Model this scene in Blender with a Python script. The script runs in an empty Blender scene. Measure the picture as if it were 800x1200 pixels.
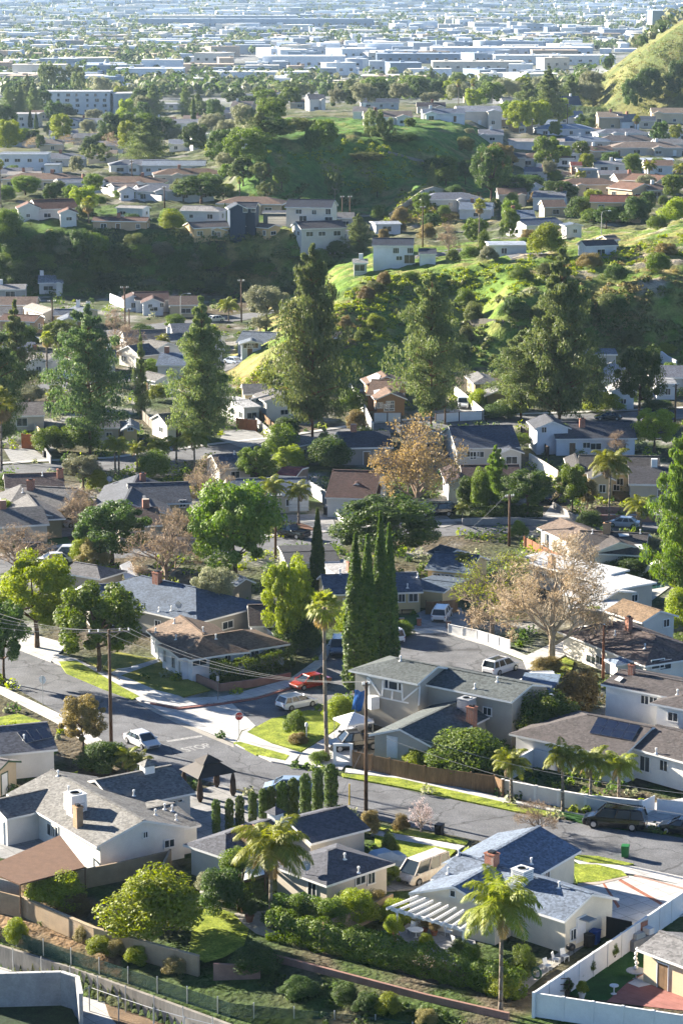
EXPOSURE, HAZE, SKYS = 2.3, 0.000034, 0.05
import bpy, bmesh, math, random
import numpy as np
from mathutils import Vector, Matrix, noise
from mathutils.geometry import tessellate_polygon, intersect_ray_tri
R = math.radians
rng = random.Random(7)
SC = bpy.context.scene
COL = SC.collection
# ------------------------------------------------------------------ camera model (photograph 800 x 1200)
F, PITCH, HC = 3000.0, math.atan(630 / 3000.0), 75.0
CP, SP = math.cos(PITCH), math.sin(PITCH)
CAM = Vector((0, 0, HC))
CROPS = dict(C1=(0, 860, .3375), C2=(180, 880, .35), C3=(400, 860, .325), C4=(560, 860, .3), C5=(0, 1020, .3375), C6=(230, 1020, .3375),
    C7=(440, 1000, .325), C8=(600, 1020, .25), M1=(0, 520, .3375), M2=(260, 520, .35), M3=(520, 480, .35), M4=(0, 700, .3375), M5=(260, 680, .35),
    M6=(520, 660, .35), Z1=(190, 930, .1625), Z2=(310, 930, .175), Z3=(460, 960, .175), Z4=(580, 960, .175), Z5=(0, 870, .175), Z6=(380, 760, .2),
    Z7=(520, 760, .175), Z8=(640, 760, .2), Y1=(640, 680, .2), Y2=(560, 590, .2), Y3=(660, 560, .175), Y4=(380, 590, .225), Y5=(140, 680, .25),
    Y6=(60, 620, .3), Y7=(260, 530, .225), Y8=(0, 540, .225), W1=(0, 330, .25), W2=(200, 330, .25), W3=(400, 370, .25), W4=(600, 370, .25),
    W5=(0, 440, .25), W6=(200, 440, .25), W7=(400, 470, .25), W8=(600, 470, .25), V1=(0, 170, .25), V2=(200, 170, .25), V3=(400, 190, .25),
    V4=(600, 190, .25), V5=(0, 70, .25), V6=(200, 70, .25), V7=(400, 80, .25), V8=(600, 80, .25), P=(0, 0, 1))
def pp(s):
    """survey notes: 'C1 180,125 500,300 C7 10,20' -> positions on the photograph"""
    out, c = [], CROPS['P']
    for w in s.split():
        if ',' in w:
            u, v = w.split(','); out.append((c[0] + float(u) * c[2], c[1] + float(v) * c[2]))
        else: c = CROPS[w]
    return out
def ray(p):
    u, v = (p[0] - 400) / F, (p[1] - 600) / F
    return Vector((u, CP - v * SP, -SP - v * CP))
def ratio(py):
    v = (py - 600) / F
    return (SP + v * CP) / (CP - v * SP)
def ppm(Y, z=0):
    return F / (Y * CP + (HC - z) * SP)
def project(q):
    d = Vector(q) - CAM
    dep = d.y * CP - d.z * SP
    return (400 + F * d.x / dep, 600 - F * (d.y * SP + d.z * CP) / dep)
def plane(p, z):
    r = ray(p); t = (z - HC) / r.z
    return CAM + r * t
# ------------------------------------------------------------------ terrain, surveyed along lines of sight
PROF = {0: [(345, 0), (262, 15.3), (225, 14), (190, 11), (150, 5), (118, 1)],
    100: [(345, 0), (265, 15.3), (235, 14), (195, 12), (150, 5), (118, 1)],
    200: [(342, 0), (275, 14.8), (240, 14), (200, 12), (150, 5), (118, 1)],
    270: [(340, 0), (285, 14.3), (250, 14), (232, 13), (185, 17), (150, 8), (118, 1)],
    300: [(455, 0), (425, 4), (418, 3.5), (395, 0), (340, 0), (285, 14), (255, 14), (235, 13), (160, 29), (140, 25), (118, 2)],
    350: [(465, 0), (395, 9), (385, 7), (360, 1), (340, .5), (285, 14), (262, 14), (235, 12), (158, 29), (140, 26), (118, 2)],
    400: [(450, 0), (345, 11.5), (330, 10.5), (300, 8), (275, 9), (245, 9), (157, 28.5), (142, 27), (118, 2)],
    450: [(445, 0), (325, 13), (310, 11.5), (290, 8), (262, 8), (240, 10), (155, 29), (142, 27), (118, 2)],
    500: [(440, 0), (316, 13.5), (300, 9.5), (285, 8), (262, 9), (222, 17), (215, 16.5), (212, 15.5), (158, 28), (142, 27), (118, 2)],
    550: [(432, 0), (345, 9.5), (312, 15), (298, 10), (270, 9), (240, 11), (215, 14), (160, 25), (145, 24), (118, 2)],
    600: [(430, 0), (350, 12), (306, 16), (290, 11), (265, 10), (225, 12), (170, 15), (145, 15), (118, 3)],
    650: [(430, 0), (345, 12.5), (296, 17), (280, 12), (230, 12), (170, 14), (140, 12), (118, 4)],
    700: [(430, 0), (340, 13), (288, 18), (275, 13), (230, 12), (170, 13), (130, 12), (95, 24), (90, 20)],
    750: [(430, 0), (335, 14), (285, 18.5), (272, 13), (230, 12), (175, 13), (140, 11), (58, 41), (50, 30)],
    800: [(430, 0), (330, 14.5), (268, 20), (255, 14), (230, 12), (180, 13), (142, 11), (22, 55), (15, 45)],
    1100: [(430, 0), (325, 15), (255, 22), (245, 14), (225, 12), (180, 13), (142, 11), (0, 62), (-5, 50)]}
NT, NY = 401, 700
TS = np.linspace(-.6, .6, NT)
YS = np.concatenate([np.linspace(40, 120, 41)[:-1], np.geomspace(120, 14000, NY - 40)])
def _table():
    keys = sorted(PROF); prof = []
    for k in keys:
        ys, zs = [40.], [0.]
        for py, z in PROF[k]:
            y = (HC - z) / ratio(py)
            if y <= ys[-1] + 2: y = ys[-1] + 2
            ys.append(y); zs.append(z)
        ys += [ys[-1] + 500, 5600, 7500, 14000]; zs += [0, 0, 110, 150]
        prof.append(np.interp(YS, ys, zs))
    prof = np.array(prof)
    tk = np.array([(k - 400) / 3012. for k in keys])
    T = np.zeros((NT, len(YS)))
    for i, t in enumerate(TS):
        j = int(np.clip(np.searchsorted(tk, t) - 1, 0, len(tk) - 2))
        f = np.clip((t - tk[j]) / (tk[j + 1] - tk[j]), 0, 1)
        T[i] = prof[j] * (1 - f) + prof[j + 1] * f
    for _ in range(2):
        T[1:-1] = (T[:-2] + 2 * T[1:-1] + T[2:]) / 4
    T[:, 1:-1] = (T[:, :-2] + 2 * T[:, 1:-1] + T[:, 2:]) / 4
    flat = YS < 440
    T[:, flat] = np.where(np.abs(T[:, flat]) < .4, 0, T[:, flat])
    return T
TAB = _table()
# the flood channel below the lowest gardens: a step down along one line
CH0, CH1 = plane((0, 1107), -1.6), plane((256, 1195), -1.6)
CHD = (CH1 - CH0).normalized(); CHN = Vector((-CHD.y, CHD.x, 0))
def chan(x, y): return (x - CH0.x) * CHN.x + (y - CH0.y) * CHN.y
def zt(x, y):
    y = max(y, 41.)
    t = min(max(x / y, -.599), .599)
    fi = (t + .6) / 1.2 * (NT - 1); i = int(fi); fi -= i
    j = int(np.searchsorted(YS, y)) - 1; j = min(max(j, 0), len(YS) - 2)
    fj = (y - YS[j]) / (YS[j + 1] - YS[j])
    z = (TAB[i, j] * (1 - fj) + TAB[i, j + 1] * fj) * (1 - fi) + (TAB[i + 1, j] * (1 - fj) + TAB[i + 1, j + 1] * fj) * fi
    if y < 275:
        s = chan(x, y)
        if s < .15: z = -3.4
        elif s < 8.5: z += -1.7 * (1 - s / 8.5)
    return float(z)
def at(p, h=0.):
    """the point h metres above the ground that is seen at photograph position p"""
    r = ray(p)
    if h and p[1] > 500 and zt(*(plane(p, h).xy)) == 0: return plane(p, h)
    t, dt, prev = 100., 1.5, None
    while t < 9000:
        q = CAM + r * t
        g = q.z - zt(q.x, q.y) - h
        if g <= 0:
            if prev is not None:
                f = prev[1] / (prev[1] - g); q = CAM + r * (prev[0] + (t - prev[0]) * f)
            return q
        prev = (t, g); t += max(.6, min(dt * t / 300., g * 1.2))
    return CAM + r * 5000
# ------------------------------------------------------------------ meshes
class MB:
    def __init__(s): s.v, s.f, s.m = [], [], []
    def poly(s, pts, m=0):
        n = len(s.v); s.v += [tuple(p) for p in pts]; s.f.append(tuple(range(n, n + len(pts)))); s.m.append(m)
    def box(s, c, size, rot=0., m=0, tap=1.0):
        """box standing on c (centre of its base); tap shrinks the top"""
        cx, cy, cz = c; sx, sy, sz = size; co, si = math.cos(rot), math.sin(rot); P = []
        for z, k in ((0, 1), (sz, tap)):
            for a, b in ((-1, -1), (1, -1), (1, 1), (-1, 1)):
                x, y = a * sx / 2 * k, b * sy / 2 * k
                P.append((cx + x * co - y * si, cy + x * si + y * co, cz + z))
        n = len(s.v); s.v += P
        for q in ((3, 2, 1, 0), (4, 5, 6, 7), (0, 1, 5, 4), (1, 2, 6, 5), (2, 3, 7, 6), (3, 0, 4, 7)):
            s.f.append(tuple(n + i for i in q)); s.m.append(m)
    def tube(s, a, b, r0, r1=None, n=6, m=0, caps=True):
        a, b = Vector(a), Vector(b); r1 = r0 if r1 is None else r1
        d = b - a
        if d.length < 1e-6: return
        d.normalize(); u = d.orthogonal().normalized(); w = d.cross(u); k = len(s.v)
        for p, r in ((a, r0), (b, r1)):
            for i in range(n):
                t = 2 * math.pi * i / n; s.v.append(tuple(p + (u * math.cos(t) + w * math.sin(t)) * r))
        for i in range(n):
            j = (i + 1) % n; s.f.append((k + i, k + j, k + n + j, k + n + i)); s.m.append(m)
        if caps:
            s.f.append(tuple(k + n - 1 - i for i in range(n))); s.f.append(tuple(k + n + i for i in range(n))); s.m += [m, m]
    def path(s, pts, r, n=5, m=0):
        for a, b in zip(pts, pts[1:]): s.tube(a, b, r if not callable(r) else r(0), None, n, m)
    def bar(s, a, b, w, h, m=0):
        """a straight beam of section w x h from a to b (centre line)"""
        a, b = Vector(a), Vector(b); d = (b - a).normalized()
        sd = d.cross(Vector((0, 0, 1)))
        sd = sd.normalized() if sd.length > 1e-4 else Vector((1, 0, 0))
        up = sd.cross(d); k = len(s.v)
        for p in (a, b):
            for i, j in ((-1, -1), (1, -1), (1, 1), (-1, 1)): s.v.append(tuple(p + sd * (i * w / 2) + up * (j * h / 2)))
        for q in ((3, 2, 1, 0), (4, 5, 6, 7), (0, 1, 5, 4), (1, 2, 6, 5), (2, 3, 7, 6), (3, 0, 4, 7)):
            s.f.append(tuple(k + i for i in q)); s.m.append(m)
    def lathe(s, c, prof, n=10, m=0):
        k = len(s.v); c = Vector(c)
        for r, z in prof:
            for i in range(n):
                t = 2 * math.pi * i / n; s.v.append((c.x + r * math.cos(t), c.y + r * math.sin(t), c.z + z))
        for a in range(len(prof) - 1):
            for i in range(n):
                j = (i + 1) % n; s.f.append((k + a * n + i, k + a * n + j, k + (a + 1) * n + j, k + (a + 1) * n + i)); s.m.append(m)
        s.f.append(tuple(k + n - 1 - i for i in range(n))); s.m.append(m)
        e = k + (len(prof) - 1) * n; s.f.append(tuple(e + i for i in range(n))); s.m.append(m)
    def slab(s, pts, z0, z1, m=0, ms=None):
        """flat polygon (xy points) from z0 up to z1"""
        ms = m if ms is None else ms
        P = [Vector((p[0], p[1], 0)) for p in pts]
        if sum(P[i].x * P[(i + 1) % len(P)].y - P[(i + 1) % len(P)].x * P[i].y for i in range(len(P))) < 0: P.reverse()
        k = len(s.v); n = len(P)
        s.v += [(p.x, p.y, z1) for p in P]
        for t in tessellate_polygon([P]):
            a, b, c = (P[i] for i in t)
            if (b - a).cross(c - a).z < 0: t = t[::-1]
            s.f.append(tuple(k + i for i in t)); s.m.append(m)
        if z1 - z0 > .02:
            s.v += [(p.x, p.y, z0) for p in P]
            for i in range(n):
                j = (i + 1) % n; s.f.append((k + n + i, k + n + j, k + j, k + i)); s.m.append(ms)
    def build(s, name, mats, parent=None, org=None, smooth=False):
        me = bpy.data.meshes.new(name)
        v = s.v
        if org is not None: v = [(x - org[0], y - org[1], z - org[2]) for x, y, z in v]
        me.from_pydata(v, [], s.f)
        for m in (mats if isinstance(mats, (list, tuple)) else [mats]): me.materials.append(m)
        me.polygons.foreach_set('material_index', s.m)
        if smooth: me.polygons.foreach_set('use_smooth', [True] * len(s.f))
        me.update()
        return link(name, me, parent)
def link(name, me, parent=None, loc=None):
    o = bpy.data.objects.new(name, me); COL.objects.link(o)
    if parent is not None: o.parent = parent
    if loc is not None: o.location = loc
    return o
LABELS = {}
def tag(o, label=None, cat=None, group=None, kind=None):
    if label: o['label'] = label; LABELS[label] = LABELS.get(label, 0) + 1
    if cat: o['category'] = cat
    if group: o['group'] = group
    if kind: o['kind'] = kind
    return o
def empty(name, loc, label, cat, group=None, rz=0.):
    o = bpy.data.objects.new(name, None); COL.objects.link(o); o.location = loc; o.rotation_euler.z = rz
    o.empty_display_size = .3
    return tag(o, label, cat, group)
# ------------------------------------------------------------------ materials
def srgb(h):
    h = h.lstrip('#'); c = [int(h[i:i + 2], 16) / 255 for i in (0, 2, 4)]
    return tuple(x / 12.92 if x <= .04045 else ((x + .055) / 1.055) ** 2.4 for x in c)
MATS = {}
def nt_new(name):
    m = bpy.data.materials.new(name); m.use_nodes = True; n = m.node_tree; n.nodes.clear()
    out = n.nodes.new('ShaderNodeOutputMaterial'); b = n.nodes.new('ShaderNodeBsdfPrincipled')
    n.links.new(b.outputs[0], out.inputs[0]); b.inputs['Specular IOR Level'].default_value = .25
    return m, n, b, out
def N(n, t, **k):
    x = n.nodes.new('ShaderNode' + t)
    for a, v in k.items():
        if a in x.inputs: x.inputs[a].default_value = v
        else: setattr(x, a, v)
    return x
def mat(name, col, rough=.85, var=.25, scale=1.5, fine=0., fscale=9., bump=0., spec=.25, metal=0., stretch=None, col2=None, objvar=0.):
    """plain weathered surface: base colour with broad and fine noise"""
    key = (name, col, col2)
    if key in MATS: return MATS[key]
    m, n, b, out = nt_new(name); L = n.links.new
    tc = N(n, 'NewGeometry'); src = tc.outputs['Position']
    if stretch:
        mp = N(n, 'Mapping'); mp.inputs['Scale'].default_value = stretch; L(src, mp.inputs[0]); src = mp.outputs[0]
    a = N(n, 'TexNoise', Scale=scale, Detail=5., Roughness=.65); L(src, a.inputs['Vector'])
    mr = N(n, 'MapRange'); mr.inputs['From Min'].default_value = .3; mr.inputs['From Max'].default_value = .7
    L(a.outputs[0], mr.inputs['Value'])
    mx = N(n, 'Mix', data_type='RGBA')
    c = Vector(col); lo = c * (1 - var); hi = Vector(col2) if col2 else c * (1 + var * .8)
    mx.inputs['A'].default_value = (*lo, 1); mx.inputs['B'].default_value = (*[min(x, .9) for x in hi], 1)
    for s_ in mx.inputs:
        if s_.type == 'RGBA' and s_.name == 'A': s_.default_value = (*lo, 1)
        if s_.type == 'RGBA' and s_.name == 'B': s_.default_value = (*[min(x, .9) for x in hi], 1)
    L(mr.outputs[0], mx.inputs[0]); res = [o for o in mx.outputs if o.type == 'RGBA'][0]
    if fine:
        f = N(n, 'TexNoise', Scale=fscale, Detail=2., Roughness=.7); L(src, f.inputs['Vector'])
        m2 = N(n, 'MapRange'); m2.inputs['From Min'].default_value = .3; m2.inputs['From Max'].default_value = .7
        m2.inputs['To Min'].default_value = 1 - fine; m2.inputs['To Max'].default_value = 1 + fine; L(f.outputs[0], m2.inputs['Value'])
        hs = N(n, 'HueSaturation'); L(res, hs.inputs['Color']); L(m2.outputs[0], hs.inputs['Value']); res = hs.outputs[0]
    if objvar:
        oi = N(n, 'ObjectInfo'); m3 = N(n, 'MapRange'); m3.inputs['To Min'].default_value = 1 - objvar; m3.inputs['To Max'].default_value = 1 + objvar
        L(oi.outputs['Random'], m3.inputs['Value']); hs = N(n, 'HueSaturation'); L(res, hs.inputs['Color']); L(m3.outputs[0], hs.inputs['Value']); res = hs.outputs[0]
    L(res, b.inputs['Base Color']); b.inputs['Roughness'].default_value = rough; b.inputs['Metallic'].default_value = metal
    b.inputs['Specular IOR Level'].default_value = spec
    if bump:
        bp = N(n, 'Bump', Strength=bump, Distance=.05)
        nz = N(n, 'TexNoise', Scale=fscale, Detail=3.); L(src, nz.inputs['Vector']); L(nz.outputs[0], bp.inputs['Height']); L(bp.outputs[0], b.inputs['Normal'])
    MATS[key] = m; return m
def roof_mat(hexc):
    """composition shingles: tabs of slightly different tone, faint streaks down the slope"""
    key = ('shingle', hexc)
    if key in MATS: return MATS[key]
    m, n, b, out = nt_new('shingle_' + hexc.strip('#')); L = n.links.new; c = [x * k for x, k in zip(srgb(hexc), (.70, .73, .80))]
    g = N(n, 'NewGeometry')
    mp = N(n, 'Mapping'); mp.inputs['Scale'].default_value = (1, 1, 2.8); L(g.outputs['Position'], mp.inputs[0])
    v = N(n, 'TexVoronoi', Scale=4.4); L(mp.outputs[0], v.inputs['Vector'])
    sp = N(n, 'SeparateColor'); L(v.outputs['Color'], sp.inputs[0])
    m1 = N(n, 'MapRange'); m1.inputs['To Min'].default_value = .62; m1.inputs['To Max'].default_value = 1.34; L(sp.outputs[0], m1.inputs['Value'])
    a = N(n, 'TexNoise', Scale=.35, Detail=5., Roughness=.7); L(g.outputs['Position'], a.inputs['Vector'])
    m2 = N(n, 'MapRange'); m2.inputs['From Min'].default_value = .3; m2.inputs['From Max'].default_value = .7; m2.inputs['To Min'].default_value = .8; m2.inputs['To Max'].default_value = 1.2
    L(a.outputs[0], m2.inputs['Value'])
    mu = N(n, 'Math', operation='MULTIPLY'); L(m1.outputs[0], mu.inputs[0]); L(m2.outputs[0], mu.inputs[1])
    hs = N(n, 'HueSaturation'); hs.inputs['Color'].default_value = (*c, 1); L(mu.outputs[0], hs.inputs['Value']); L(hs.outputs[0], b.inputs['Base Color'])
    b.inputs['Roughness'].default_value = .8; b.inputs['Specular IOR Level'].default_value = .3
    bp = N(n, 'Bump', Strength=.6, Distance=.03); L(sp.outputs[0], bp.inputs['Height']); L(bp.outputs[0], b.inputs['Normal'])
    MATS[key] = m; return m
def leaf_mat(name, c1, c2, trans=.35, objvar=.25):
    key = ('leaf', name)
    if key in MATS: return MATS[key]
    m, n, b, out = nt_new(name); L = n.links.new
    g = N(n, 'NewGeometry'); oi = N(n, 'ObjectInfo')
    mx = N(n, 'Mix', data_type='RGBA')
    cs = [s_ for s_ in mx.inputs if s_.type == 'RGBA']; cs[0].default_value = (*c1, 1); cs[1].default_value = (*c2, 1)
    L(g.outputs['Random Per Island'], mx.inputs[0]); res = [o for o in mx.outputs if o.type == 'RGBA'][0]
    m3 = N(n, 'MapRange'); m3.inputs['To Min'].default_value = 1 - objvar; m3.inputs['To Max'].default_value = 1 + objvar; L(oi.outputs['Random'], m3.inputs['Value'])
    m4 = N(n, 'MapRange'); m4.inputs['To Min'].default_value = .486; m4.inputs['To Max'].default_value = .506; L(oi.outputs['Random'], m4.inputs['Value'])
    hs = N(n, 'HueSaturation'); L(res, hs.inputs['Color']); L(m3.outputs[0], hs.inputs['Value']); L(m4.outputs[0], hs.inputs['Hue'])
    L(hs.outputs[0], b.inputs['Base Color']); b.inputs['Roughness'].default_value = .55; b.inputs['Specular IOR Level'].default_value = .2
    tr = N(n, 'BsdfTranslucent'); h2 = N(n, 'HueSaturation', Saturation=1.15, Value=1.5); L(hs.outputs[0], h2.inputs['Color']); L(h2.outputs[0], tr.inputs['Color'])
    ms = N(n, 'MixShader'); ms.inputs[0].default_value = trans; L(b.outputs[0], ms.inputs[1]); L(tr.outputs[0], ms.inputs[2]); L(ms.outputs[0], out.inputs[0])
    MATS[key] = m; return m
def gloss(name, col, rough=.25, metal=0., coat=0., spec=.5):
    key = (name, col)
    if key in MATS: return MATS[key]
    m, n, b, out = nt_new(name); b.inputs['Base Color'].default_value = (*col, 1); b.inputs['Roughness'].default_value = rough
    b.inputs['Metallic'].default_value = metal; b.inputs['Coat Weight'].default_value = coat; b.inputs['Specular IOR Level'].default_value = spec
    a = N(n, 'TexNoise', Scale=6., Detail=4.); g = N(n, 'NewGeometry'); n.links.new(g.outputs['Position'], a.inputs['Vector'])
    mr = N(n, 'MapRange'); mr.inputs['To Min'].default_value = max(.02, rough - .08); mr.inputs['To Max'].default_value = rough + .12
    n.links.new(a.outputs[0], mr.inputs['Value']); n.links.new(mr.outputs[0], b.inputs['Roughness'])
    MATS[key] = m; return m
def brick_mat(name, c1, c2, mortar, sc=6.):
    key = ('brick', name)
    if key in MATS: return MATS[key]
    m, n, b, out = nt_new(name); L = n.links.new
    g = N(n, 'NewGeometry'); br = N(n, 'TexBrick', Scale=sc); br.inputs['Color1'].default_value = (*c1, 1); br.inputs['Color2'].default_value = (*c2, 1); br.inputs['Mortar'].default_value = (*mortar, 1)
    sx = N(n, 'SeparateXYZ'); cx = N(n, 'CombineXYZ'); L(g.outputs['Position'], sx.inputs[0]); ad = N(n, 'Math', operation='ADD'); L(sx.outputs[0], ad.inputs[0]); L(sx.outputs[1], ad.inputs[1])
    L(ad.outputs[0], cx.inputs[0]); L(sx.outputs[2], cx.inputs[1]); L(cx.outputs[0], br.inputs['Vector'])
    a = N(n, 'TexNoise', Scale=1.2, Detail=4.); L(g.outputs['Position'], a.inputs['Vector']); mr = N(n, 'MapRange'); mr.inputs['To Min'].default_value = .65; mr.inputs['To Max'].default_value = 1.3; L(a.outputs[0], mr.inputs['Value'])
    hs = N(n, 'HueSaturation'); L(br.outputs[0], hs.inputs['Color']); L(mr.outputs[0], hs.inputs['Value']); L(hs.outputs[0], b.inputs['Base Color']); b.inputs['Roughness'].default_value = .9
    MATS[key] = m; return m
def stucco(hexc):
    c = srgb(hexc); return mat('stucco_' + hexc.strip('#'), c, .9, .10, .5, .05, 12.)
M = {}
M['trim'] = mat('white_trim', (.74, .73, .70), .6, .06, 2.)
M['glass'] = gloss('window_glass', (.025, .035, .045), .08, 0, 0, .6)
M['steel'] = gloss('galvanised_steel', (.45, .46, .47), .4, .7)
M['asphalt'] = mat('asphalt', (.135, .139, .15), .9, .36, .3, .32, 6., .2)
M['asphalt_light'] = mat('asphalt_patch', (.16, .157, .155), .9, .2, .5, .15, 11.)
M['concrete'] = mat('concrete', (.52, .51, .49), .85, .18, .5, .08, 8.)
M['concrete_old'] = mat('old_concrete', (.34, .32, .285), .9, .28, .6, .1, 6.)
M['paving'] = mat('grey_paving', (.30, .30, .30), .85, .2, .8, .15, 7.)
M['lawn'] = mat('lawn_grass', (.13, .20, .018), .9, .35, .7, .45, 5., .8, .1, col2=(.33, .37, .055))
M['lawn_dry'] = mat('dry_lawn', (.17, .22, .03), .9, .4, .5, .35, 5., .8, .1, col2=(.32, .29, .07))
M['lawn_dark'] = mat('shaded_turf', (.035, .10, .025), .9, .3, .8, .2, 7., .5, .1)  # darker copy of the lawn, with shade mixed into its colour
M['mulch'] = mat('red_mulch', (.14, .065, .04), .95, .4, 2.5, .3, 12., .5)
M['dirt'] = mat('bare_dirt', (.17, .115, .07), .95, .4, .7, .25, 6., .8)
M['paint'] = mat('road_paint', (.30, .30, .30), .85, .5, 2.6, .4, 9.)
M['kerb_red'] = mat('red_kerb_paint', (.26, .11, .09), .85, .4, 2.)
M['brick'] = brick_mat('red_brick', (.34, .12, .065), (.26, .09, .055), (.38, .33, .28), 5.)
M['tanbrick'] = brick_mat('tan_brick', (.42, .25, .13), (.36, .20, .10), (.38, .33, .28), 5.)
M['block_tan'] = brick_mat('tan_block', (.37, .27, .17), (.34, .25, .16), (.30, .23, .16), 2.2)
M['block_pink'] = brick_mat('pink_block', (.30, .17, .13), (.27, .155, .12), (.22, .14, .11), 2.2)
M['block_grey'] = brick_mat('grey_block', (.33, .32, .30), (.29, .28, .27), (.25, .24, .23), 2.2)
M['wood'] = mat('weathered_wood', (.20, .125, .07), .85, .35, 1.2, .25, 6., 0, .2, 0, (3, 3, .4))
M['wood_dark'] = mat('dark_wood', (.075, .045, .03), .8, .3, 1.5, .2, 6.)
M['wood_grey'] = mat('grey_wood', (.19, .165, .14), .9, .3, 1.5, .2, 6., 0, .2, 0, (3, 3, .4))
M['pole'] = mat('pole_wood', (.11, .065, .04), .85, .35, 2., .2, 10., 0, .2, 0, (4, 4, .3))
M['pole_red'] = mat('new_pole_wood', (.23, .085, .04), .85, .3, 2., .2, 10., 0, .2, 0, (4, 4, .3))
M['vinyl'] = mat('white_vinyl', (.76, .76, .75), .5, .07, .8, .03, 5.)
M['metal_white'] = mat('white_enamel', (.72, .72, .70), .45, .1, 2., .06, 9.)
M['metal_grey'] = mat('grey_enamel', (.33, .34, .35), .5, .12, 2.)
M['black'] = mat('black_plastic', (.018, .018, .02), .5, .2, 3.)
M['black_metal'] = mat('black_iron', (.015, .015, .017), .5, .2, 3., spec=.4)
M['green_plastic'] = mat('green_plastic', (.03, .17, .05), .45, .12, 3.)
M['blue_plastic'] = mat('blue_plastic', (.02, .06, .22), .45, .12, 3.)
M['terracotta'] = mat('terracotta', (.33, .13, .07), .85, .25, 4.)
M['solar'] = gloss('solar_cells', (.008, .010, .022), .12, 0, .5, .6)
M['tyre'] = mat('tyre_rubber', (.018, .018, .018), .85, .2, 5.)
M['rim'] = gloss('wheel_rim', (.5, .5, .52), .3, .8)
M['lamp'] = gloss('clear_lens', (.75, .75, .73), .1, 0, .5)
M['tail'] = gloss('red_lens', (.32, .015, .012), .15, 0, .5)
M['bark'] = mat('bark', (.115, .075, .05), .95, .35, 3., .25, 10., .6, .1, 0, (2, 2, .5))
M['bark_red'] = mat('pine_bark', (.16, .075, .042), .95, .35, 3., .25, 10., .6, .1, 0, (2, 2, .5))
M['bark_pale'] = mat('pale_bark', (.36, .29, .205), .9, .3, 2.5, .2, 9.)
M['bark_twig'] = mat('twig_bark', (.27, .20, .145), .9, .3, 2.5)
M['bark_palm'] = mat('palm_bark', (.20, .165, .13), .95, .3, 3., .2, 10., .4, .1, 0, (1, 1, 5))
M['tarp_blue'] = mat('blue_tarp', (.02, .10, .33), .5, .15, 2.)
M['canvas'] = mat('white_canvas', (.70, .70, .69), .7, .08, 2.)
M['sign_red'] = mat('sign_red', (.42, .03, .025), .5, .08, 4.)
M['pool'] = gloss('pool_water', (.02, .07, .06), .06, 0, 0, .5)
M['rust'] = mat('rusty_paint', (.70, .69, .67), .7, .06, 1.6, .1, 7., col2=(.50, .40, .33))
M['redtile'] = roof_mat('#7a4a3c')

def add_lines(m, joints):
    """cracks and tar seams in asphalt, slab joints in concrete"""
    n = m.node_tree; L = n.links.new; b = [x for x in n.nodes if x.type == 'BSDF_PRINCIPLED'][0]; src = b.inputs['Base Color'].links[0].from_socket; g = N(n, 'NewGeometry')
    if joints:
        t = N(n, 'TexBrick', Scale=1.); t.offset = 0; t.inputs['Brick Width'].default_value = 1.6; t.inputs['Row Height'].default_value = 1.6; t.inputs['Mortar Size'].default_value = .035
        t.inputs['Color1'].default_value = (1, 1, 1, 1); t.inputs['Color2'].default_value = (.86, .86, .86, 1); t.inputs['Mortar'].default_value = (.5, .5, .5, 1)
        mp = N(n, 'Mapping'); mp.inputs['Rotation'].default_value = (0, 0, -.64); L(g.outputs['Position'], mp.inputs[0]); L(mp.outputs[0], t.inputs['Vector']); fac = t.outputs[0]
    else:
        w = N(n, 'TexNoise', Scale=.5, Detail=3.); L(g.outputs['Position'], w.inputs['Vector']); ad = N(n, 'VectorMath', operation='MULTIPLY_ADD'); ad.inputs[1].default_value = (2.5, 2.5, 0); L(w.outputs['Color'], ad.inputs[0]); L(g.outputs['Position'], ad.inputs[2])
        t = N(n, 'TexVoronoi', Scale=.13, feature='DISTANCE_TO_EDGE'); L(ad.outputs[0], t.inputs['Vector']); mr = N(n, 'MapRange'); mr.inputs['From Max'].default_value = .018; mr.inputs['To Min'].default_value = .5; L(t.outputs['Distance'], mr.inputs['Value']); fac = mr.outputs[0]
    mx = N(n, 'Mix', data_type='RGBA', blend_type='MULTIPLY'); cs = [x for x in mx.inputs if x.type == 'RGBA']; mx.inputs[0].default_value = 1.; L(src, cs[0]); L(fac, cs[1]); L([o for o in mx.outputs if o.type == 'RGBA'][0], b.inputs['Base Color'])
add_lines(M['asphalt'], False); add_lines(M['concrete'], True); add_lines(M['paving'], True)
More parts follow.
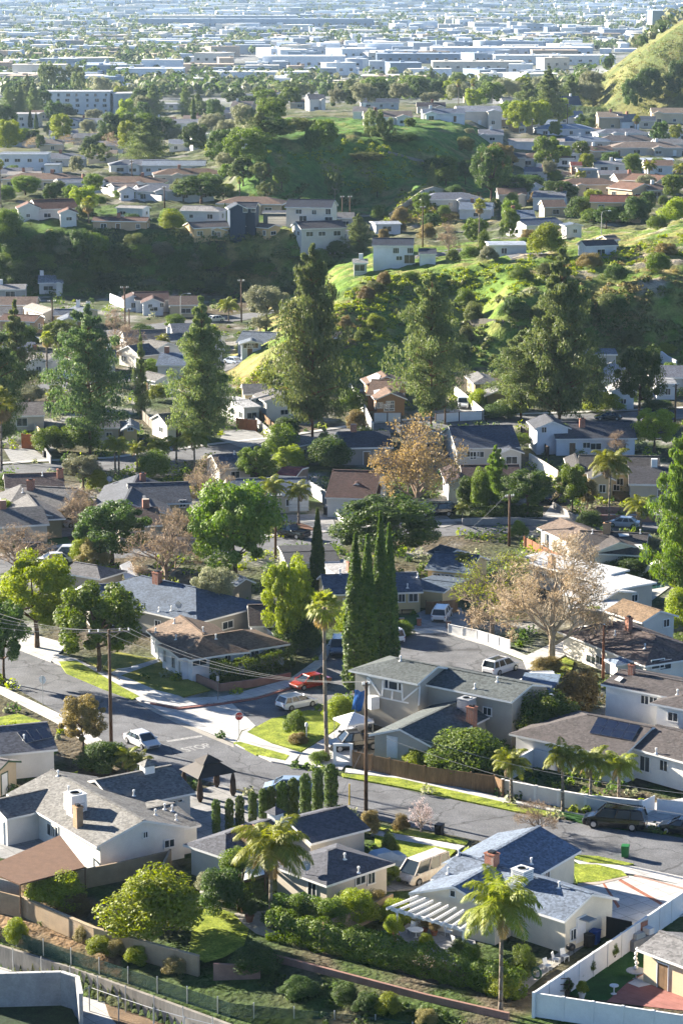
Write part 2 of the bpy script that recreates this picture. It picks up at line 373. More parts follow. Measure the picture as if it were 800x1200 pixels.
# ------------------------------------------------------------------ foliage templates (unit height, unit width; shared mesh data)
npr = np.random.default_rng(11)
def leaf_mesh(name, C, Nrm, size, mats, aspect=1.6, tri=None, mi=None):
    """many small leaf blades at C, lying roughly across Nrm"""
    n = len(C)
    rnd = npr.normal(size=(n, 3)); u = np.cross(Nrm, rnd); u /= np.linalg.norm(u, axis=1)[:, None] + 1e-9
    w = np.cross(Nrm, u); w /= np.linalg.norm(w, axis=1)[:, None] + 1e-9
    s = (size if np.ndim(size) else np.full(n, size))[:, None] * npr.uniform(.65, 1.35, (n, 1))
    a = u * s * aspect * .5; b = w * s * .5
    V = np.stack([C - a, C + b * .9 - a * .1, C + a, C - b * .9 + a * .1], 1).reshape(-1, 3)
    F_ = np.arange(4 * n).reshape(n, 4)
    v, f, m = V, F_, np.zeros(n, int) if mi is None else mi
    me = bpy.data.meshes.new(name)
    me.vertices.add(len(v)); me.vertices.foreach_set('co', v.ravel())
    me.loops.add(4 * n); me.loops.foreach_set('vertex_index', f.ravel())
    me.polygons.add(n); me.polygons.foreach_set('loop_start', np.arange(0, 4 * n, 4)); me.polygons.foreach_set('loop_total', np.full(n, 4))
    for x in mats: me.materials.append(x)
    me.polygons.foreach_set('material_index', m.astype(np.int32))
    me.update(calc_edges=True); return me
def unit(n):
    d = npr.normal(size=(n, 3)); return d / np.linalg.norm(d, axis=1)[:, None]
def clumps(cent, rad, per, shell=.4, flat=.8):
    Cs, Ns = [], []
    for c, r in zip(cent, rad):
        d = unit(per); rr = r * (shell + (1 - shell) * npr.random(per) ** .6)
        q = d * rr[:, None]; q[:, 2] *= flat
        Cs.append(q + np.array(c)); nn = d + npr.normal(size=(per, 3)) * .55 + np.array([0, 0, .35]); Ns.append(nn / np.linalg.norm(nn, axis=1)[:, None])
    return np.concatenate(Cs), np.concatenate(Ns)
def norm(C, lo=0.):
    r = np.percentile(np.hypot(C[:, 0], C[:, 1]), 97); C = C.copy(); C[:, :2] *= .5 / r; C[:, 2] *= 1 / np.percentile(C[:, 2], 99.7); return C
def limb_mesh(name, m, trunk, limbs, n=6):
    b = MB()
    for i in range(len(trunk) - 1): b.tube(trunk[i][:3], trunk[i + 1][:3], trunk[i][3], trunk[i + 1][3], n)
    for a, c, r0, r1 in limbs: b.tube(a, c, r0, r1, 5)
    me = bpy.data.meshes.new(name); me.from_pydata(b.v, [], b.f); me.materials.append(m)
    me.polygons.foreach_set('use_smooth', [True] * len(b.f)); me.update(); return me
LEAF = {}
def L_(name):
    P = dict(yellow=((.16, .22, .022), (.31, .36, .045)), green=((.075, .13, .02), (.17, .225, .04)), dark=((.045, .085, .022), (.095, .14, .034)),
        olive=((.16, .18, .10), (.28, .28, .17)), pine=((.08, .125, .04), (.19, .22, .075)), deep=((.05, .09, .034), (.12, .16, .055)),
        cyp=((.05, .095, .022), (.12, .17, .032)), palm=((.16, .20, .03), (.30, .31, .06)), brown=((.19, .135, .065), (.30, .21, .095)), rust=((.15, .12, .045), (.25, .19, .07)),
        pink=((.55, .42, .42), (.70, .58, .55)), twig=((.29, .225, .145), (.41, .325, .215)), straw=((.20, .175, .07), (.30, .26, .11)), dead=((.22, .16, .07), (.32, .24, .10)),
        brush=((.08, .11, .035), (.17, .18, .06)))
    return leaf_mat('leaf_' + name, *P[name], trans=.33 if name not in ('pink', 'brown', 'rust', 'twig') else .3)
def t_broad(kind, seed, bark, nc=44, per=430, lsz=.022, crown0=.28, loose=1.):
    r = random.Random(seed); cent, rad, limbs = [], [], []
    top = (r.uniform(-.03, .03), r.uniform(-.03, .03), .45)
    for i in range(nc):
        a = i * 2.399 + r.random() * .6; h = crown0 + .12 + (.86 - crown0 - .12) * ((i + .5) / nc) ** .85
        k = math.sin(math.pi * min(1, max(.12, (h - crown0 + .06) / (1.06 - crown0)))) ** .7
        q = .36 * k * r.uniform(.45, 1.08)
        cent.append((q * math.cos(a), q * math.sin(a), h)); rad.append(r.uniform(.05, .145) * loose)
    C, Nn = clumps(cent, rad, per)
    me = leaf_mesh(kind + '_crown', norm(C), Nn, lsz, [L_(kind)])
    for c in cent[::3]: limbs.append((top if c[2] > .45 else (0, 0, .3), c, .014, .004))
    tr = limb_mesh(kind + '_trunk', M[bark], [(0, 0, -.05, .035), (0, 0, .2, .026), (*top, .018)], limbs)
    return me, tr
def t_pine(kind, seed, lev=17, per=150, lsz=.012, power=.8, base=.1, low=.5, flat=.6):
    r = random.Random(seed); cent, rad, limbs = [], [], []
    for i in range(lev):
        f = i / (lev - 1); z0 = base + (.95 - base) * f; nb = 5 if f < .8 else 4
        for k in range(nb):
            a = (k + r.uniform(-.3, .3)) / nb * 6.283 + i * 1.1; env = .5 * ((1 - f) ** power * .96 + .045) * min(1, low + f * 2.4) * r.uniform(.52, 1.12)
            z = z0 + r.uniform(-.025, .025); tip = None
            for j, g in enumerate((.3, .62, .95)):
                if j == 0 and env < .12: continue
                q = env * g; cent.append((q * math.cos(a), q * math.sin(a), z + q * .22 * r.uniform(.2, 1.3))); rad.append(.02 + env * (.2, .24, .17)[j] * r.uniform(.75, 1.25)); tip = cent[-1]
            if tip: limbs.append(((0, 0, max(.03, z - .02)), tip, .006, .002))
    C, Nn = clumps(cent, rad, per, .25, flat)
    Nn = Nn + npr.normal(size=Nn.shape) * .5; Nn /= np.linalg.norm(Nn, axis=1)[:, None]
    me = leaf_mesh(kind + '_crown', norm(C), Nn, lsz, [L_(kind)], 2.2)
    tr = limb_mesh(kind + '_trunk', M['bark_red'], [(0, 0, -.03, .02), (0, 0, .5, .012), (0, 0, .97, .002)], limbs)
    return me, tr
def t_cypress(kind, seed, n=5200, fat=.5, top=.0, lsz=.05, square=False):
    z = npr.random(n) ** .9 * .97 + .03
    prof = (np.minimum(1, z * 9 + .35) * (1 - np.clip((z - .25) / .75, 0, 1) ** 1.7 * (1 - top))) if not square else np.minimum(1, z * 12 + .5) * np.where(z > .93, .75 - (z - .93) * 4, 1)
    a = npr.random(n) * 2 * math.pi; lump = 1 + .10 * np.sin(a * 3 + z * 21 + seed) + .07 * np.sin(a * 5 - z * 33)
    q = fat * prof * lump * (.72 + .3 * npr.random(n) ** .5)
    C = np.stack([q * np.cos(a), q * np.sin(a), z * (1 + .02 * np.sin(a * 4))], 1)
    Nn = np.stack([np.cos(a), np.sin(a), npr.normal(size=n) * .5 + .2], 1) + npr.normal(size=(n, 3)) * .5; Nn /= np.linalg.norm(Nn, axis=1)[:, None]
    # unit shape is scaled much taller than wide, so keep blades small upright ones
    k = np.full(n, lsz); me = leaf_mesh(kind + '_crown', C, Nn, k, [L_(kind)], 1.5)
    co = np.empty(len(me.vertices) * 3); me.vertices.foreach_get('co', co); co = co.reshape(-1, 4, 3); mid = co.mean(1, keepdims=True); d = co - mid; d[:, :, 2] *= .3; d[:, :, :2] *= 2.6
    me.vertices.foreach_set('co', (mid + d).ravel()); me.update()
    tr = limb_mesh(kind + '_trunk', M['bark'], [(0, 0, -.03, .1), (0, 0, .9, .03)], [])
    return me, tr
def t_shrub(kind, seed, nc=32, per=560, lsz=.025):
    r = random.Random(seed); cent, rad = [], []
    for i in range(nc):
        a = i * 2.399 + r.random(); f = (i + .5) / nc; q = .36 * math.sqrt(1 - f * .85) * r.uniform(.55, 1.05)
        cent.append((q * math.cos(a), q * math.sin(a), .22 + .56 * f * r.uniform(.8, 1.1))); rad.append(r.uniform(.10, .21))
    C, Nn = clumps(cent, rad, per, .5, .9); C[:, 2] = np.maximum(C[:, 2], .01)
    me = leaf_mesh(kind + '_foliage', norm(C), Nn, lsz, [L_(kind)])
    tr = limb_mesh(kind + '_stem', M['bark'], [(0, 0, -.03, .04), (0, 0, .3, .02)], [((0, 0, .15), c, .018, .006) for c in cent[::2]])
    return me, tr
def t_bare(seed, bark, leaves=None, depth=6, nleaf=0, up=.55, fine=1.):
    r = random.Random(seed); b = MB(); tips = []
    def grow(p, d, ln, rad, k):
        q = p + d * ln; b.tube(p, q, rad, rad * .68, 5 if k > 2 else 3, 0, False)
        if k <= 2: tips.append((q, d))
        if k == 0: return
        for i in range(3 if k > 1 and r.random() < .62 else 2):
            nd = (d + Vector((r.gauss(0, 1), r.gauss(0, 1), r.gauss(0, .55) + up * .25)).normalized() * r.uniform(.55, .95)).normalized()
            grow(p + d * ln * r.uniform(.72, 1.), nd, ln * r.uniform(.66, .86), max(rad * .6, .0016), k - 1)
    for i in range(8):
        a = i * 2.399 + r.random() * .5; t = (1.25, .95, .75, .5, 1.1, .7, .3, .1)[i]; grow(Vector((0, 0, .16 + .022 * i)), Vector((t * math.cos(a), t * math.sin(a), .8)).normalized(), .16 + .012 * i, .015, depth - (1 if i in (2, 5) else 0))
    b.tube((0, 0, -.03), (0, 0, .36), .03, .02, 7)
    V = np.array(b.v); top = np.percentile(V[:, 2], 99.5); wd = 2 * np.percentile(np.abs(V[:, :2]), 98)
    S = np.array([1 / wd, 1 / wd, 1 / top]); V = V * S
    me = bpy.data.meshes.new('bare_trunk'); me.from_pydata(V.tolist(), [], b.f); me.materials.append(M[bark]); me.update()
    C = np.array([tuple(q) for q, _ in tips]) * S
    if not leaves: leaves, nleaf = 'twig', nleaf or 5200
    idx = npr.integers(0, len(C), nleaf); c = C[idx] + npr.normal(size=(nleaf, 3)) * .016
    tw = leaves == 'twig'
    cr = leaf_mesh('bare_crown', c, unit(nleaf), .0055 if tw else .014, [L_(leaves)], 7. if tw else 1.5)
    return cr, me
def t_fanpalm(seed, nf=46, skirt=26):
    """crown only, centred on the growing point; unit = crown radius"""
    r = random.Random(seed); V, Fc, mi = [], [], []
    def fan(dirv, L, droop, mt):
        d = Vector(dirv).normalized(); base = d * .12; tip = d * L * .52; sd = d.cross(Vector((0, 0, 1)))
        sd = sd.normalized() if sd.length > .05 else Vector((1, 0, 0)); up = sd.cross(d)
        k = len(V); w = .012
        for p in (base - sd * w, base + sd * w, tip + sd * w, tip - sd * w): V.append(tuple(p))
        Fc.append((k, k + 1, k + 2, k + 3)); mi.append(mt)
        for j in range(11):
            t = (j - 5) / 5 * 1.5; q = d * math.cos(t) + sd * math.sin(t)
            l = L * .5 * (1 - .18 * abs(t)); mid = tip + q * l * .6; end = tip + q * l - Vector((0, 0, droop * (.5 + r.random()))) ; z = q.cross(up).normalized() * .042
            k = len(V)
            for p in (tip, mid + z, end, mid - z): V.append(tuple(p))
            Fc.append((k, k + 1, k + 2, k + 3)); mi.append(mt)
    for i in range(nf):
        f = i / nf; el = R(82 - 105 * f + r.uniform(-8, 8)); a = i * 2.399
        fan((math.cos(a) * math.cos(el), math.sin(a) * math.cos(el), math.sin(el)), r.uniform(.85, 1.05), .10 + .16 * f, 0)
    for i in range(skirt):
        a = i * 2.399; el = R(-48 - 36 * i / skirt); fan((math.cos(a) * math.cos(el), math.sin(a) * math.cos(el), math.sin(el)), r.uniform(.75, 1.05), .1, 1)
    me = bpy.data.meshes.new('fan_palm_crown'); me.from_pydata(V, [], Fc); me.materials.append(L_('palm')); me.materials.append(L_('dead')); me.polygons.foreach_set('material_index', mi); me.update(); return me
def t_queenpalm(seed, nf=20, dead=3):
    r = random.Random(seed); V, Fc, mi = [], [], []
    for i in range(nf + dead):
        dd = i >= nf; a = i * 2.399 + r.uniform(-.2, .2); f = i / nf
        el = R(78 - 82 * f + r.uniform(-6, 6)) if not dd else R(-25)
        d = Vector((math.cos(a) * math.cos(el), math.sin(a) * math.cos(el), math.sin(el))); p = Vector((0, 0, 0)); pts = [p.copy()]; n = 20
        L = r.uniform(1.0, 1.18) if not dd else .8
        for k in range(n):
            d = (d + Vector((0, 0, -.045 - .1 * k / n)) * (1.25 if el > .5 else 1.)).normalized(); p = p + d * (L / n); pts.append(p.copy())
        sd0 = Vector((-math.sin(a), math.cos(a), 0))
        for k in range(1, n + 1):
            q = pts[k]; dr = (pts[k] - pts[k - 1]).normalized(); g = k / n; ll = .30 * math.sin(math.pi * min(.97, .12 + g * .8)) * (1.05 if not dd else .7)
            b = len(V); w = .012 * (1.2 - g)
            for s_ in (pts[k - 1] - sd0 * w, pts[k - 1] + sd0 * w, q + sd0 * w, q - sd0 * w): V.append(tuple(s_))
            Fc.append((b, b + 1, b + 2, b + 3)); mi.append(1 if dd else 0)
            for sgn in (-1, 1):
                for h in range(4):
                    o = pts[k - 1].lerp(q, h / 4); v = (sd0 * sgn * r.uniform(.7, 1.) + dr * r.uniform(.35, .75) + Vector((0, 0, r.uniform(-.75, -.05)))).normalized()
                    e = o + v * ll * r.uniform(.8, 1.15) + Vector((0, 0, -.3 * ll)); m_ = o + v * ll * .55; t = dr * .016; b = len(V)
                    for s_ in (o, m_ + t, e, m_ - t): V.append(tuple(s_))
                    Fc.append((b, b + 1, b + 2, b + 3)); mi.append(1 if dd else 0)
    me = bpy.data.meshes.new('feather_palm_crown'); me.from_pydata(V, [], Fc); me.materials.append(L_('palm')); me.materials.append(L_('dead')); me.polygons.foreach_set('material_index', mi); me.update(); return me
T = {}
def T_(k, i):
    """lazily built template (crown, trunk) of kind k, variant i"""
    key = (k, i)
    if key in T: return T[key]
    s = 100 + i * 7 + len(k)
    if k == 'olive': v = t_broad('olive', s, 'bark', 44, 430, .02)
    elif k == 'oak': v = t_broad('dark', s, 'bark', 48, 430, .02, .2)
    elif k == 'euc': v = t_broad('pine', s, 'bark_pale', 30, 400, .02, .3, .85)
    elif k in ('green', 'yellow', 'dark', 'brush', 'rust'): v = t_broad(k, s, 'bark', 46, 430, .022, .16)
    elif k == 'pine': v = t_pine('pine', s, (19, 15, 22)[i], 165, .0115, (.74, .66, .84)[i], (.1, .12, .07)[i], (.5, .45, .65)[i])
    elif k == 'pinewide': v = t_pine('deep', s, 11, 190, .0125, .55, .2, .6)
    elif k == 'fir': v = t_pine('pine', s, 14, 110, .016, 1.0, .06, .7)
    elif k == 'conifer': v = t_pine('green', s, 15, 150, .015, .45, .05, .8)
    elif k == 'cyp': v = t_cypress('cyp', s, 7500)
    elif k == 'cyprow': v = t_cypress('cyp', s, 6500, .54, .7, .045, True)
    elif k == 'pink': v = t_bare(s, 'bark_twig', 'pink', 5, 2600)
    elif k == 'bare': v = t_bare(s, 'bark_twig')
    elif k == 'barepale': v = t_bare(s, 'bark_pale', None, 6, 11000)
    elif k == 'brown': v = t_bare(s, 'bark_twig', 'brown', 6, 8000)
    elif k == 'bareleaf': v = t_bare(s, 'bark_twig', 'yellow', 6, 3800)
    elif k.startswith('s_'): v = t_shrub(k[2:], s)
    elif k == 'fan': v = (t_fanpalm(s), None)
    elif k == 'queen': v = (t_queenpalm(s), None)
    T[key] = v; return v
NAMES = dict(olive='olive_tree', oak='oak_tree', euc='eucalyptus_tree', green='leafy_tree', yellow='leafy_tree', dark='leafy_tree', brush='leafy_tree', rust='autumn_tree', pine='pine_tree', pinewide='pine_tree',
    fir='conifer_tree', conifer='conifer_tree', cyp='cypress_tree', cyprow='cypress_tree', pink='blossom_tree', bare='bare_tree', barepale='bare_tree', brown='autumn_tree', bareleaf='bare_tree', fan='palm_tree', queen='palm_tree')
ANON = []      # trees and houses that still wait for a label telling where they stand
TREES = []
def tree(kind, base, top_py, wpx, label=None, group=None, small=False, h=None, w=None):
    """base: photograph position of the foot; top_py: height of the top on the photograph; wpx: crown width there"""
    if isinstance(base, str): base = pp(base)[0]
    q = at(base); k = ppm(q.y, q.z)
    if h is None:
        h = HC - q.y * ratio(top_py) - q.z if kind not in ('fan', 'queen') else HC - q.y * ratio(top_py) - q.z
    w = (w or wpx / k) * (.97 if 'pine' in kind else 1)
    r = random.Random(int(base[0] * 31 + base[1] * 17 + wpx))
    nm = ('shrub' if kind.startswith('s_') else NAMES[kind])
    e = empty(nm, (q.x, q.y, q.z - .03), None, 'shrub' if kind.startswith('s_') else 'palm' if nm == 'palm_tree' else 'tree', group, r.random() * 6.28)
    if kind in ('fan', 'queen'):
        cr = T_(kind, r.randrange(3))[0]; c = w / 2; hc = h - c * (.95 if kind == 'fan' else .72); hc = max(hc, h * .35)
        o = link('crown', cr, e, (0, 0, hc)); o.scale = (c, c, c * (1.0 if kind == 'fan' else .9))
        b = MB(); n = 9; lean = Vector((r.uniform(-.02, .02), r.uniform(-.02, .02), 0)); r0 = .21 if kind == 'fan' else .17; big = 1 if h > 4 else .6
        prof = [(lambda t: (-lean * hc * (1 - t) ** 2 + Vector((0, 0, hc * t)), r0 * big * (1.35 if t < .03 else 1.0 - .28 * t)))(i / n) for i in range(n + 1)]
        for (a, ra), (c_, rc) in zip(prof, prof[1:]): b.tube(a, c_, ra, rc, 8)
        b.tube((0, 0, hc - .5 * big), (0, 0, hc + .1), r0 * 1.15 * big, r0 * .9 * big, 8)
        b.build('trunk', M['bark_palm'], e, smooth=True)
    else:
        cr, tr = T_(kind, r.randrange(3))
        ks = (w, w * r.uniform(.9, 1.05), h)
        o = link('crown' if not kind.startswith('s_') else 'foliage', cr, e); o.scale = ks
        if not small and not kind.startswith('s_'):
            o2 = link('trunk', tr, e); o2.scale = ks
    TREES.append((e, base, top_py, wpx, kind))
    if label: tag(e, label)
    else: ANON.append((e, base, top_py, wpx, kind, q))
    return e
# ------------------------------------------------------------------ houses
HOUSES, ALLH = [], []
class House:
    """walls, roof and openings collected in world space, then hung under one Empty"""
    def __init__(s, label, wall, roof, cat='house', name='house', group=None, trim=None, lm=None):
        s.label, s.cat, s.name, s.group, s.lm = label, cat, name, group, lm
        s.wm = stucco(wall) if isinstance(wall, str) else wall; s.rm = roof_mat(roof) if isinstance(roof, str) else roof; s.tm = trim or M['trim']
        s.walls, s.roofs = MB(), MB(); s.wings = []; s.tw, s.tr = [], []; s.parts = []; s.c = None; s.kids = []
    def wing(s, pts, ends='gg', ze=2.7, pitch=.36, w2=None, nowall=False, ovg=.3, ove=.5, dz=0., thick=.2):
        A, B, E = pp(pts)
        z0 = zt(*at(A, ze + 1.3).xy) if A[1] < 480 else 0.
        def solve(w):
            zr = z0 + ze + pitch * w
            a, b, e = plane(A, zr), plane(B, zr), plane(E, z0 + ze)
            d = (b - a); d.z = 0
            if A[1] < 480 and abs(d.y) > 3 * abs(d.x) + 12: d.y = math.copysign(12, d.y)
            return a, b, e, d.length, d.normalized()
        a, b, e, L, d = solve(2.)
        n = Vector((-d.y, d.x, 0)); m = (a + b) / 2
        side = lambda p: (B[0] - A[0]) * (p[1] - A[1]) - (B[1] - A[1]) * (p[0] - A[0])
        if side(project(m + n * 2)) * side(E) < 0: n = -n
        f = lambda w: (lambda q: (q[2] - q[0]).dot(n) - w)(solve(w))
        f0, f1 = f(0.), f(4.); w = -f0 * 4 / (f1 - f0) if abs(f1 - f0) > 1e-6 else 4.
        w = min(max(w, 1.), 9.) if A[1] > 480 else min(max(w, 2.4), 6.)
        a, b, e, L, d = solve(w); b = a + d * min(L, 34 if A[1] > 480 or abs(d.y) < 2 * abs(d.x) else 6.5)
        s2 = n; n = Vector((-d.y, d.x, 0)); n = n if n.dot(s2) > 0 else -n
        return s.wing3(a, b, n, w, w2 or w, z0 + dz, ze, pitch, ends, nowall, ovg, ove, thick)
    def wing3(s, a, b, n, w, w2, z0, ze, pitch, ends='gg', nowall=False, ovg=.3, ove=.5, thick=.2):
        d = (b - a); d.z = 0; L = d.length; d.normalize(); zr = z0 + ze + pitch * w
        a = Vector((a.x, a.y, 0)); flat = pitch < .02
        def Pt(l, m, z): q = a + d * l + n * m; return Vector((q.x, q.y, z))
        z1, z2 = zr - pitch * w, zr - pitch * w2
        l0, l1 = (0 if ends[0] == 'g' else -w), (L if ends[1] == 'g' else L + w)
        r0, r1 = 0, L
        if L < .1: r1 = .1
        E = [Pt(l0, w, z1), Pt(l1, w, z1), Pt(l1, -w2, z2), Pt(l0, -w2, z2)]; Ra, Rb = Pt(r0, 0, zr), Pt(r1, 0, zr)
        T_f = [[E[0], E[1], Rb, Ra], [E[2], E[3], Ra, Rb]]
        rim = [E[0], E[1], Rb, E[2], E[3], Ra] if ends == 'gg' else None
        if ends[0] == 'h': T_f.append([E[3], E[0], Ra])
        if ends[1] == 'h': T_f.append([E[1], E[2], Rb])
        rim = [E[0], E[1]] + ([Rb] if ends[1] == 'g' else []) + [E[2], E[3]] + ([Ra] if ends[0] == 'g' else [])
        up = n.cross(d).z
        dn = Vector((0, 0, -thick))
        for f in T_f:
            nr = (f[1] - f[0]).cross(f[2] - f[0]); f = f if nr.z > 0 else f[::-1]
            s.roofs.poly(f, 0); s.roofs.poly([p + dn for p in f[::-1]], 1)
            for i in range(1, len(f) - 1): s.tr.append((f[0], f[i], f[i + 1]))
        k = len(rim)
        for i in range(k):
            p, q = rim[i], rim[(i + 1) % k]
            qd = [p, q, q + dn, p + dn]
            c = (p + q) / 2 - Pt(L / 2, 0, 0); c.z = 0
            nr = (qd[1] - qd[0]).cross(qd[2] - qd[0])
            s.roofs.poly(qd if nr.dot(c) > 0 else qd[::-1], 1)
        if not flat and s.ridgecaps:
            s.roofs.bar(Ra + Vector((0, 0, .02)), Rb + Vector((0, 0, .02)), .32, .07, 0)
        # walls
        i0 = l0 + (ovg if ends[0] == 'g' else ove); i1 = l1 - (ovg if ends[1] == 'g' else ove); m1, m2 = w - ove, w2 - ove
        h1, h2 = zr - pitch * m1 - thick * .8, zr - pitch * m2 - thick * .8; zb = z0 - (.05 if z0 < .3 else 3.5)
        if nowall: zb = min(h1, h2) - .3
        q = [Pt(i0, m1, zb), Pt(i1, m1, zb), Pt(i1, -m2, zb), Pt(i0, -m2, zb)]; t = [Pt(i0, m1, h1), Pt(i1, m1, h1), Pt(i1, -m2, h2), Pt(i0, -m2, h2)]
        fs = [[q[0], q[1], t[1], t[0]], [q[2], q[3], t[3], t[2]]]
        g0, g1 = Pt(i0, 0, zr - thick * .8), Pt(i1, 0, zr - thick * .8)
        fs.append([q[1], q[2], t[2]] + ([g1] if ends[1] == 'g' else []) + [t[1]]); fs.append([q[3], q[0], t[0]] + ([g0] if ends[0] == 'g' else []) + [t[3]])
        cen = Pt(L / 2, (w - w2) / 2, 0)
        for f in fs:
            nr = (f[1] - f[0]).cross(f[2] - f[0]); c = sum(f, Vector()) / len(f) - cen; c.z = 0
            if nr.dot(c) < 0: f = f[::-1]
            s.walls.poly(f)
            for i in range(1, len(f) - 1): s.tw.append((f[0], f[i], f[i + 1]))
        W = dict(a=a, d=d, n=n, L=L, w=w, w2=w2, z0=z0, ze=ze, zr=zr, pitch=pitch, i0=i0, i1=i1, m1=m1, m2=m2, h=min(h1, h2), nowall=nowall)
        s.wings.append(W)
        if s.c is None: c = Pt(L / 2, 0, 0); s.c = Vector((c.x, c.y, z0))
        return W
    ridgecaps = True
    def hit(s, p, what):
        r = ray(p); best = None
        for a, b, c in (s.tw if what == 'w' else s.tr):
            h = intersect_ray_tri(a, b, c, r, CAM, True)
            if h and (h - CAM).dot(r) > 0 and (best is None or (h - CAM).length < best[0]):
                best = ((h - CAM).length, h, (b - a).cross(c - a).normalized())
        if best is None: return None
        n = best[2]; return best[1], (n if n.dot(r) < 0 or what == 'r' else -n)
    def inside(s, x, y, z, skip):
        for W in s.wings:
            if W is skip or W['nowall']: continue
            v = Vector((x, y, 0)) - W['a']; l, m = v.dot(W['d']), v.dot(W['n'])
            if W['i0'] - .1 < l < W['i1'] + .1 and -W['m2'] - .1 < m < W['m1'] + .1 and z < W['zr'] - W['pitch'] * abs(m): return True
        return False
    def window(s, c, n, w, h, mull=1, kind='window'):
        n = Vector((n.x, n.y, 0)).normalized(); t = Vector((-n.y, n.x, 0)); up = Vector((0, 0, 1)); f = MB(); g = MB()
        o = c + n * .02
        def rect(mb, u0, u1, v0, v1, d0, d1, m=0):
            P = [o + t * u + up * v + n * d for d in (d0, d1) for u, v in ((u0, v0), (u1, v0), (u1, v1), (u0, v1))]; k = len(mb.v); mb.v += [tuple(p) for p in P]
            for q in ((3, 2, 1, 0), (4, 5, 6, 7), (0, 1, 5, 4), (1, 2, 6, 5), (2, 3, 7, 6), (3, 0, 4, 7)): mb.f.append(tuple(k + i for i in q)); mb.m.append(m)
        b = .09 if w > .7 else .06; H, W = h / 2, w / 2
        rect(f, -W, W, H - b, H, -.05, .06); rect(f, -W - .04, W + .04, -H - .02, -H + b, -.05, .09)
        rect(f, -W, -W + b, -H + b, H - b, -.05, .06); rect(f, W - b, W, -H + b, H - b, -.05, .06)
        for k in range(mull):
            u = -W + (k + 1) * 2 * W / (mull + 1); rect(f, u - .03, u + .03, -H + b, H - b, -.04, .04)
        rect(g, -W + b, W - b, -H + b, H - b, -.05, .012)
        s.parts.append((kind, f, s.tm, [('pane', g, M['glass'])]))
    def door(s, c, n, w=.95, h=2.05, m=None, kind='door', rows=0):
        n = Vector((n.x, n.y, 0)).normalized(); t = Vector((-n.y, n.x, 0)); f = MB(); up = Vector((0, 0, 1))
        rw = rows or 1
        for k in range(rw):
            z = -h / 2 + (k + .5) * h / rw
            for dd, ww, hh in ((.05, w, h / rw - .04),):
                P = [c + t * u + up * (z + v) + n * d for d in (-.04, dd) for u, v in ((-ww / 2, -hh / 2), (ww / 2, -hh / 2), (ww / 2, hh / 2), (-ww / 2, hh / 2))]
                k0 = len(f.v); f.v += [tuple(p) for p in P]
                for q in ((3, 2, 1, 0), (4, 5, 6, 7), (0, 1, 5, 4), (1, 2, 6, 5), (2, 3, 7, 6), (3, 0, 4, 7)): f.f.append(tuple(k0 + i for i in q)); f.m.append(0)
        P = []
        for u in (-w / 2 - .07, w / 2 + .07): f.bar(c + t * u - up * (h / 2) + n * .02, c + t * u + up * (h / 2) + n * .02, .1, .1, 1)
        f.bar(c - t * (w / 2 + .12) + up * (h / 2 + .05) + n * .02, c + t * (w / 2 + .12) + up * (h / 2 + .05) + n * .02, .1, .1, 1)
        s.parts.append((kind, f, [m or M['trim'], s.tm], []))
    def openings(s, spec):
        """'Z8 578,672 1.3x1.5' triples: what the photograph shows on the walls; a leading d/g makes a door / garage door"""
        for it in spec.split(';'):
            w = it.split()
            kind = 'w'
            if w[0] in 'dg': kind = w.pop(0)
            p = pp(' '.join(w[:2])); sz = [float(x) for x in w[2].split('x')]
            h = s.hit(p[0], 'w')
            if not h: continue
            c, n = h
            if kind == 'w': s.window(c, n, sz[0], sz[1], int(sz[2]) if len(sz) > 2 else 1)
            elif kind == 'd': c.z = max(c.z, s.c.z + sz[1] / 2); s.door(c, n, *sz[:2])
            else: s.door(c, n, sz[0], sz[1], M['metal_white'], 'garage_door', 4)
    def auto(s, every=3.6, storeys=1, w=1.5, h=1.15, seed=1, minw=2.4, far=False):
        """windows along the walls that face the viewer's side"""
        r = random.Random(seed)
        for W in s.wings:
            if W['nowall']: continue
            a, d, n = W['a'], W['d'], W['n']
            for (o, dr, ln, nn) in ((a + d * W['i0'] + n * W['m1'], d, W['i1'] - W['i0'], n), (a + d * W['i0'] - n * W['m2'], d, W['i1'] - W['i0'], -n),
                                    (a + d * W['i0'] - n * W['m2'], n, W['m1'] + W['m2'], -d), (a + d * W['i1'] - n * W['m2'], n, W['m1'] + W['m2'], d)):
                if nn.dot((CAM - o)) <= 0 or ln < minw: continue
                k = max(1, int(ln / every))
                for st in range(storeys):
                    zc = W['z0'] + 1.45 + st * 2.75
                    if zc + h / 2 > W['h'] + .05: continue
                    for i in range(k):
                        q = o + dr * ln * (i + .5 + r.uniform(-.12, .12)) / k
                        if s.inside(q.x + nn.x * .3, q.y + nn.y * .3, zc, W): continue
                        ww = min(w * r.choice((.7, 1, 1.25)), ln / k - .5)
                        if ww < .5: continue
                        if st == 0 and r.random() < .16: s.door(Vector((q.x, q.y, W['z0'] + 1.02)), nn, .95, 2.04, r.choice((M['wood_dark'], M['trim'], M['wood'])))
                        else: s.window(Vector((q.x, q.y, zc)), nn, ww, h * r.choice((.85, 1, 1.1)), 1 if ww > .9 else 0)
    # things fixed on the roof
    def chimney(s, p, h=1.4, w=.75, m='brick', d=None):
        q = s.hit(pp(p)[0], 'r')
        if not q: return
        c = q[0]; b = MB(); W = s.wings[0]; rot = math.atan2(W['d'].y, W['d'].x)
        b.box((c.x, c.y, c.z - 1.2), (w, d or w * .8, h + 1.2), rot, 0); b.box((c.x, c.y, c.z + h), (w + .12, (d or w * .8) + .12, .12), rot, 0); b.box((c.x, c.y, c.z + h + .12), (w * .55, w * .5, .18), rot, 1)
        s.kids.append(('chimney', b, [M[m], M['black_metal']]))
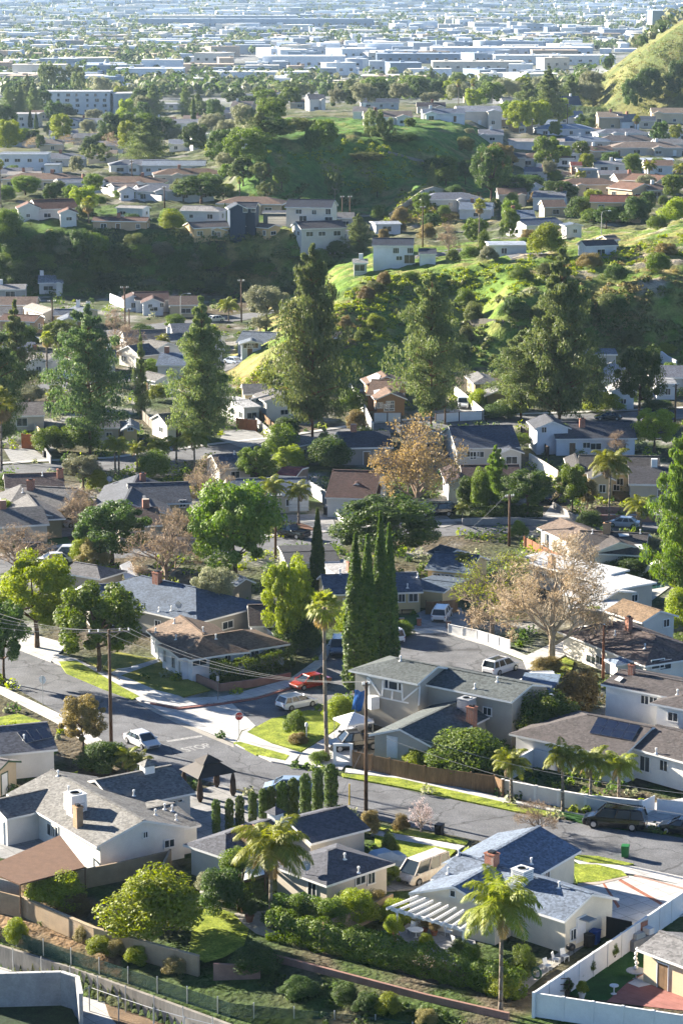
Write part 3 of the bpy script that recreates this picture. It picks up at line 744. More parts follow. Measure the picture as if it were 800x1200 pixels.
    def cooler(s, p, sz=1.1, h=1.0, m='metal_white'):
        q = s.hit(pp(p)[0], 'r')
        if not q: return
        c = q[0]; b = MB(); W = s.wings[0]; rot = math.atan2(W['d'].y, W['d'].x)
        b.box((c.x, c.y, c.z - .5), (sz * .8, sz * .8, .75), rot, 0); b.box((c.x, c.y, c.z + .25), (sz, sz, h), rot, 0, .97); b.box((c.x, c.y, c.z + .25 + h), (sz * 1.04, sz * 1.04, .06), rot, 0)
        for k in range(4):
            for t in (0, 1):
                a = rot + t * math.pi / 2; b.box((c.x, c.y, c.z + .42 + k * .18), (sz * 1.02, sz * .7, .07), a, 1)
        b.lathe((c.x, c.y, c.z + .31 + h), [(.0, 0), (sz * .36, 0), (sz * .36, .05), (sz * .3, .05), (sz * .28, .0)], 12, 1)
        s.kids.append(('roof_cooler', b, [M[m], M['metal_grey']]))
    def vents(s, spec, m='metal_white'):
        for p in pp(spec):
            q = s.hit(p, 'r')
            if not q: continue
            c = q[0]; b = MB(); b.tube(c - Vector((0, 0, .2)), c + Vector((0, 0, .45)), .07, .07, 7); b.tube(c + Vector((0, 0, .42)), c + Vector((0, 0, .56)), .13, .1, 7); b.lathe((c.x, c.y, c.z - .02), [(.22, 0), (.08, .12)], 8)
            s.kids.append(('vent_pipe', b, [M[m]]))
    def panel(s, spec, name='solar_panel', m='solar', lift=.12, cols=0, rows=0, frame=True):
        P = [s.hit(p, 'r') for p in pp(spec)]
        if any(x is None for x in P): return
        n = P[0][1]; n = n if n.z > 0 else -n
        c0 = P[0][0]; Q = []
        for x in P:
            v = x[0] - c0; Q.append(c0 + v - n * v.dot(n) + n * lift)
        b = MB()
        def lerp(u, v): return Q[0].lerp(Q[1], u).lerp(Q[3].lerp(Q[2], u), v)
        cols, rows = cols or 1, rows or 1
        for i in range(cols):
            for j in range(rows):
                g = .02
                f = [lerp((i + g) / cols, (j + g) / rows), lerp((i + 1 - g) / cols, (j + g) / rows), lerp((i + 1 - g) / cols, (j + 1 - g) / rows), lerp((i + g) / cols, (j + 1 - g) / rows)]
                nr = (f[1] - f[0]).cross(f[2] - f[0])
                if nr.dot(n) < 0: f.reverse()
                b.poly(f, 0); lo = [p - n * .06 for p in f]
                for a_ in range(4): b.poly([f[a_], lo[a_], lo[(a_ + 1) % 4], f[(a_ + 1) % 4]], 1)
                b.poly(lo[::-1], 1)
        s.kids.append((name, b, [M[m], M['steel']]))
    def dish(s, p):
        q = s.hit(pp(p)[0], 'r')
        if not q: return
        c = q[0]; b = MB(); top = c + Vector((0, 0, .7)); b.tube(c - Vector((0, 0, .1)), top, .035, .035, 6)
        d = Vector((.45, -.75, .5)).normalized(); u = d.orthogonal().normalized(); w = d.cross(u); k = len(b.v); n = 14
        for rr, dep in ((.02, 0), (.25, .05), (.42, .14)):
            for i in range(n): t = 2 * math.pi * i / n; b.v.append(tuple(top + d * dep + (u * math.cos(t) + w * math.sin(t)) * rr))
        for a in range(2):
            for i in range(n): j = (i + 1) % n; b.f.append((k + a * n + i, k + a * n + j, k + a * n + n + j, k + a * n + n + i)); b.m.append(0)
        b.tube(top + d * .05 - w * .3, top + d * .5, .015, .015, 5)
        s.kids.append(('satellite_dish', b, [M['metal_grey']]))
    def cupola(s, p):
        q = s.hit(pp(p)[0], 'r')
        if not q: return
        c = q[0]; b = MB(); W = s.wings[0]; rot = math.atan2(W['d'].y, W['d'].x)
        b.box((c.x, c.y, c.z - .6), (1., 1., 1.2), rot, 0); b.box((c.x, c.y, c.z + .6), (1.4, 1.4, .5), rot, 1, .05)
        s.kids.append(('cupola', b, [M['trim'], s.rm]))
    def extra(s, name, mb, mats): s.parts.append((name, mb, mats, []))
    def done(s):
        e = empty(s.name, s.c, s.label, s.cat, s.group)
        if s.walls.f: s.walls.build('wall', s.wm, e, s.c)
        rf = s.roofs.build('roof', [s.rm, s.tm], e, s.c) if s.roofs.f else e
        for n, mb, mt in s.kids: mb.build(n, mt, rf, s.c)
        for n, mb, mt, sub in s.parts:
            o = mb.build(n, mt, e, s.c)
            for n2, m2, t2 in sub: m2.build(n2, t2, o, s.c)
        s.e = e; ALLH.append(s)
        W = s.wings[0]; m = project(Vector(W['a']) + W['d'] * (W['L'] / 2) + Vector((0, 0, W['zr'])))
        if s.label: HOUSES.append((e, m, s.lm or s.label))
        else: ANON.append((e, m, m[1] - 16, 26, 'house_' + s.lm, s.c))
        return e
def slope_panel(mb, pts, h0, thick=.12, m=0): mb.slab([(p.x, p.y) for p in pts], h0 - thick, h0, m)
# ------------------------------------------------------------------ vehicles
def car(kind, front, rear, colour, label, group=None, h0=0., rough=.22):
    """front/rear: photograph positions of the two ends on the ground (one string of two points)"""
    pts = pp(front) if rear is None else pp(front) + pp(rear)
    a, b = at(pts[0]), at(pts[1]); a.z = b.z = 0
    mid = (a + b) / 2; d = (a - b); d.z = 0; d.normalize(); rz = math.atan2(d.y, d.x)
    z = zt(mid.x, mid.y) + h0
    return car3(kind, (mid.x, mid.y, z), rz, colour, label, group, rough)
DIM = dict(sedan=(4.7, 1.8, 1.42, .88, 1.45, -1.75, .55, -1.1, .33), hatch=(4.5, 1.82, 1.5, .92, 1.25, -2.1, .4, -1.75, .33), suv=(4.75, 1.9, 1.74, 1.02, 1.3, -2.25, .55, -2.0, .37),
    bigsuv=(5.7, 2.03, 1.92, 1.13, 1.75, -2.75, 1.0, -2.5, .41), pickup=(5.6, 1.98, 1.85, 1.08, 1.5, -.75, .8, -.45, .4), van=(5.2, 1.95, 2.05, 1.05, 2.1, -2.5, 1.25, -2.4, .36))
def car3(kind, loc, rz, colour, label, group=None, rough=.22):
    L, Wd, H, belt, x1, x0, r1, r0, wr = DIM[kind]; hw = Wd / 2; hl = L / 2; gc = .2
    paint = gloss('car_paint_' + colour.strip('#'), srgb(colour), rough, 0, .6) if isinstance(colour, str) else colour
    e = empty('parked_van' if kind == 'van' else 'parked_car' if kind != 'pickup' else 'pickup_truck', loc, label, 'van' if kind == 'van' else 'pickup truck' if kind == 'pickup' else 'car', group, rz)
    b = MB()
    # lower body: lofted sections along x
    st = [(-hl, .45, belt * .82, .80), (-hl + .12, .30, belt * .97, .93), (-hl + .5, gc, belt, .99), (x0 + .6, gc, belt, 1.), (x1 - .4, gc, belt, 1.), (x1 + .1, gc, belt * .98, .99), (hl - .45, gc, belt * .84, .95), (hl - .1, .27, belt * .74, .88), (hl, .42, belt * .62, .76)]
    st.sort(); ring = []
    for x, zl, zh, k in st:
        y = hw * k; zm = zl + (zh - zl) * .55
        ring.append([(x, -y * .93, zl), (x, -y, zm), (x, -y * .95, zh - .04), (x, -y * .8, zh), (x, y * .8, zh), (x, y * .95, zh - .04), (x, y, zm), (x, y * .93, zl)])
    for r0_, r1_ in zip(ring, ring[1:]):
        for i in range(8): j = (i + 1) % 8; b.poly([r0_[j], r0_[i], r1_[i], r1_[j]])
    b.poly(ring[0]); b.poly(ring[-1][::-1])
    # roof and pillars
    rw, bw = hw * .76, hw * .92
    roof = [(r0, -rw), (r1, -rw), (r1, rw), (r0, rw)]; base = [(x0, -bw), (x1, -bw), (x1, bw), (x0, bw)]
    k = len(b.v)
    b.v += [(x - (.02 if x < 0 else -.02), y * 1.0, H - .09) for x, y in roof] + [((x * .94 + (r0 + r1) / 2 * .06), y * .9, H) for x, y in roof]
    for q in ((4, 5, 6, 7), (0, 1, 5, 4), (1, 2, 6, 5), (2, 3, 7, 6), (3, 0, 4, 7), (3, 2, 1, 0)): b.f.append(tuple(k + i for i in q)); b.m.append(0)
    for (bx, by), (rx, ry) in zip(base, roof): b.bar((bx, by * .985, belt - .05), (rx, ry * .985, H - .05), .09, .09)
    for f in ((.45,) if kind == 'pickup' else (.40, .72)):
        for sg in (-1, 1):
            bx = x1 + (x0 - x1) * f; rx = r1 + (r0 - r1) * f; b.bar((bx, sg * bw * .985, belt - .05), (rx, sg * rw * .985, H - .05), .09, .08)
    if kind in ('bigsuv', 'suv'):
        for sg in (-1, 1): b.bar((r0 + .1, sg * rw * .9, H + .04), (r1 - .1, sg * rw * .9, H + .04), .05, .05)
    mats = [paint, M['black']]
    if kind == 'pickup':
        for sg in (-1, 1): b.box(((x0 - hl) / 2, sg * hw * .9, belt - .02), (hl + x0 - .1, .12, .13))
        b.box((-hl + .1, 0, belt - .02), (.12, hw * 1.75, .12)); b.box(((x0 - hl) / 2, 0, belt - .03), (hl + x0 - .3, hw * 1.6, .05), 0, 1)
    b.box((hl - .06, 0, .36), (.12, hw * 1.2, .2), 0, 1); b.box((-hl + .05, 0, .36), (.12, hw * 1.3, .16), 0, 1)
    b.build('body', mats, e)
    g = MB(); ins = .03; k = len(g.v)
    g.v += [(x - (ins if x > 0 else -ins), y * .96, belt - .03) for x, y in base] + [(x - (ins if x > 0 else -ins), y * .96, H - .09) for x, y in roof]
    for q in ((0, 1, 5, 4), (1, 2, 6, 5), (2, 3, 7, 6), (3, 0, 4, 7)): g.f.append(tuple(k + i for i in q)); g.m.append(0)
    g.build('windows', M['glass'], e)
    if 'sunroof' in label: q = MB(); q.box(((r0 + r1) / 2, 0, H + .002), ((r1 - r0) * .7, rw * 1.2, .025)); q.build('sunroof', M['glass'], e)
    for wx in (hl * .62, -hl * .60):
        for sg in (-1, 1):
            w = MB(); y = sg * (hw - .1); w.tube((wx, y - .11, wr), (wx, y + .12, wr), wr, wr, 14)
            o = w.build('wheel', M['tyre'], e)
            q = MB(); yo = sg * (hw + .025); q.tube((wx, yo - .02, wr), (wx, yo + .02, wr), wr * .62, wr * .58, 10); q.build('rim', M['rim'], o)
    for sg in (-1, 1):
        q = MB(); q.box((hl - .13, sg * hw * .66, belt * .56), (.16, .38, .14)); q.build('headlight', M['lamp'], e)
        q = MB(); q.box((-hl + .1, sg * hw * .74, belt * .68), (.14, .22, .2)); q.build('taillight', M['tail'], e)
        q = MB(); q.box((x1 - .25, sg * (hw + .08), belt), (.14, .2, .14)); q.build('mirror', paint, e)
    return e
def place_label(e, label): tag(e, label)
# ------------------------------------------------------------------ camera, light, air
cam = bpy.data.objects.new('camera', bpy.data.cameras.new('camera')); COL.objects.link(cam)
cam.location = CAM; cam.rotation_euler = (math.pi / 2 - PITCH, 0, 0)
cam.data.sensor_fit = 'VERTICAL'; cam.data.sensor_height = 36; cam.data.lens = 36 * F / 1200; cam.data.clip_start = 1; cam.data.clip_end = 40000
SC.camera = cam
SUN_EL, SUN_DIR = R(18.5), Vector((-.82, .57, 0)).normalized()
sv = Vector((SUN_DIR.x * math.cos(SUN_EL), SUN_DIR.y * math.cos(SUN_EL), math.sin(SUN_EL)))
sun = bpy.data.objects.new('sun', bpy.data.lights.new('sun', 'SUN')); COL.objects.link(sun)
sun.rotation_euler = (-sv).to_track_quat('-Z', 'Y').to_euler(); sun.data.energy = 5.0; sun.data.angle = R(.5); sun.data.color = (1., .905, .755)
wd = bpy.data.worlds.new('World'); SC.world = wd; wd.use_nodes = True; wn = wd.node_tree
sky = wn.nodes.new('ShaderNodeTexSky'); sky.sky_type = 'NISHITA'; sky.sun_disc = False; sky.sun_elevation = SUN_EL; sky.sun_rotation = math.atan2(SUN_DIR.x, SUN_DIR.y); sky.air_density = .75; sky.altitude = 2500; sky.dust_density = .1; sky.ozone_density = 3.
bg = wn.nodes['Background']; bg.inputs['Strength'].default_value = SKYS; wn.links.new(sky.outputs[0], bg.inputs[0])
SC.view_settings.view_transform = 'Standard'; SC.view_settings.look = 'None'; SC.view_settings.exposure = EXPOSURE; SC.view_settings.gamma = 1
SC.render.engine = 'CYCLES'; cy = SC.cycles
cy.max_bounces = 4; cy.diffuse_bounces = 1; cy.glossy_bounces = 2; cy.transmission_bounces = 2; cy.volume_bounces = 0; cy.transparent_max_bounces = 4; cy.caustics_reflective = False; cy.caustics_refractive = False
cy.use_adaptive_sampling = True; cy.adaptive_threshold = .02; cy.use_denoising = True; cy.sample_clamp_indirect = 6
# ------------------------------------------------------------------ the ground: one sheet to the horizon
def fbm(x, y, s, o=4): return noise.fractal(Vector((x * s, y * s, 1.7)), 1., 2., o)
def lerp3(a, b, t): t = min(max(t, 0), 1); return tuple(a[i] * (1 - t) + b[i] * t for i in range(3))
SOIL, YARD, GREEN, GRASS2, DRY, BRUSH, URB, MOUNT = (.10, .082, .055), (.055, .08, .028), (.075, .135, .022), (.12, .19, .03), (.26, .21, .085), (.055, .065, .03), (.20, .19, .17), (.10, .10, .075)
def ground_colour(x, y, z):
    t = x / y; px = 400 + t * 3012; n1, n2 = fbm(x, y, .05), fbm(x + 50, y, .16); n3 = fbm(x, y + 90, .012)
    if z < .25 and y < 640:
        c = lerp3(SOIL, YARD, .5 + n1 * 1.4); return lerp3(c, (.26, .25, .23), (n2 - .12) * 3 + n1) if y > 240 else lerp3(c, (.19, .125, .07), .7 + n2 * 2) if px < 125 and 1 < chan(x, y) < 9 else lerp3(c, (.05, .08, .02), .35 + n2 * 2)
    if y < 640 and px > 265:          # the grassy ridge
        lit = .55 + n1 * 1.0  # random noise mix of the two grass greens
        c = lerp3(GREEN, GRASS2, lit); c = lerp3(c, DRY, (.1 + n2 * .9 + max(0, (375 - px) / 120) + (.12 if px > 640 else 0) + max(0, (px - 600) / 1400))); return lerp3(c, (.30, .26, .20), max(0, fbm(x, y, .09) - .28) * 5 if px > 600 else 0)
    if y < 690 and px <= 330: return lerp3(BRUSH, GREEN, .35 + n1 * 1.2 + (.5 if px < 60 and y < 635 else 0))
    if 690 < y < 900 and 280 < px < 580 and z > 9:
        c = lerp3((.06, .13, .03), (.10, .19, .035), .5 + n1); return lerp3(c, DRY, n2 * 1.2 - .15 + (.75 if 445 < px < 580 and y < 745 else 0))
    if px > 655 and y > 1130 and z > 11.5: return lerp3((.16, .155, .055), (.085, .11, .035), .45 + n1 * 1.5)
    if y > 5500: return lerp3(MOUNT, (.06, .075, .05), .5 + n3 * 2)
    if y > 1400: return lerp3((.24, .245, .25), (.10, .115, .08), .4 + n3 * 1.5 + n1 * .6)
    return lerp3(lerp3((.06, .08, .03), (.13, .125, .06), .4 + n1 * 1.5), URB, n2 * 1.6 - .15)
def build_ground():
    tt = np.concatenate([np.linspace(-.6, -.2, 24)[:-1], np.linspace(-.2, .2, 260), np.linspace(.2, .6, 24)[1:]])
    yy = np.concatenate([np.linspace(42, 165, 12)[:-1], np.linspace(165, 235, 150)[:-1], np.linspace(235, 450, 80)[:-1], np.linspace(450, 960, 330)[:-1], np.geomspace(960, 13500, 150)])
    V, C, Fc = [], [], []
    for y in yy:
        for t in tt:
            x = t * y; z = zt(x, y)
            c = ground_colour(x, y, z)
            if z > .3 and y < 5000: z += min(1, (z - .3) / 2) * (fbm(x, y, .09) * .9 + fbm(x, y, .3) * .6)
            V.append((x, y, z)); C.append((*c, 1))
    n = len(tt)
    for j in range(len(yy) - 1):
        for i in range(n - 1): k = j * n + i; Fc.append((k, k + 1, k + n + 1, k + n))
    me = bpy.data.meshes.new('ground'); me.from_pydata(V, [], Fc); at_ = me.color_attributes.new('soil', 'FLOAT_COLOR', 'POINT'); at_.data.foreach_set('color', np.array(C, 'f').ravel())
    me.polygons.foreach_set('use_smooth', [True] * len(Fc)); me.update()
    m, nn, b, out = nt_new('ground_cover'); L = nn.links.new
    a = N(nn, 'VertexColor', layer_name='soil'); g = N(nn, 'NewGeometry'); res = a.outputs[0]
    for sc, lo, hi in ((.5, .6, 1.4), (2.6, .72, 1.3), (9., .8, 1.2)):
        t = N(nn, 'TexNoise', Scale=sc, Detail=4., Roughness=.65); L(g.outputs['Position'], t.inputs['Vector']); mr = N(nn, 'MapRange'); mr.inputs['From Min'].default_value = .3; mr.inputs['From Max'].default_value = .7; mr.inputs['To Min'].default_value = lo; mr.inputs['To Max'].default_value = hi
        L(t.outputs[0], mr.inputs['Value']); hs = N(nn, 'HueSaturation'); L(res, hs.inputs['Color']); L(mr.outputs[0], hs.inputs['Value']); res = hs.outputs[0]
    L(res, b.inputs['Base Color']); b.inputs['Roughness'].default_value = .95; b.inputs['Specular IOR Level'].default_value = .1
    bp = N(nn, 'Bump', Strength=.9, Distance=.35); t = N(nn, 'TexNoise', Scale=1.6, Detail=5.); L(g.outputs['Position'], t.inputs['Vector']); L(t.outputs[0], bp.inputs['Height']); L(bp.outputs[0], b.inputs['Normal'])
    me.materials.append(m); tag(link('ground', me), kind='structure')
build_ground()
def gz(x, y):
    z = zt(x, y)
    if z > .3 and y < 5000: z += min(1, (z - .3) / 2) * (fbm(x, y, .09) * .9 + fbm(x, y, .3) * .6)
    return z
def haze():
    b = MB(); x, y0, y1, z0, z1 = 8500, -300, 14500, -8, 180
    b.box((0, (y0 + y1) / 2, z0), (2 * x, y1 - y0, z1 - z0)); m = bpy.data.materials.new('haze_air'); m.use_nodes = True; n = m.node_tree; n.nodes.clear()
    o = n.nodes.new('ShaderNodeOutputMaterial'); v = n.nodes.new('ShaderNodeVolumePrincipled'); v.inputs['Color'].default_value = (.58, .79, 1., 1); v.inputs['Density'].default_value = HAZE; v.inputs['Anisotropy'].default_value = .25
    n.links.new(v.outputs[0], o.inputs['Volume']); tag(b.build('haze', m), kind='stuff')
if HAZE: haze()
# ------------------------------------------------------------------ sheets on the flat ground
def W0(s, z=0.): return [plane(p, z) for p in pp(s)]
NS = [0]
def sheet(name, s, m, z=.004, z0=None, kind='structure', label=None, cat=None):
    NS[0] += 1; z += (NS[0] % 13) * .0016 if z > .03 else 0
    b = MB(); b.slab([(q.x, q.y) for q in W0(s, z)], z if z0 is None else z0, z); o = b.build(name, m)
    tag(o, label, cat, None, kind); return o
def strip(name, s, width, m, lift=.08, kind='structure', step=3.):
    P = [at(p) for p in pp(s)]; pts = []
    for a, b_ in zip(P, P[1:]):
        k = max(1, int((b_ - a).length / step))
        for i in range(k): pts.append(a.lerp(b_, i / k))
    pts.append(P[-1]); mb = MB(); rows = []
    for i, p in enumerate(pts):
        d = (pts[min(i + 1, len(pts) - 1)] - pts[max(i - 1, 0)]); d.z = 0; d.normalize(); n = Vector((-d.y, d.x, 0))
        rows.append([(q.x, q.y, gz(q.x, q.y) + lift) for q in (p + n * (width * u) for u in (-.5, -.25, 0, .25, .5))])
    for a, b_ in zip(rows, rows[1:]):
        for i in range(4):
            f = [Vector(q) for q in (a[i], a[i + 1], b_[i + 1], b_[i])]
            if (f[1] - f[0]).cross(f[2] - f[0]).z < 0: f.reverse()
            mb.poly(f)
    return tag(mb.build(name, m), kind=kind)
# ------------------------------------------------------------------ streets, pavements, gardens
sheet('street', 'P -90,712 32,764 165,821 215,846 274,871 340,899 400,910 608,953 686,965 800,982 960,1010 960,1062 800,1030 740,1014 665,1001 559,985 449,962 300,930 215,908 140,882 74,838 7,800 -90,756', M['asphalt'], .004)
sheet('side_street', 'P 268,821 300,815 344,802 375,778 392,752 400,738 440,736 470,744 520,742 572,757 612,775 620,790 606,812 480,818 425,812 385,826 330,840 300,852', M['asphalt'], .008)
sheet('apron', 'P 165,821 182,818 268,820 300,851 283,856 276,871 215,847', M['concrete'], .012)
sheet('gutter', 'P 165,822 216,847 274,872 274,876 214,851 160,824', M['concrete_old'], .016)
sheet('patch', 'P 449,950 475,944 482,950 452,960', M['asphalt_light'], .008)
# kerbs, walks and driveways stand 12 cm above the asphalt
sheet('sidewalk', 'P -60,718 24,755 90,772 140,797 182,816 165,821 135,806 32,762 -60,726', M['concrete'], .12, -.05)
sheet('corner_walk', 'P 128,782 190,806 216,818 262,816 300,806 340,795 372,772 388,748 394,752 377,780 345,803 300,816 262,822 210,828 165,820 150,806', M['concrete'], .12, -.05)
sheet('kerb', 'P 176,823 210,829 262,823 300,817 345,804 345,805 300,818.5 262,824.5 209,830.5 176,824', M['kerb_red'], .125, -.05)
sheet('driveway', 'P 18,738 80,754 60,775 0,752', M['concrete'], .125, -.05)
sheet('verge', 'P 69,775 90,774 145,806 164,816 155,819 120,806 78,788', M['lawn'], .13, -.05)
sheet('front_lawn', 'P 98,772 140,764 170,770 190,772 212,790 246,808 215,816 182,808 150,794 118,783', M['lawn_dry'], .135, -.05)
sheet('garden_path', 'P 130,788 184,772 188,775 140,792', M['concrete'], .14, -.05)
sheet('near_walk', 'P -40,792 4,805 74,838 140,880 176,902 168,908 130,890 66,846 0,812 -40,802', M['concrete'], .12, -.05)
sheet('grass_plot', 'P 0,840 22,836 52,846 40,858 0,852', M['lawn'], .13, -.05)
sheet('corner_lawn', 'P 290,857 318,842 360,832 402,836 408,842 382,862 353,880 318,870', M['lawn'], .14, -.05)
sheet('corner_path', 'P 276,872 284,857 300,850 290,858 318,871 353,882 347,889 340,896 318,892', M['concrete'], .12, -.05)
sheet('verge_strip', 'P 274,870 281,869 339,885 334,891 300,884', M['lawn'], .14, -.05)
sheet('house_drive', 'P 353,882 384,862 408,846 424,850 418,880 400,902 375,899 347,895', M['concrete'], .125, -.05)
sheet('fence_walk', 'P 405,900 470,907 588,934 652,948 690,955 688,960 650,952 586,939 468,912 404,905', M['concrete'], .12, -.05)
sheet('grass_verge', 'P 400,906 468,912 586,939 650,952 648,957 606,951 470,922 402,910', M['lawn'], .13, -.05)
sheet('wall_verge', 'P 652,950 690,957 740,966 740,972 686,965 650,955', M['lawn_dark'], .13, -.05)
sheet('white_house_drive', 'P 740,945 800,935 860,945 860,988 800,976 746,967', M['concrete'], .115, -.05)
sheet('near_verge', 'P 440,966 470,970 548,985 546,990 470,977 438,971', M['lawn'], .13, -.05)
sheet('near_pavement', 'P 436,972 470,978 545,991 536,996 466,984 434,978', M['concrete'], .12, -.05)
sheet('side_garden', 'P 438,978 466,984 534,996 524,1006 462,1009 440,990', M['lawn'], .13, -.05)
sheet('van_drive', 'P 440,1000 470,1010 528,1008 512,1040 450,1044', M['paving'], .11, -.05)
sheet('corner_verge', 'P 668,1001 700,1003 742,1012 732,1014 690,1010', M['lawn'], .13, -.05)
sheet('near_footpath', 'P 672,1007 690,1011 742,1015 860,1040 860,1050 740,1024 690,1018', M['concrete'], .12, -.05)
sheet('round_lawn', 'P 668,1012 700,1013 728,1020 734,1026 700,1033 676,1034', M['lawn'], .13, -.05)
sheet('wide_driveway', 'P 676,1036 702,1034 736,1026 800,1037 880,1056 880,1072 800,1072 740,1082 690,1086 700,1062', M['concrete'], .125, -.05)
for s_ in ('P 705,1035 707,1034 726,1062 723,1064', 'P 724,1032 727,1030 776,1058 773,1060', 'P 742,1026 744,1025 800,1040 800,1042'):
    sheet('brick_band', s_, M['brick'], .135, -.05)
sheet('brick_edge', 'P 676,1035 702,1033 736,1026 735,1028 702,1036 676,1038', M['brick'], .14, -.05)
sheet('courtyard', 'P 214,932 258,918 300,935 345,945 400,960 330,964 262,982 238,1000 216,990', M['paving'], .02)
sheet('lawn', 'P 226,1074 240,1064 262,1066 282,1074 292,1088 286,1108 262,1122 240,1128 222,1118', M['lawn'], .03)
sheet('stone_patio', 'P 274,1070 330,1066 340,1088 318,1100 300,1094 284,1082', M['concrete_old'], .035)
sheet('pergola_patio', 'P 448,1104 478,1082 556,1100 560,1128 536,1132', M['paving'], .04)
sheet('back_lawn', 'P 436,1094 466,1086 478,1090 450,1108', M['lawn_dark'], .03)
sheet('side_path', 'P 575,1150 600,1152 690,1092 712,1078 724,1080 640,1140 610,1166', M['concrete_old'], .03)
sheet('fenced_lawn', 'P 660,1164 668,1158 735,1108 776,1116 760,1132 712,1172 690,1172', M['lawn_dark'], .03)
sheet('brick_patio', 'P 710,1174 736,1150 762,1136 800,1142 860,1156 860,1190 780,1182', brick_mat('rose_paving', (.34, .14, .12), (.29, .12, .10), (.30, .2, .17), 4.), .035)
sheet('drop_cloth', 'P 735,1152 764,1136 772,1142 770,1152 748,1157', M['canvas'], .05)
sheet('left_terrace', 'P -30,960 20,962 55,985 40,1012 -30,1000', M['paving'], .02)
sheet('cul_de_sac_walk', 'P 396,738 440,732 470,738 520,735 575,750 622,770 634,790 620,800 618,786 612,772 572,756 520,741 470,743 440,735', M['concrete'], .12, -.05)
sheet('white_drive', 'P 618,782 612,770 650,752 680,745 700,752 660,768 634,786', M['concrete'], .125, -.05)
sheet('round_garden', 'P 634,785 662,770 672,775 668,790 640,796', M['lawn'], .14, -.05)
sheet('cream_house_drive', 'P 470,738 478,722 505,712 540,712 548,735 520,736', M['paving'], .11, -.05)
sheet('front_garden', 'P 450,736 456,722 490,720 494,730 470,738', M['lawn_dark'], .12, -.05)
# the middle streets
strip('back_street', 'P -60,672 30,656 90,648 200,642 330,638 400,630 480,622 560,618 640,615 740,614 860,598', 9., M['asphalt'], .01)
strip('back_sidewalk', 'P -60,660 30,646 90,638 200,632 330,628 400,621 480,613 560,609 640,606 740,604 860,588', 1.6, M['concrete'], .1)
strip('upper_street', 'P -60,556 40,550 130,545 250,529 330,520 420,505 500,497 600,493 720,489 860,482', 9., M['asphalt'], .02)
strip('upper_sidewalk', 'P -60,547 40,541 130,537 250,521 330,512 420,498 500,490 600,486 720,482 860,475', 1.5, M['concrete'], .12)
strip('valley_street', 'P -60,470 45,456 100,448 180,440 240,436 275,424 300,412', 8., M['asphalt'], .03)
strip('foot_street', 'P 120,392 200,381 260,375 300,369 345,360', 8., M['asphalt'], .05)
strip('hill_street', 'P 455,310 500,300 540,293 580,297 620,303', 8., M['asphalt'], .15)
for nm, s_ in (('drive_left', 'W5 20,345 150,340 240,400 60,415'), ('drive_mid', 'W6 250,260 380,250 460,300 350,345 230,300'), ('drive_truck', 'W3 440,500 520,440 640,430 660,490'),
    ('drive_centre', 'Y7 300,330 480,320 580,350 600,410 480,415 330,370'), ('drive_black_car', 'Y4 480,110 600,40 690,105 620,125'), ('drive_olive', 'Y8 310,330 380,330 380,390 320,400'),
    ('drive_right', 'M3 320,370 365,310 460,370 420,395')):
    sheet('driveway', s_, M['paving'], .06)
sheet('mulch_bed', 'Y7 270,375 320,360 420,370 495,400 480,415 400,405', M['mulch'], .07)
sheet('mulch_slope', 'Y7 560,275 600,262 680,330 660,365', M['mulch'], .3, -.05)
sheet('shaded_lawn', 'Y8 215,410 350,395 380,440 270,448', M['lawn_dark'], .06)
# writing on the road
def road_text(word, centre, toward, size, stretch=2.4):
    c = plane(pp(centre)[0], .011); a, b = W0(toward); d = (b - a); d.z = 0; d.normalize()
    cu = bpy.data.curves.new('road_lettering', 'FONT'); cu.body = word; cu.size = size; cu.align_x = 'CENTER'; cu.align_y = 'CENTER'; cu.offset = .03
    o = bpy.data.objects.new('tmp', cu); COL.objects.link(o); dg = bpy.context.evaluated_depsgraph_get(); me = bpy.data.meshes.new_from_object(o.evaluated_get(dg)); COL.objects.unlink(o); bpy.data.objects.remove(o)
    me.materials.clear(); me.materials.append(M['paint']); o = link('road_lettering', me, None, c); o.scale = (1, stretch, 1); o.rotation_euler.z = math.atan2(d.y, d.x) - math.pi / 2
    tag(o, None, None, None, 'structure'); return o
road_text('STOP', 'M4 684,522', 'M4 720,540 560,470', 1.3, 1.5)
sheet('stop_line', 'M4 578,497 700,478 704,484 582,503', M['paint'], .012)
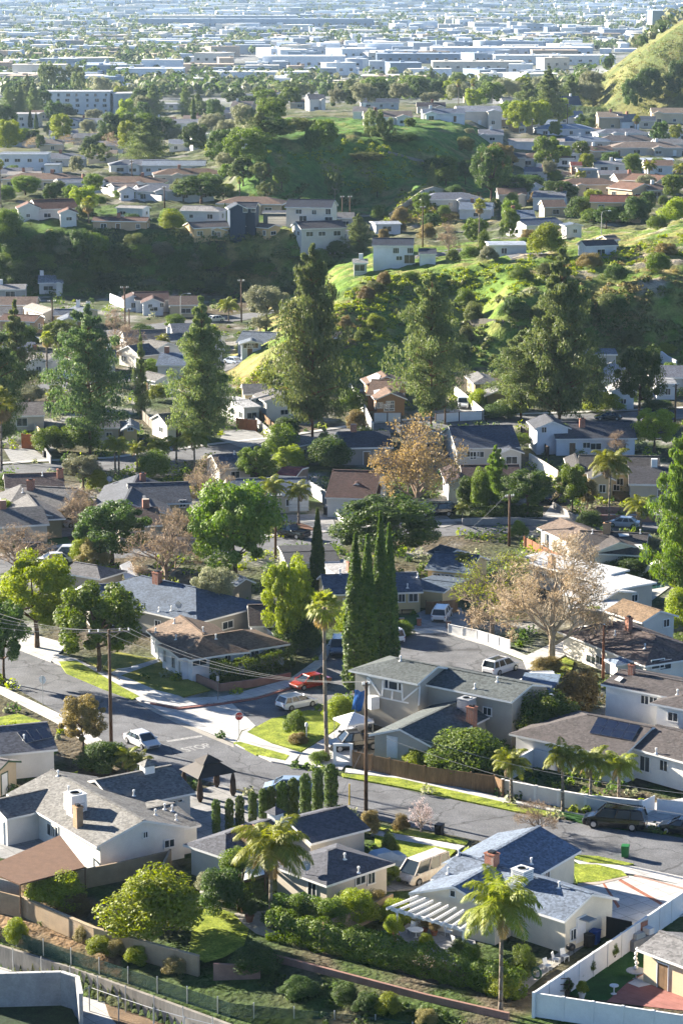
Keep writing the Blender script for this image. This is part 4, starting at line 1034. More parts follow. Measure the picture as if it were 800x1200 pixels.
# flood channel and the slope beneath the gardens
def flat_at(name, s, z, m, kind='structure', th=.05):
    b = MB(); b.slab([(q.x, q.y) for q in W0(s, z)], z - th, z); return tag(b.build(name, m), kind=kind)
flat_at('channel_floor', 'P -60,1110 20,1130 110,1150 260,1200 330,1230 100,1290 -60,1240', -3.38, M['concrete'])
flat_at('silt', 'P 120,1166 150,1160 196,1180 230,1200 150,1215 128,1190', -3.36, M['dirt'])
def wall_run(name, s, z0, z1, th, m, label, cat, posts=0., cap=None, ztop=None, group=None):
    """a wall through photograph positions read along its top (height z1)"""
    P = [plane(p, z1) for p in pp(s)]; o = Vector((P[0].x, P[0].y, z0)); b = MB(); c = MB()
    for a, q in zip(P, P[1:]):
        d = (q - a).normalized(); b.bar(Vector((a.x, a.y, (z0 + z1) / 2)) - d * 0, Vector((q.x, q.y, (z0 + z1) / 2)), th, z1 - z0)
        if cap: c.bar(Vector((a.x, a.y, z1 + .03)), Vector((q.x, q.y, z1 + .03)), th + .08, .06)
    e = empty(name, o, label, cat, group); b.build('panel' if 'fence' in name else 'wall', m, e, o)
    if cap: c.build('coping', cap, e, o)
    if posts:
        for a, q in zip(P, P[1:]):
            k = max(1, round((q - a).length / posts))
            for i in range(k + 1):
                if i == 0 and a is not P[0]: continue
                p = a.lerp(q, i / k); w = MB(); w.box((p.x, p.y, z0), (th + .1, th + .1, z1 - z0 + .1), math.atan2((q - a).y, (q - a).x)); w.build('post', cap or m, e, o)
    return e
# ------------------------------------------------------------------ houses near the camera
DK, GY, BL, TN, BR, WH_R = '#4b4d52', '#77746f', '#5d6a78', '#8d7b66', '#6a5548', '#c9c7c2'
WHT, CRM, OLV, TAN, GRY, BLUE = '#d9d6cf', '#cfbf9c', '#8d8467', '#b89f80', '#a9a69e', '#aebccb'
h = House('white house with a tall white rooftop cooler, brick chimney and brown patio cover', WHT, '#807c74', lm='white house with the rooftop cooler')
h.wing('C1 180,124 500,300 357,404', 'gg', 2.8, .32)
h.wing('Z5 -60,392 312,310 140,492', 'gg', 2.7, .34)
h.rm2 = None
h.wing('C1 330,160 595,108 570,226', 'gg', 2.7, .34)
h.wing('C1 500,262 606,240 640,328', 'gg', 2.5, .16, ove=.3)
h.openings('Z5 345,590 1.5x1.2; Z5 375,600 1.2x1.2; C1 588,380 1.1x.8; C1 505,350 .5x.6; d Z5 10,600 .9x2')
for u in (512, 535, 558, 580, 602, 625): h.openings(f'C1 {u},{258 - (u - 512) * .23:.0f} .55x.3x0')
h.cooler('Z5 508,470', 1.5, 1.5); h.chimney('Z5 525,560', 1.7, .75, 'tanbrick'); h.dish('Z5 648,705'); h.cupola('C1 512,128')
h.vents('C1 465,215 540,282 572,262 598,268 612,300 Z5 460,330 390,225')
b = MB(); q = [plane(p, 2.55) for p in pp('C1 208,352 296,462 70,522 -60,468')]; b.slab([(p.x, p.y) for p in q], 2.42, 2.55)
for p in q: b.tube((p.x, p.y, 0), (p.x, p.y, 2.5), .06, .06, 6)
h.extra('patio_cover', b, [mat('brown_patio_roof', srgb('#6b5242'), .85, .2, 1.5, .15, 8.)]); h.done()

h = House('grey roofed house with three solar panels behind the white house with the cooler', '#d4d0c8', '#66666a', lm='grey house with three solar panels')
h.wing('M4 -40,452 165,433 205,527', 'gg', 2.7, .3)
h.panel('M4 58,470 158,454 182,490 90,510', cols=3); h.vents('M4 85,495 '); h.openings('M4 190,560 2.4x1.0'); h.done()
h = House('tan house with a tall red brick chimney at the left edge', '#bba98c', '#7c7570', lm='tan house with the tall brick chimney', trim=mat('green_trim', (.06, .10, .06), .7))
h.wing('Z5 -260,70 60,120 20,215', 'gg', 2.6, .3); h.wing('Z5 -220,150 -60,160 -80,270', 'gg', 2.6, .3)
h.chimney('Z5 88,250', 3.2, .95, 'brick'); h.auto(seed=2); h.done()

h = House('grey stucco house with dark hip roofs and brick chimney beside the clipped cypress row', '#c8c0b2', '#5b5b60', lm='grey stucco hip roofed house')
h.wing('Z1 460,290 Z2 75,158 Z1 270,530', 'hg', 2.7, .34)
h.wing('Z2 150,178 545,80 690,238', 'gg', 2.7, .34)
h.wing('Z2 425,382 475,366 600,556', 'hh', 2.7, .36)
h.chimney('Z1 618,340', 1.2, 1.05, 'tanbrick'); h.vents('Z2 535,440 365,330 628,530'); h.dish('Z2 272,540'); h.cupola('Z2 72,168')
h.openings('Z2 320,630 1.1x1.9; Z2 712,560 .9x1.2; d Z2 685,330 .9x2; Z2 640,575 1.2x.9; Z1 110,560 1.2x1')
b = MB(); q = [plane(p, 2.5) for p in pp('Z1 545,650 760,585 740,500 560,560')]
for i in range(9):
    f = i / 8; b.bar(q[0].lerp(q[1], f), q[3].lerp(q[2], f), .08, .14)
b.bar(q[0], q[1], .12, .2); b.bar(q[3], q[2], .12, .2)
for p in q: b.tube((p.x, p.y, 0), (p.x, p.y, 2.45), .07, .07, 6)
h.extra('pergola_frame', b, M['wood_dark'])
b = MB(); b.slab([(p.x, p.y) for p in (q[0].lerp(q[1], .2), q[0].lerp(q[1], .9), q[3].lerp(q[2], .95), q[3].lerp(q[2], .25))], 2.62, 2.66); h.extra('translucent_cover', b, M['canvas']); h.done()

h = House('pale house with blue grey shingles, white pergola and cream stucco walls', '#d8cfba', '#747f8c', lm='house with the white pergola')
h.wing('Z3 440,225 Z4 650,500 505,697', 'gg', 2.9, .38)
h.wing('Z3 405,450 655,312 80,508', 'gg', 2.8, .34, dz=.02)
h.wing('Z3 606,252 Z4 295,45 440,288', 'gg', 2.9, .34)
h.chimney('Z3 662,312', 1.0, .95, 'brick'); h.cooler('Z4 178,425', 1.3, .9, 'canvas'); h.vents('Z4 240,300 425,460 Z3 440,240 370,365')
h.openings('C7 420,345 1.2x1.5; C7 450,355 1.3x1.5x0; C7 490,365 1.2x1.5; C7 710,292 .8x1.0; d C7 738,275 .95x2.05; Z3 402,497 .55x.6x0; Z4 345,380 .8x.9; d Z3 180,600 1.6x2')
b = MB(); v = h.wings[0]; c = h.hit(pp('C7 745,240')[0], 'w')
if c:
    b.box((c[0].x + c[1].x * .4, c[0].y + c[1].y * .4, 2.35), (1.3, 1., .1), math.atan2(c[1].y, c[1].x)); h.extra('door_awning', b, M['metal_grey'])
fr = [plane(p, 2.75) for p in pp('C7 55,200 345,285')]; bk = [plane(p, 2.95) for p in pp('C7 152,155 400,232')]
b = MB(); b.bar(fr[0], fr[1], .12, .26)
for i in range(10):
    f = i / 9.; a, c = fr[0].lerp(fr[1], f), bk[0].lerp(bk[1], f); a = a + (a - c).normalized() * .5; b.bar(a + Vector((0, 0, .16)), c, .13, .2)
for f in (.08, .9):
    p = fr[0].lerp(fr[1], f); b.box((p.x, p.y, 0), (.15, .15, 2.7))
h.extra('pergola', b, M['trim']); h.done()

h = House('neighbouring house whose grey roof enters at the right edge above a brick patio', '#cdbb9a', '#8b8782', lm='right edge house above the brick patio')
h.wing('C8 690,284 930,372 740,428', 'gg', 2.7, .3); h.auto(seed=3)
h.done()

h = House('half timbered two storey house with olive grey roof behind the utility pole', '#aaa498', '#5f6460', lm='half timbered house')
h.wing('Z6 425,56 665,103 400,178', 'hg', 5.4, .3)
h.wing('Z7 -60,113 590,240 200,305', 'gg', 4.9, .26)
h.wing('Z6 440,470 Z7 135,332 Z6 285,492', 'gg', 2.7, .33)
h.openings('Z6 365,208 .55x1.0x0; Z6 405,218 1.3x1.0x0; Z6 441,226 .55x1.0x0; d Z6 397,580 1.0x2.05; Z7 290,420 1.1x.9')
h.cooler('Z7 150,415', 1.4, 1.0, 'metal_grey'); h.chimney('Z7 184,500', 1.6, .85, 'brick'); h.dish('Z7 372,500'); h.vents('Z6 400,378 458,405 480,385 340,430 445,72 Z7 205,268 355,222')
W = h.wings[0]; b = MB()
def onwall(p):
    q = h.hit(pp(p)[0], 'w'); return q[0] + q[1] * .035 if q else None
for s_ in ('255,165 268,295', '262,170 330,275', '345,185 340,278', '455,208 460,305', '260,270 550,330', '345,232 460,252', '400,250 398,295', '555,222 550,332', '550,228 460,304', '262,160 555,215'):
    u, v = s_.split(); a, c = onwall('Z6 ' + u), onwall('Z6 ' + v)
    if a and c: b.bar(a, c, .16, .16)
h.extra('timber_framing', b, M['trim'])
b = MB(); q = onwall('Z6 305,305')
if q: b.box((q.x - .3, q.y - .4, q.z - .7), (1., .8, 1.3), .5); h.extra('wall_cooler', b, M['metal_white'])
h.done()
h = House('flat blue grey carport roof beside the half timbered house', '#8f8878', '#6f8090', 'carport', 'carport', lm='flat carport')
h.ridgecaps = False; h.wing('Z7 500,250 745,262 535,355', 'gg', 2.6, .01); h.done()

h = House('white two storey house with dark rooftop solar panels behind the white block wall', '#dcdad5', '#5c5450', lm='white two storey solar house')
h.wing('Z8 430,122 900,212 500,243', 'gg', 5.8, .2)
h.wing('Z8 800,272 1010,312 760,348', 'hg', 5.6, .28)
h.wing('Z8 240,385 620,462 140,575', 'hg', 2.9, .3)
h.wing('Z8 640,462 1010,560 665,642', 'gg', 3.0, .3, dz=.25)
h.openings('Z8 575,300 1.0x1.0; Z8 625,310 1.0x1.0; Z8 576,675 1.3x1.6; Z8 686,686 1.05x1.15; d Z8 500,690 .9x2.1; Z8 740,400 1.2x1')
h.panel('Z8 300,408 552,458 500,545 250,500', cols=4, rows=2); h.panel('Z8 180,502 500,548 440,640 132,556', cols=4, rows=1); h.panel('Z8 425,168 452,178 428,202 396,190', 'skylight', 'canvas', .15)
h.cooler('Z8 395,385', 1., .9); h.chimney('Z8 497,150', .9, .6, 'brick'); h.vents('Z8 765,270 640,615'); h.cooler('Z8 460,112', .9, .5)
h.done()
h = House('low house with brown hip roofs and white gable vent behind the solar roofed house', '#d6d0c4', '#675850', lm='brown hip roofed house')
h.wing('Y1 415,240 640,325 450,452', 'hh', 2.7, .34); h.wing('Y1 418,238 440,318 490,388', 'gg', 3.3, .34, nowall=True); h.wing('Y1 250,262 400,242 150,362', 'gg', 2.7, .3)
h.openings('Y1 262,465 2.0x1.0; Y1 310,468 1.5x1; Y1 650,490 1.8x1.1x0; Y1 695,495 1.6x1.1x0'); h.chimney('Y1 480,290', 1.3, .7, 'brick'); h.vents('Y1 575,400 400,320'); h.done()
h = House('white cottage with a lit tan gable roof above the brown hip roofed house', '#cdc8bf', '#8f7558', lm='white cottage with the tan gable roof')
h.wing('Y1 445,110 668,178 578,254', 'gg', 2.8, .36); h.openings('Y1 350,235 1x1; Y1 700,250 1x1'); h.done()
h = House('white turret roofed garden house below the brown hip roofed house', '#d9d6cf', '#8a98a6', 'garden house', 'garden_house', lm='white garden house')
h.wing('Y1 426,452 430,454 500,545', 'hh', 2.4, .3); h.done()
h = House('flat roofed mid century house with long white roof beside a round pool cover', '#b9b2a5', '#d8d6d0', lm='long white flat roofed house')
h.ridgecaps = False; h.wing('M3 345,500 650,588 610,607', 'gg', 3.0, .015); h.wing('M3 300,482 590,543 560,552', 'gg', 3.2, .015)
h.wing('Y1 180,12 420,62 330,130', 'gg', 2.7, .2); h.wing('Y1 165,125 400,150 380,185', 'gg', 2.6, .015)
h.chimney('M3 360,530', 1.3, .8, 'tanbrick'); h.chimney('Y1 425,95', 1.8, 1.1, 'block_grey'); h.auto(seed=4); h.done()
h = House('white house with dark roof and sunlit tan hip above the long white roof', '#dad6cd', '#57504c', lm='white house with the sunlit tan hip')
h.wing('Y3 110,352 570,372 200,505', 'gg', 2.8, .3); h.wing('Y3 290,372 378,430 200,516', 'gg', 2.9, .34)
h.chimney('Y3 288,368', 1.2, .9, 'tanbrick'); h.vents('Y3 192,372 512,372'); h.panel('Y3 362,378 435,378 440,395 372,398', 'skylight', 'canvas'); h.panel('Y3 470,450 520,448 545,490 510,480', 'skylight', 'canvas'); h.auto(seed=5); h.done()
h = House('small white house with brown roof beside the back street', '#dbd8d2', '#7d6a5a', lm='small white house by the back street')
h.wing('M3 388,362 490,408 320,400', 'gg', 2.8, .32); h.openings('Y2 400,205 .9x2; Y2 520,235 .8x1; Y2 580,240 .8x1; Y2 545,230 .8x1'); h.done()
h = House('cream house with blue roof behind the tall cypresses', '#cbb98e', '#5b6470', lm='cream house behind the tall cypresses')
h.wing('Y4 -20,372 486,357 452,462', 'gg', 2.7, .34); h.wing('Y4 250,420 330,430 385,500', 'gg', 2.6, .3)
h.chimney('Y4 135,352', 1.2, .9, 'brick'); h.openings('Y4 402,492 .9x1.1; Y4 462,490 1.2x1.1; d Y4 120,560 .9x2; Y4 360,520 .7x1'); h.vents('Y4 82,370 432,440 485,385'); h.done()
h = House('cream house with blue roof and a white cooler beside the bare sycamore', '#c9b58b', '#556370', lm='cream house with the white cooler')
h.wing('Y4 575,250 810,270 530,340', 'gg', 2.9, .34); h.wing('Y4 600,215 690,240 560,260', 'gg', 2.8, .3)
h.openings('Y4 585,380 1.2x.9; Y4 625,385 1.2x.9; Y4 675,390 1.2x.9'); h.cooler('Y4 720,225', 1.3, 1.3); h.wing('Y4 505,392 690,412 525,450', 'gg', 2.3, .08, ove=.1)
h.done()
h = House('white corner house with a tan and brown L shaped roof on the side street', '#d5d5d8', '#7e6752', lm='white corner house')
h.wing('Y5 285,164 395,252 130,238', 'gh', 2.7, .34); h.wing('Y5 392,262 580,232 550,338', 'hh', 2.7, .34); h.wing('Y5 330,318 290,330 300,372', 'gg', 2.5, .34)
h.openings('Y5 140,275 1.3x1.1; Y5 375,378 1.9x1.1; Y5 508,365 .8x1.3; Y5 598,350 1.0x1.1; Y5 632,346 1.2x1.1; Y5 215,350 .6x1.6; d Y5 180,355 .95x2.05; Y5 255,385 .9x1.4; Y5 285,405 .7x1.4')
h.vents('Y5 258,202 265,278 170,245 452,275 392,240'); h.chimney('Y5 490,222', 1.4, .8, 'metal_white'); h.done()
h = House('white detached garage with a steep brown roof behind the white corner house', '#d9d7d2', '#5a4c44', 'garage', 'garage', lm='white garage with the brown roof')
h.wing('Y5 600,115 762,112 640,215', 'gg', 2.6, .42); h.wing('Y5 690,225 755,215 745,250', 'gg', 2.0, .2, ove=.2); h.auto(seed=6, every=4); h.done()
h = House('large blue roofed house with a white gablet behind the dark front yard trees', '#9c978c', '#596573', lm='large blue roofed house')
h.wing('Y6 352,182 565,228 470,345', 'hh', 2.8, .36); h.wing('Y6 118,220 332,206 240,287', 'gg', 2.8, .34); h.wing('Y6 440,262 458,285 505,300', 'gg', 3.2, .34, nowall=True)
h.chimney('Y6 415,210', 1.2, .95, 'brick'); h.vents('Y6 422,322 470,318'); h.dish('Y6 497,320'); h.auto(seed=7); h.done()
h = House('grey hip roofed house with a white canopy behind the large blue roofed house', '#a59d90', '#6d6a68', lm='grey house with the white canopy')
h.wing('Y6 92,128 180,142 260,206', 'gh', 2.7, .32); h.chimney('Y6 248,205', 1.0, .8, 'metal_white')
b = MB(); q = [plane(p, z) for p, z in zip(pp('Y6 270,140 308,123 340,180 290,196'), (2.9, 2.9, 2.2, 2.2))]; b.poly(q); b.poly([p - Vector((0, 0, .1)) for p in q[::-1]])
for i in range(4): b.poly([q[i], q[i] - Vector((0, 0, .1)), q[(i + 1) % 4] - Vector((0, 0, .1)), q[(i + 1) % 4]]); b.tube((q[i].x, q[i].y, 0), q[i] - Vector((0, 0, .06)), .05, .05, 5)
h.extra('canopy', b, M['canvas']); h.done()
h = House('small beige shed with a grey gambrel roof under dark trees', '#8c8371', '#77808a', 'shed', 'shed', lm='small beige shed')
h.wing('Y6 715,175 762,192 690,207', 'gg', 2.3, .5); h.done()
h = House('olive stucco house with grey roof and a white gablet at the left edge', '#7d775f', '#75716c', lm='olive stucco house')
h.wing('Y8 112,128 405,142 290,250', 'gg', 2.8, .34); h.wing('Y8 105,125 196,240 55,268', 'gh', 2.8, .34, dz=.02); h.wing('Y8 185,235 202,268 270,273', 'gg', 3.1, .3, nowall=True)
h.chimney('Y8 162,148', 1.2, .95, 'brick'); h.openings('Y8 203,335 1.5x1.1; d Y8 500,270 .9x2; Y8 60,300 1x1'); h.vents('Y8 120,165'); h.done()
h = House('tan stucco house with a dark roof and grey front gable beside the bare front tree', '#b09a7c', '#55585e', lm='tan house with the front gable')
h.wing('M1 442,138 655,132 640,206', 'gg', 2.9, .36); h.wing('M1 480,106 432,200 360,150', 'gg', 2.8, .34); h.wing('M1 500,180 528,226 430,226', 'gg', 2.8, .34)
h.chimney('M1 497,130', 1., .8, 'brick'); h.openings('M1 541,262 1.4x1.2; M1 635,208 1.0x1.1; M1 578,215 1.0x1.1; M1 668,200 1x1.1; M1 400,175 1.2x.9'); h.dish('M1 380,140'); h.done()
h = House('white house with two brown gabled roofs and a tan gablet beside the brown sycamore', '#d4d0ca', '#5f463e', lm='white house with two brown gables')
h.wing('Y7 575,90 830,98 745,242', 'gg', 2.9, .42); h.wing('Y7 655,165 830,168 760,243', 'gg', 2.6, .36, dz=.03); h.wing('Y7 690,128 700,160 745,162', 'gg', 3.6, .6, nowall=True)
h.openings('Y7 535,150 .9x1.3; Y7 570,175 .9x1.1; Y7 775,262 2x1; Y7 590,200 .8x1'); h.done()
h = House('low blue roofed house with two feather palms in front', '#b7ad9b', '#5a6672', lm='low blue roofed house with two palms')
h.wing('Y7 20,138 440,130 330,222', 'gg', 2.7, .3); h.wing('Y7 105,162 112,215 55,205', 'gg', 2.7, .34); h.chimney('Y7 130,122', 1.2, .8, 'brick'); h.openings('g Y7 400,270 2.6x2; d Y7 500,265 .9x2; Y7 350,262 1x1.1; Y7 270,290 1.4x1.2'); h.done()
h = House('red corrugated lean to roof behind the low blue roofed house', '#7a6a5c', '#8a4640', 'lean-to', 'lean_to', lm='red lean to roof')
h.wing('Y7 310,80 420,85 455,128', 'gg', 2.2, .12, ove=.1, ovg=.1); h.done()
h = House('low house with a nearly black flat roof and white rear units', '#b8b4aa', '#3a3a3e', lm='black flat roofed house')
h.wing('Y7 310,520 590,512 585,568', 'gg', 2.9, .05); h.auto(seed=8); h.done()
h = House('flat white roofed extension among the cypresses and oak', '#c6c0b4', '#b8b4ae', lm='white flat extension')
h.ridgecaps = False; h.wing('Y7 545,605 700,590 690,640', 'gg', 2.7, .02); h.chimney('Y7 670,620', 1.1, .9, 'brick'); h.vents('Y7 545,640 615,630'); h.done()
# middle distance
def HS(label, wall, roof, wings, lm=None, ch=None, op=None, auto=1, vents=None, cat='house', name='house', storeys=1, **k):
    h = House(label, wall, roof, cat, name, lm=lm)
    for w in wings: h.wing(*w[:1], **dict(zip(('ends', 'ze', 'pitch'), w[1:])))
    for c in (ch or []): h.chimney(*c)
    if op: h.openings(op)
    if auto: h.auto(seed=len(HOUSES), storeys=storeys)
    if vents: h.vents(vents)
    for f in k.get('panels', []): h.panel(*f[:1], **f[1])
    h.done(); return h
HS('grey roofed house with dark red brick chimney hidden behind the olive tree', '#8f7a68', '#6f5d55', [('Y8 20,70 330,60 290,135',)], 'brown house behind the olive tree', [('Y8 315,85', 1.1, .9)], vents='Y8 70,65 120,65 222,78')
HS('dark blue roofed house in the shade behind a round dark tree', '#b6b2a8', '#4c5866', [('W6 190,372 350,362 300,432',)], 'blue roofed house behind the round tree', vents='W6 298,370')
HS('grey hip roofed cottage below the largest pine', '#aaa498', '#77746f', [('W6 570,300 640,285 560,340', 'hh')], 'grey cottage below the largest pine')
HS('long white house with a grey roof climbing the foot of the grassy ridge', '#dcdad6', '#75706b', [('W6 470,62 590,120 500,152', 'gg', 3.6, .3), ('W6 485,58 450,110 400,75', 'gg', 3.4, .3)], 'long white house at the ridge foot', op='W6 410,115 .7x.8; W6 440,140 .7x.8; W6 430,125 .7x.8')
HS('white garage with boxed doors behind the wooden gates', '#d9d8d5', '#b9b6b0', [('W6 280,118 365,112 355,180', 'gg', 3., .05)], 'white garage behind the gates', cat='garage', name='garage')
HS('white walled house hidden by the broad middle pine', '#d9d6cf', '#6a6660', [('W6 -60,180 60,170 70,225',)], 'white house behind the broad middle pine')
HS('tiny cream cottage with a grey gable between pine and palm', '#c9ae7c', '#7c8084', [('W5 608,200 612,235 565,236', 'gg', 2.5, .5), ('W5 560,215 605,212 600,240', 'gg', 2.5, .3)], 'tiny cream cottage', op='W5 612,246 1x1; W5 580,250 .7x1')
HS('grey roofed house under the left dark pine', '#b1aca0', '#8b8783', [('W5 330,200 560,195 540,245',)], 'grey house under the left pine')
HS('white house with a sunlit roof and dark side at the valley street', '#d6d3cc', '#7d776f', [('W1 150,322 275,335 265,385', 'gg', 2.8, .32), ('W1 150,335 205,375 130,400', 'gg', 2.7, .34)], 'white house at the valley street', [('W1 165,325', 1., .7)], 'W1 165,428 1.6x1.1; W1 228,426 1.6x1.1')
HS('long brown roofed house at the foot of the dark slope', '#ab8f76', '#6f4f42', [('W1 20,150 190,158 220,192',)], 'long brown roofed house', op='W1 195,212 1.2x1; W1 215,212 1.2x1; d W1 130,220 1x2')
HS('white house with a pale roof behind the long brown roofed house', '#d8d4cb', '#a39a8c', [('W1 150,100 250,128 200,135', 'gg')], 'white house with the pale roof', [('W1 88,118', 1., .7, 'metal_white')])
HS('cream house with two white chimneys behind the left pine', '#cbbf9f', '#6d757e', [('W1 255,128 350,128 345,158', 'gg'), ('W1 320,148 325,172 300,168', 'gg', 2.5, .4), ('W1 360,110 425,125 420,150', 'gg', 3.2, .3)], 'cream house with two white chimneys', [('W1 368,118', 1.4, .8, 'metal_white'), ('W1 415,125', 1.4, .8, 'metal_white')])
HS('long white house with red brown roof and two white gables under the dark slope', '#cdd2d8', '#5b403a', [('W1 625,48 790,45 W2 190,82', 'gg', 2.8, .32), ('W1 715,62 720,92 660,95', 'gg', 2.8, .4), ('W1 620,48 628,80 580,82', 'gg', 2.8, .4)], 'long white house under the dark slope', op='W1 705,115 1x1; W1 760,110 1x1; W2 30,105 1.6x1.1; W2 85,103 1.4x1.1; d W2 55,110 .9x2; W2 130,100 1.5x1')
HS('grey roofed white gabled house behind the twiggy trees', '#d3d0c9', '#6a6764', [('W1 570,230 790,222 780,270', 'gg')], 'grey house behind the twiggy trees', [('W1 790,240', 1., .7, 'metal_white')])
HS('dark blue roofed house below the twiggy trees', '#c5c0b5', '#4c5560', [('W1 600,300 700,290 690,345', 'gg')], 'dark house below the twiggy trees')
HS('white house beside the thin skinny pine', '#d8d5ce', '#7a766f', [('W1 700,270 790,285 770,330', 'gg'), ('W1 690,420 780,440 760,470', 'gg')], 'white house beside the skinny pine')
HS('pale grey house with twin windows at the foot of the grassy ridge', '#b9c2cc', '#6e777f', [('W2 335,232 510,238 440,288', 'gg', 2.7, .34), ('W2 375,262 378,276 342,280', 'gg', 2.5, .3)], 'pale grey house with twin windows', [('W2 425,232', .8, .9, 'metal_white')], 'W2 360,300 1.7x1.1; W2 392,300 1.7x1.1')
HS('white shed with pale roof tucked behind the broad middle pine', '#d9d5cc', '#97928a', [('W2 175,240 225,248 200,275', 'gg')], 'white shed behind the pine', cat='shed', name='shed')
HS('blue roofed house left of the broad middle pine', '#c3beb3', '#56616c', [('W2 -30,245 60,240 50,275', 'gg')], 'blue house left of the middle pine')
HS('white flat roofed house set into the dark slope', '#cfd6dd', '#8d9aa8', [('V2 580,278 P 348,318 352,325', 'gg', 3., .06)], 'white house set into the dark slope')
HS('brown brick house with skylights, arched white window and white fence', '#8c6c4c', '#7e6350', [('W3 232,360 200,322 150,388', 'gg', 2.9, .42), ('W3 140,298 285,302 295,375', 'gg', 3.0, .3), ('W3 185,258 215,288 98,306', 'gg', 2.8, .36)], 'brown brick house with the white fence', [('W3 225,290', 1., .8)], 'W3 228,418 1.5x1.4x3; W3 180,420 1x1',
   panels=[('W3 148,352 180,345 192,362 155,378', dict(name='skylight', m='canvas')), ('W3 118,290 165,270 185,282 140,300', dict(name='skylight', m='canvas'))])
HS('grey roofed olive house right of the white truck', '#857a60', '#7d7a74', [('W3 635,262 700,330 585,290', 'gh', 2.8, .3), ('W3 722,325 735,350 672,355', 'gg', 2.8, .4)], 'olive house right of the truck')
HS('white gabled house with a pale roof partly hidden by a dark round tree', '#cfd0d2', '#a8a49c', [('W4 468,218 350,255 488,285', 'gg', 3.2, .3), ('W4 500,300 520,325 455,335', 'gg', 3.2, .5)], 'white gabled house behind the dark tree', [('W4 490,225', 1., .8)], 'W4 440,355 .9x1.1')
HS('white boxy building beside the right hand retaining wall', '#c3c4c6', '#9a9a98', [('W4 660,300 760,300 750,318', 'gg', 3., .05)], 'white boxy building')
HS('wide low house with a dark blue roof behind the brown sycamore', '#c9c5bb', '#474e5a', [('W7 500,118 800,112 640,220', 'gg', 2.7, .3), ('W7 780,205 795,222 720,232', 'gg', 2.6, .36)], 'wide dark blue roofed house', op='W7 615,248 2x1; W7 650,250 1.2x1', panels=[('W7 578,115 600,115 610,136 586,136', dict(name='skylight', m='canvas'))])
HS('tan gabled house half hidden behind the brown sycamore', '#bca98c', '#77695c', [('W7 335,92 420,135 330,160', 'gg', 3., .4)], 'tan house behind the sycamore')
HS('maroon roofed white house in front of the dark conifers', '#cfccc4', '#4e3a36', [('W7 555,300 830,298 740,372', 'gg', 2.8, .32), ('W7 520,292 550,360 470,345', 'gg', 3., .4)], 'maroon roofed house', [('W7 620,290', .8, .6)], 'W7 675,450 1.2x1; W7 530,350 .8x.8')
HS('white two gabled house with a brick chimney and white trellis', '#d3d5d8', '#4f5156', [('W8 180,98 560,95 380,176', 'gg', 2.8, .32), ('W8 150,58 190,95 62,92', 'gg', 4.2, .4)], 'white house with the trellis', [('W8 326,120', 1.2, .9)], 'W8 347,207 1.3x1; W8 148,135 .9x1; W8 115,125 .8x1')
HS('cream house with dark roof and white dormer behind the tall feather palm', '#c6b38f', '#4b4744', [('W8 310,252 690,258 470,338', 'gg', 2.8, .32), ('W8 410,288 420,340 350,348', 'gg', 2.8, .46), ('W8 290,245 310,300 240,268', 'gg', 3., .42)], 'cream house behind the tall palm', op='W8 487,405 1x1; d W8 620,370 1x2; W8 300,280 .7x.8')
HS('white farmhouse with blue shutters at the end of the hill street', '#d9dadb', '#3f4754', [('V3 145,355 340,356 355,392', 'gg', 5.6, .36), ('V3 360,405 445,405 445,430', 'gg', 2.8, .25)], 'white farmhouse at the hill street', op='V3 255,415 1.4x1.3x2; V3 322,415 1.4x1.3x2; V3 270,450 1.4x1; V3 318,455 2.4x2', storeys=1, auto=0)
HS('white hillside house with blue roof above the street lamp', '#d6d4cf', '#5b6a7c', [('V4 20,268 200,258 215,290', 'gg', 3., .28), ('V4 5,262 60,275 20,292', 'gg', 3.2, .3), ('V4 265,280 290,288 240,292', 'gg', 2.8, .2)], 'white hillside house with blue roof')
HS('tan two storey house with red tile roof and tan chimney', '#cdb08c', '#7d4a3c', [('V4 365,152 610,155 600,190', 'gg', 5.4, .36)], 'tan two storey house with red tiles', [('V4 345,175', 2., 1.5, 'tanbrick')], 'V4 415,210 1.6x1.3; V4 525,208 1.3x1.3; V4 530,248 2x1.6; V4 580,215 1x1.3', auto=0)
HS('low gabled house peeping over the crest of the grassy ridge', '#cfd0d0', '#4d4a4c', [('V4 320,368 475,362 440,382', 'gg', 2.8, .4)], 'low house on the ridge crest')
HS('small roofed hut right of the ridge crest house', '#b9a98e', '#8c7a68', [('V4 420,345 480,342 470,358', 'gg', 2.4, .3)], 'hut on the ridge crest', cat='hut', name='hut')
HS('white gabled house with charcoal roof above the retaining wall', '#d2cfc8', '#45454c', [('V3 745,98 820,100 660,128', 'gg', 3., .34), ('V4 -10,88 110,95 100,125', 'gg', 3., .34)], 'white gabled house above the retaining wall')
HS('orange brown tiled house with rooftop solar panels', '#cbb294', '#7c5a48', [('V4 500,88 620,100 500,125', 'gg', 3., .34), ('V4 560,52 720,62 700,95', 'gg', 3.6, .34)], 'brown tiled solar house', panels=[('V4 632,70 702,72 705,98 636,96', dict())])
HS('navy blue clad house with a white garage door', '#2c3d50', '#39424f', [('V2 310,266 410,268 425,290', 'gg', 5.4, .5), ('V2 300,266 315,275 272,300', 'gg', 5.2, .5), ('V2 430,308 555,308 550,318', 'gg', 3., .05)], 'navy clad house', op='V2 350,303 1.1x1.3; V2 388,302 1.1x1.3; g V2 500,360 4.5x2.4', auto=0)
HS('white two storey house with navy roof beside the navy clad house', '#d8cdbf', '#333c4c', [('V2 550,252 770,256 770,295', 'gg', 5.4, .42)], 'white house with navy roof', [('V2 750,250', 1.2, .9, 'tanbrick')], 'V2 600,312 1.6x1.2; V2 738,312 1.4x1.5; V2 672,315 1.2x1.2; V2 620,345 2x1.5; V2 740,350 2x1.5', auto=0)
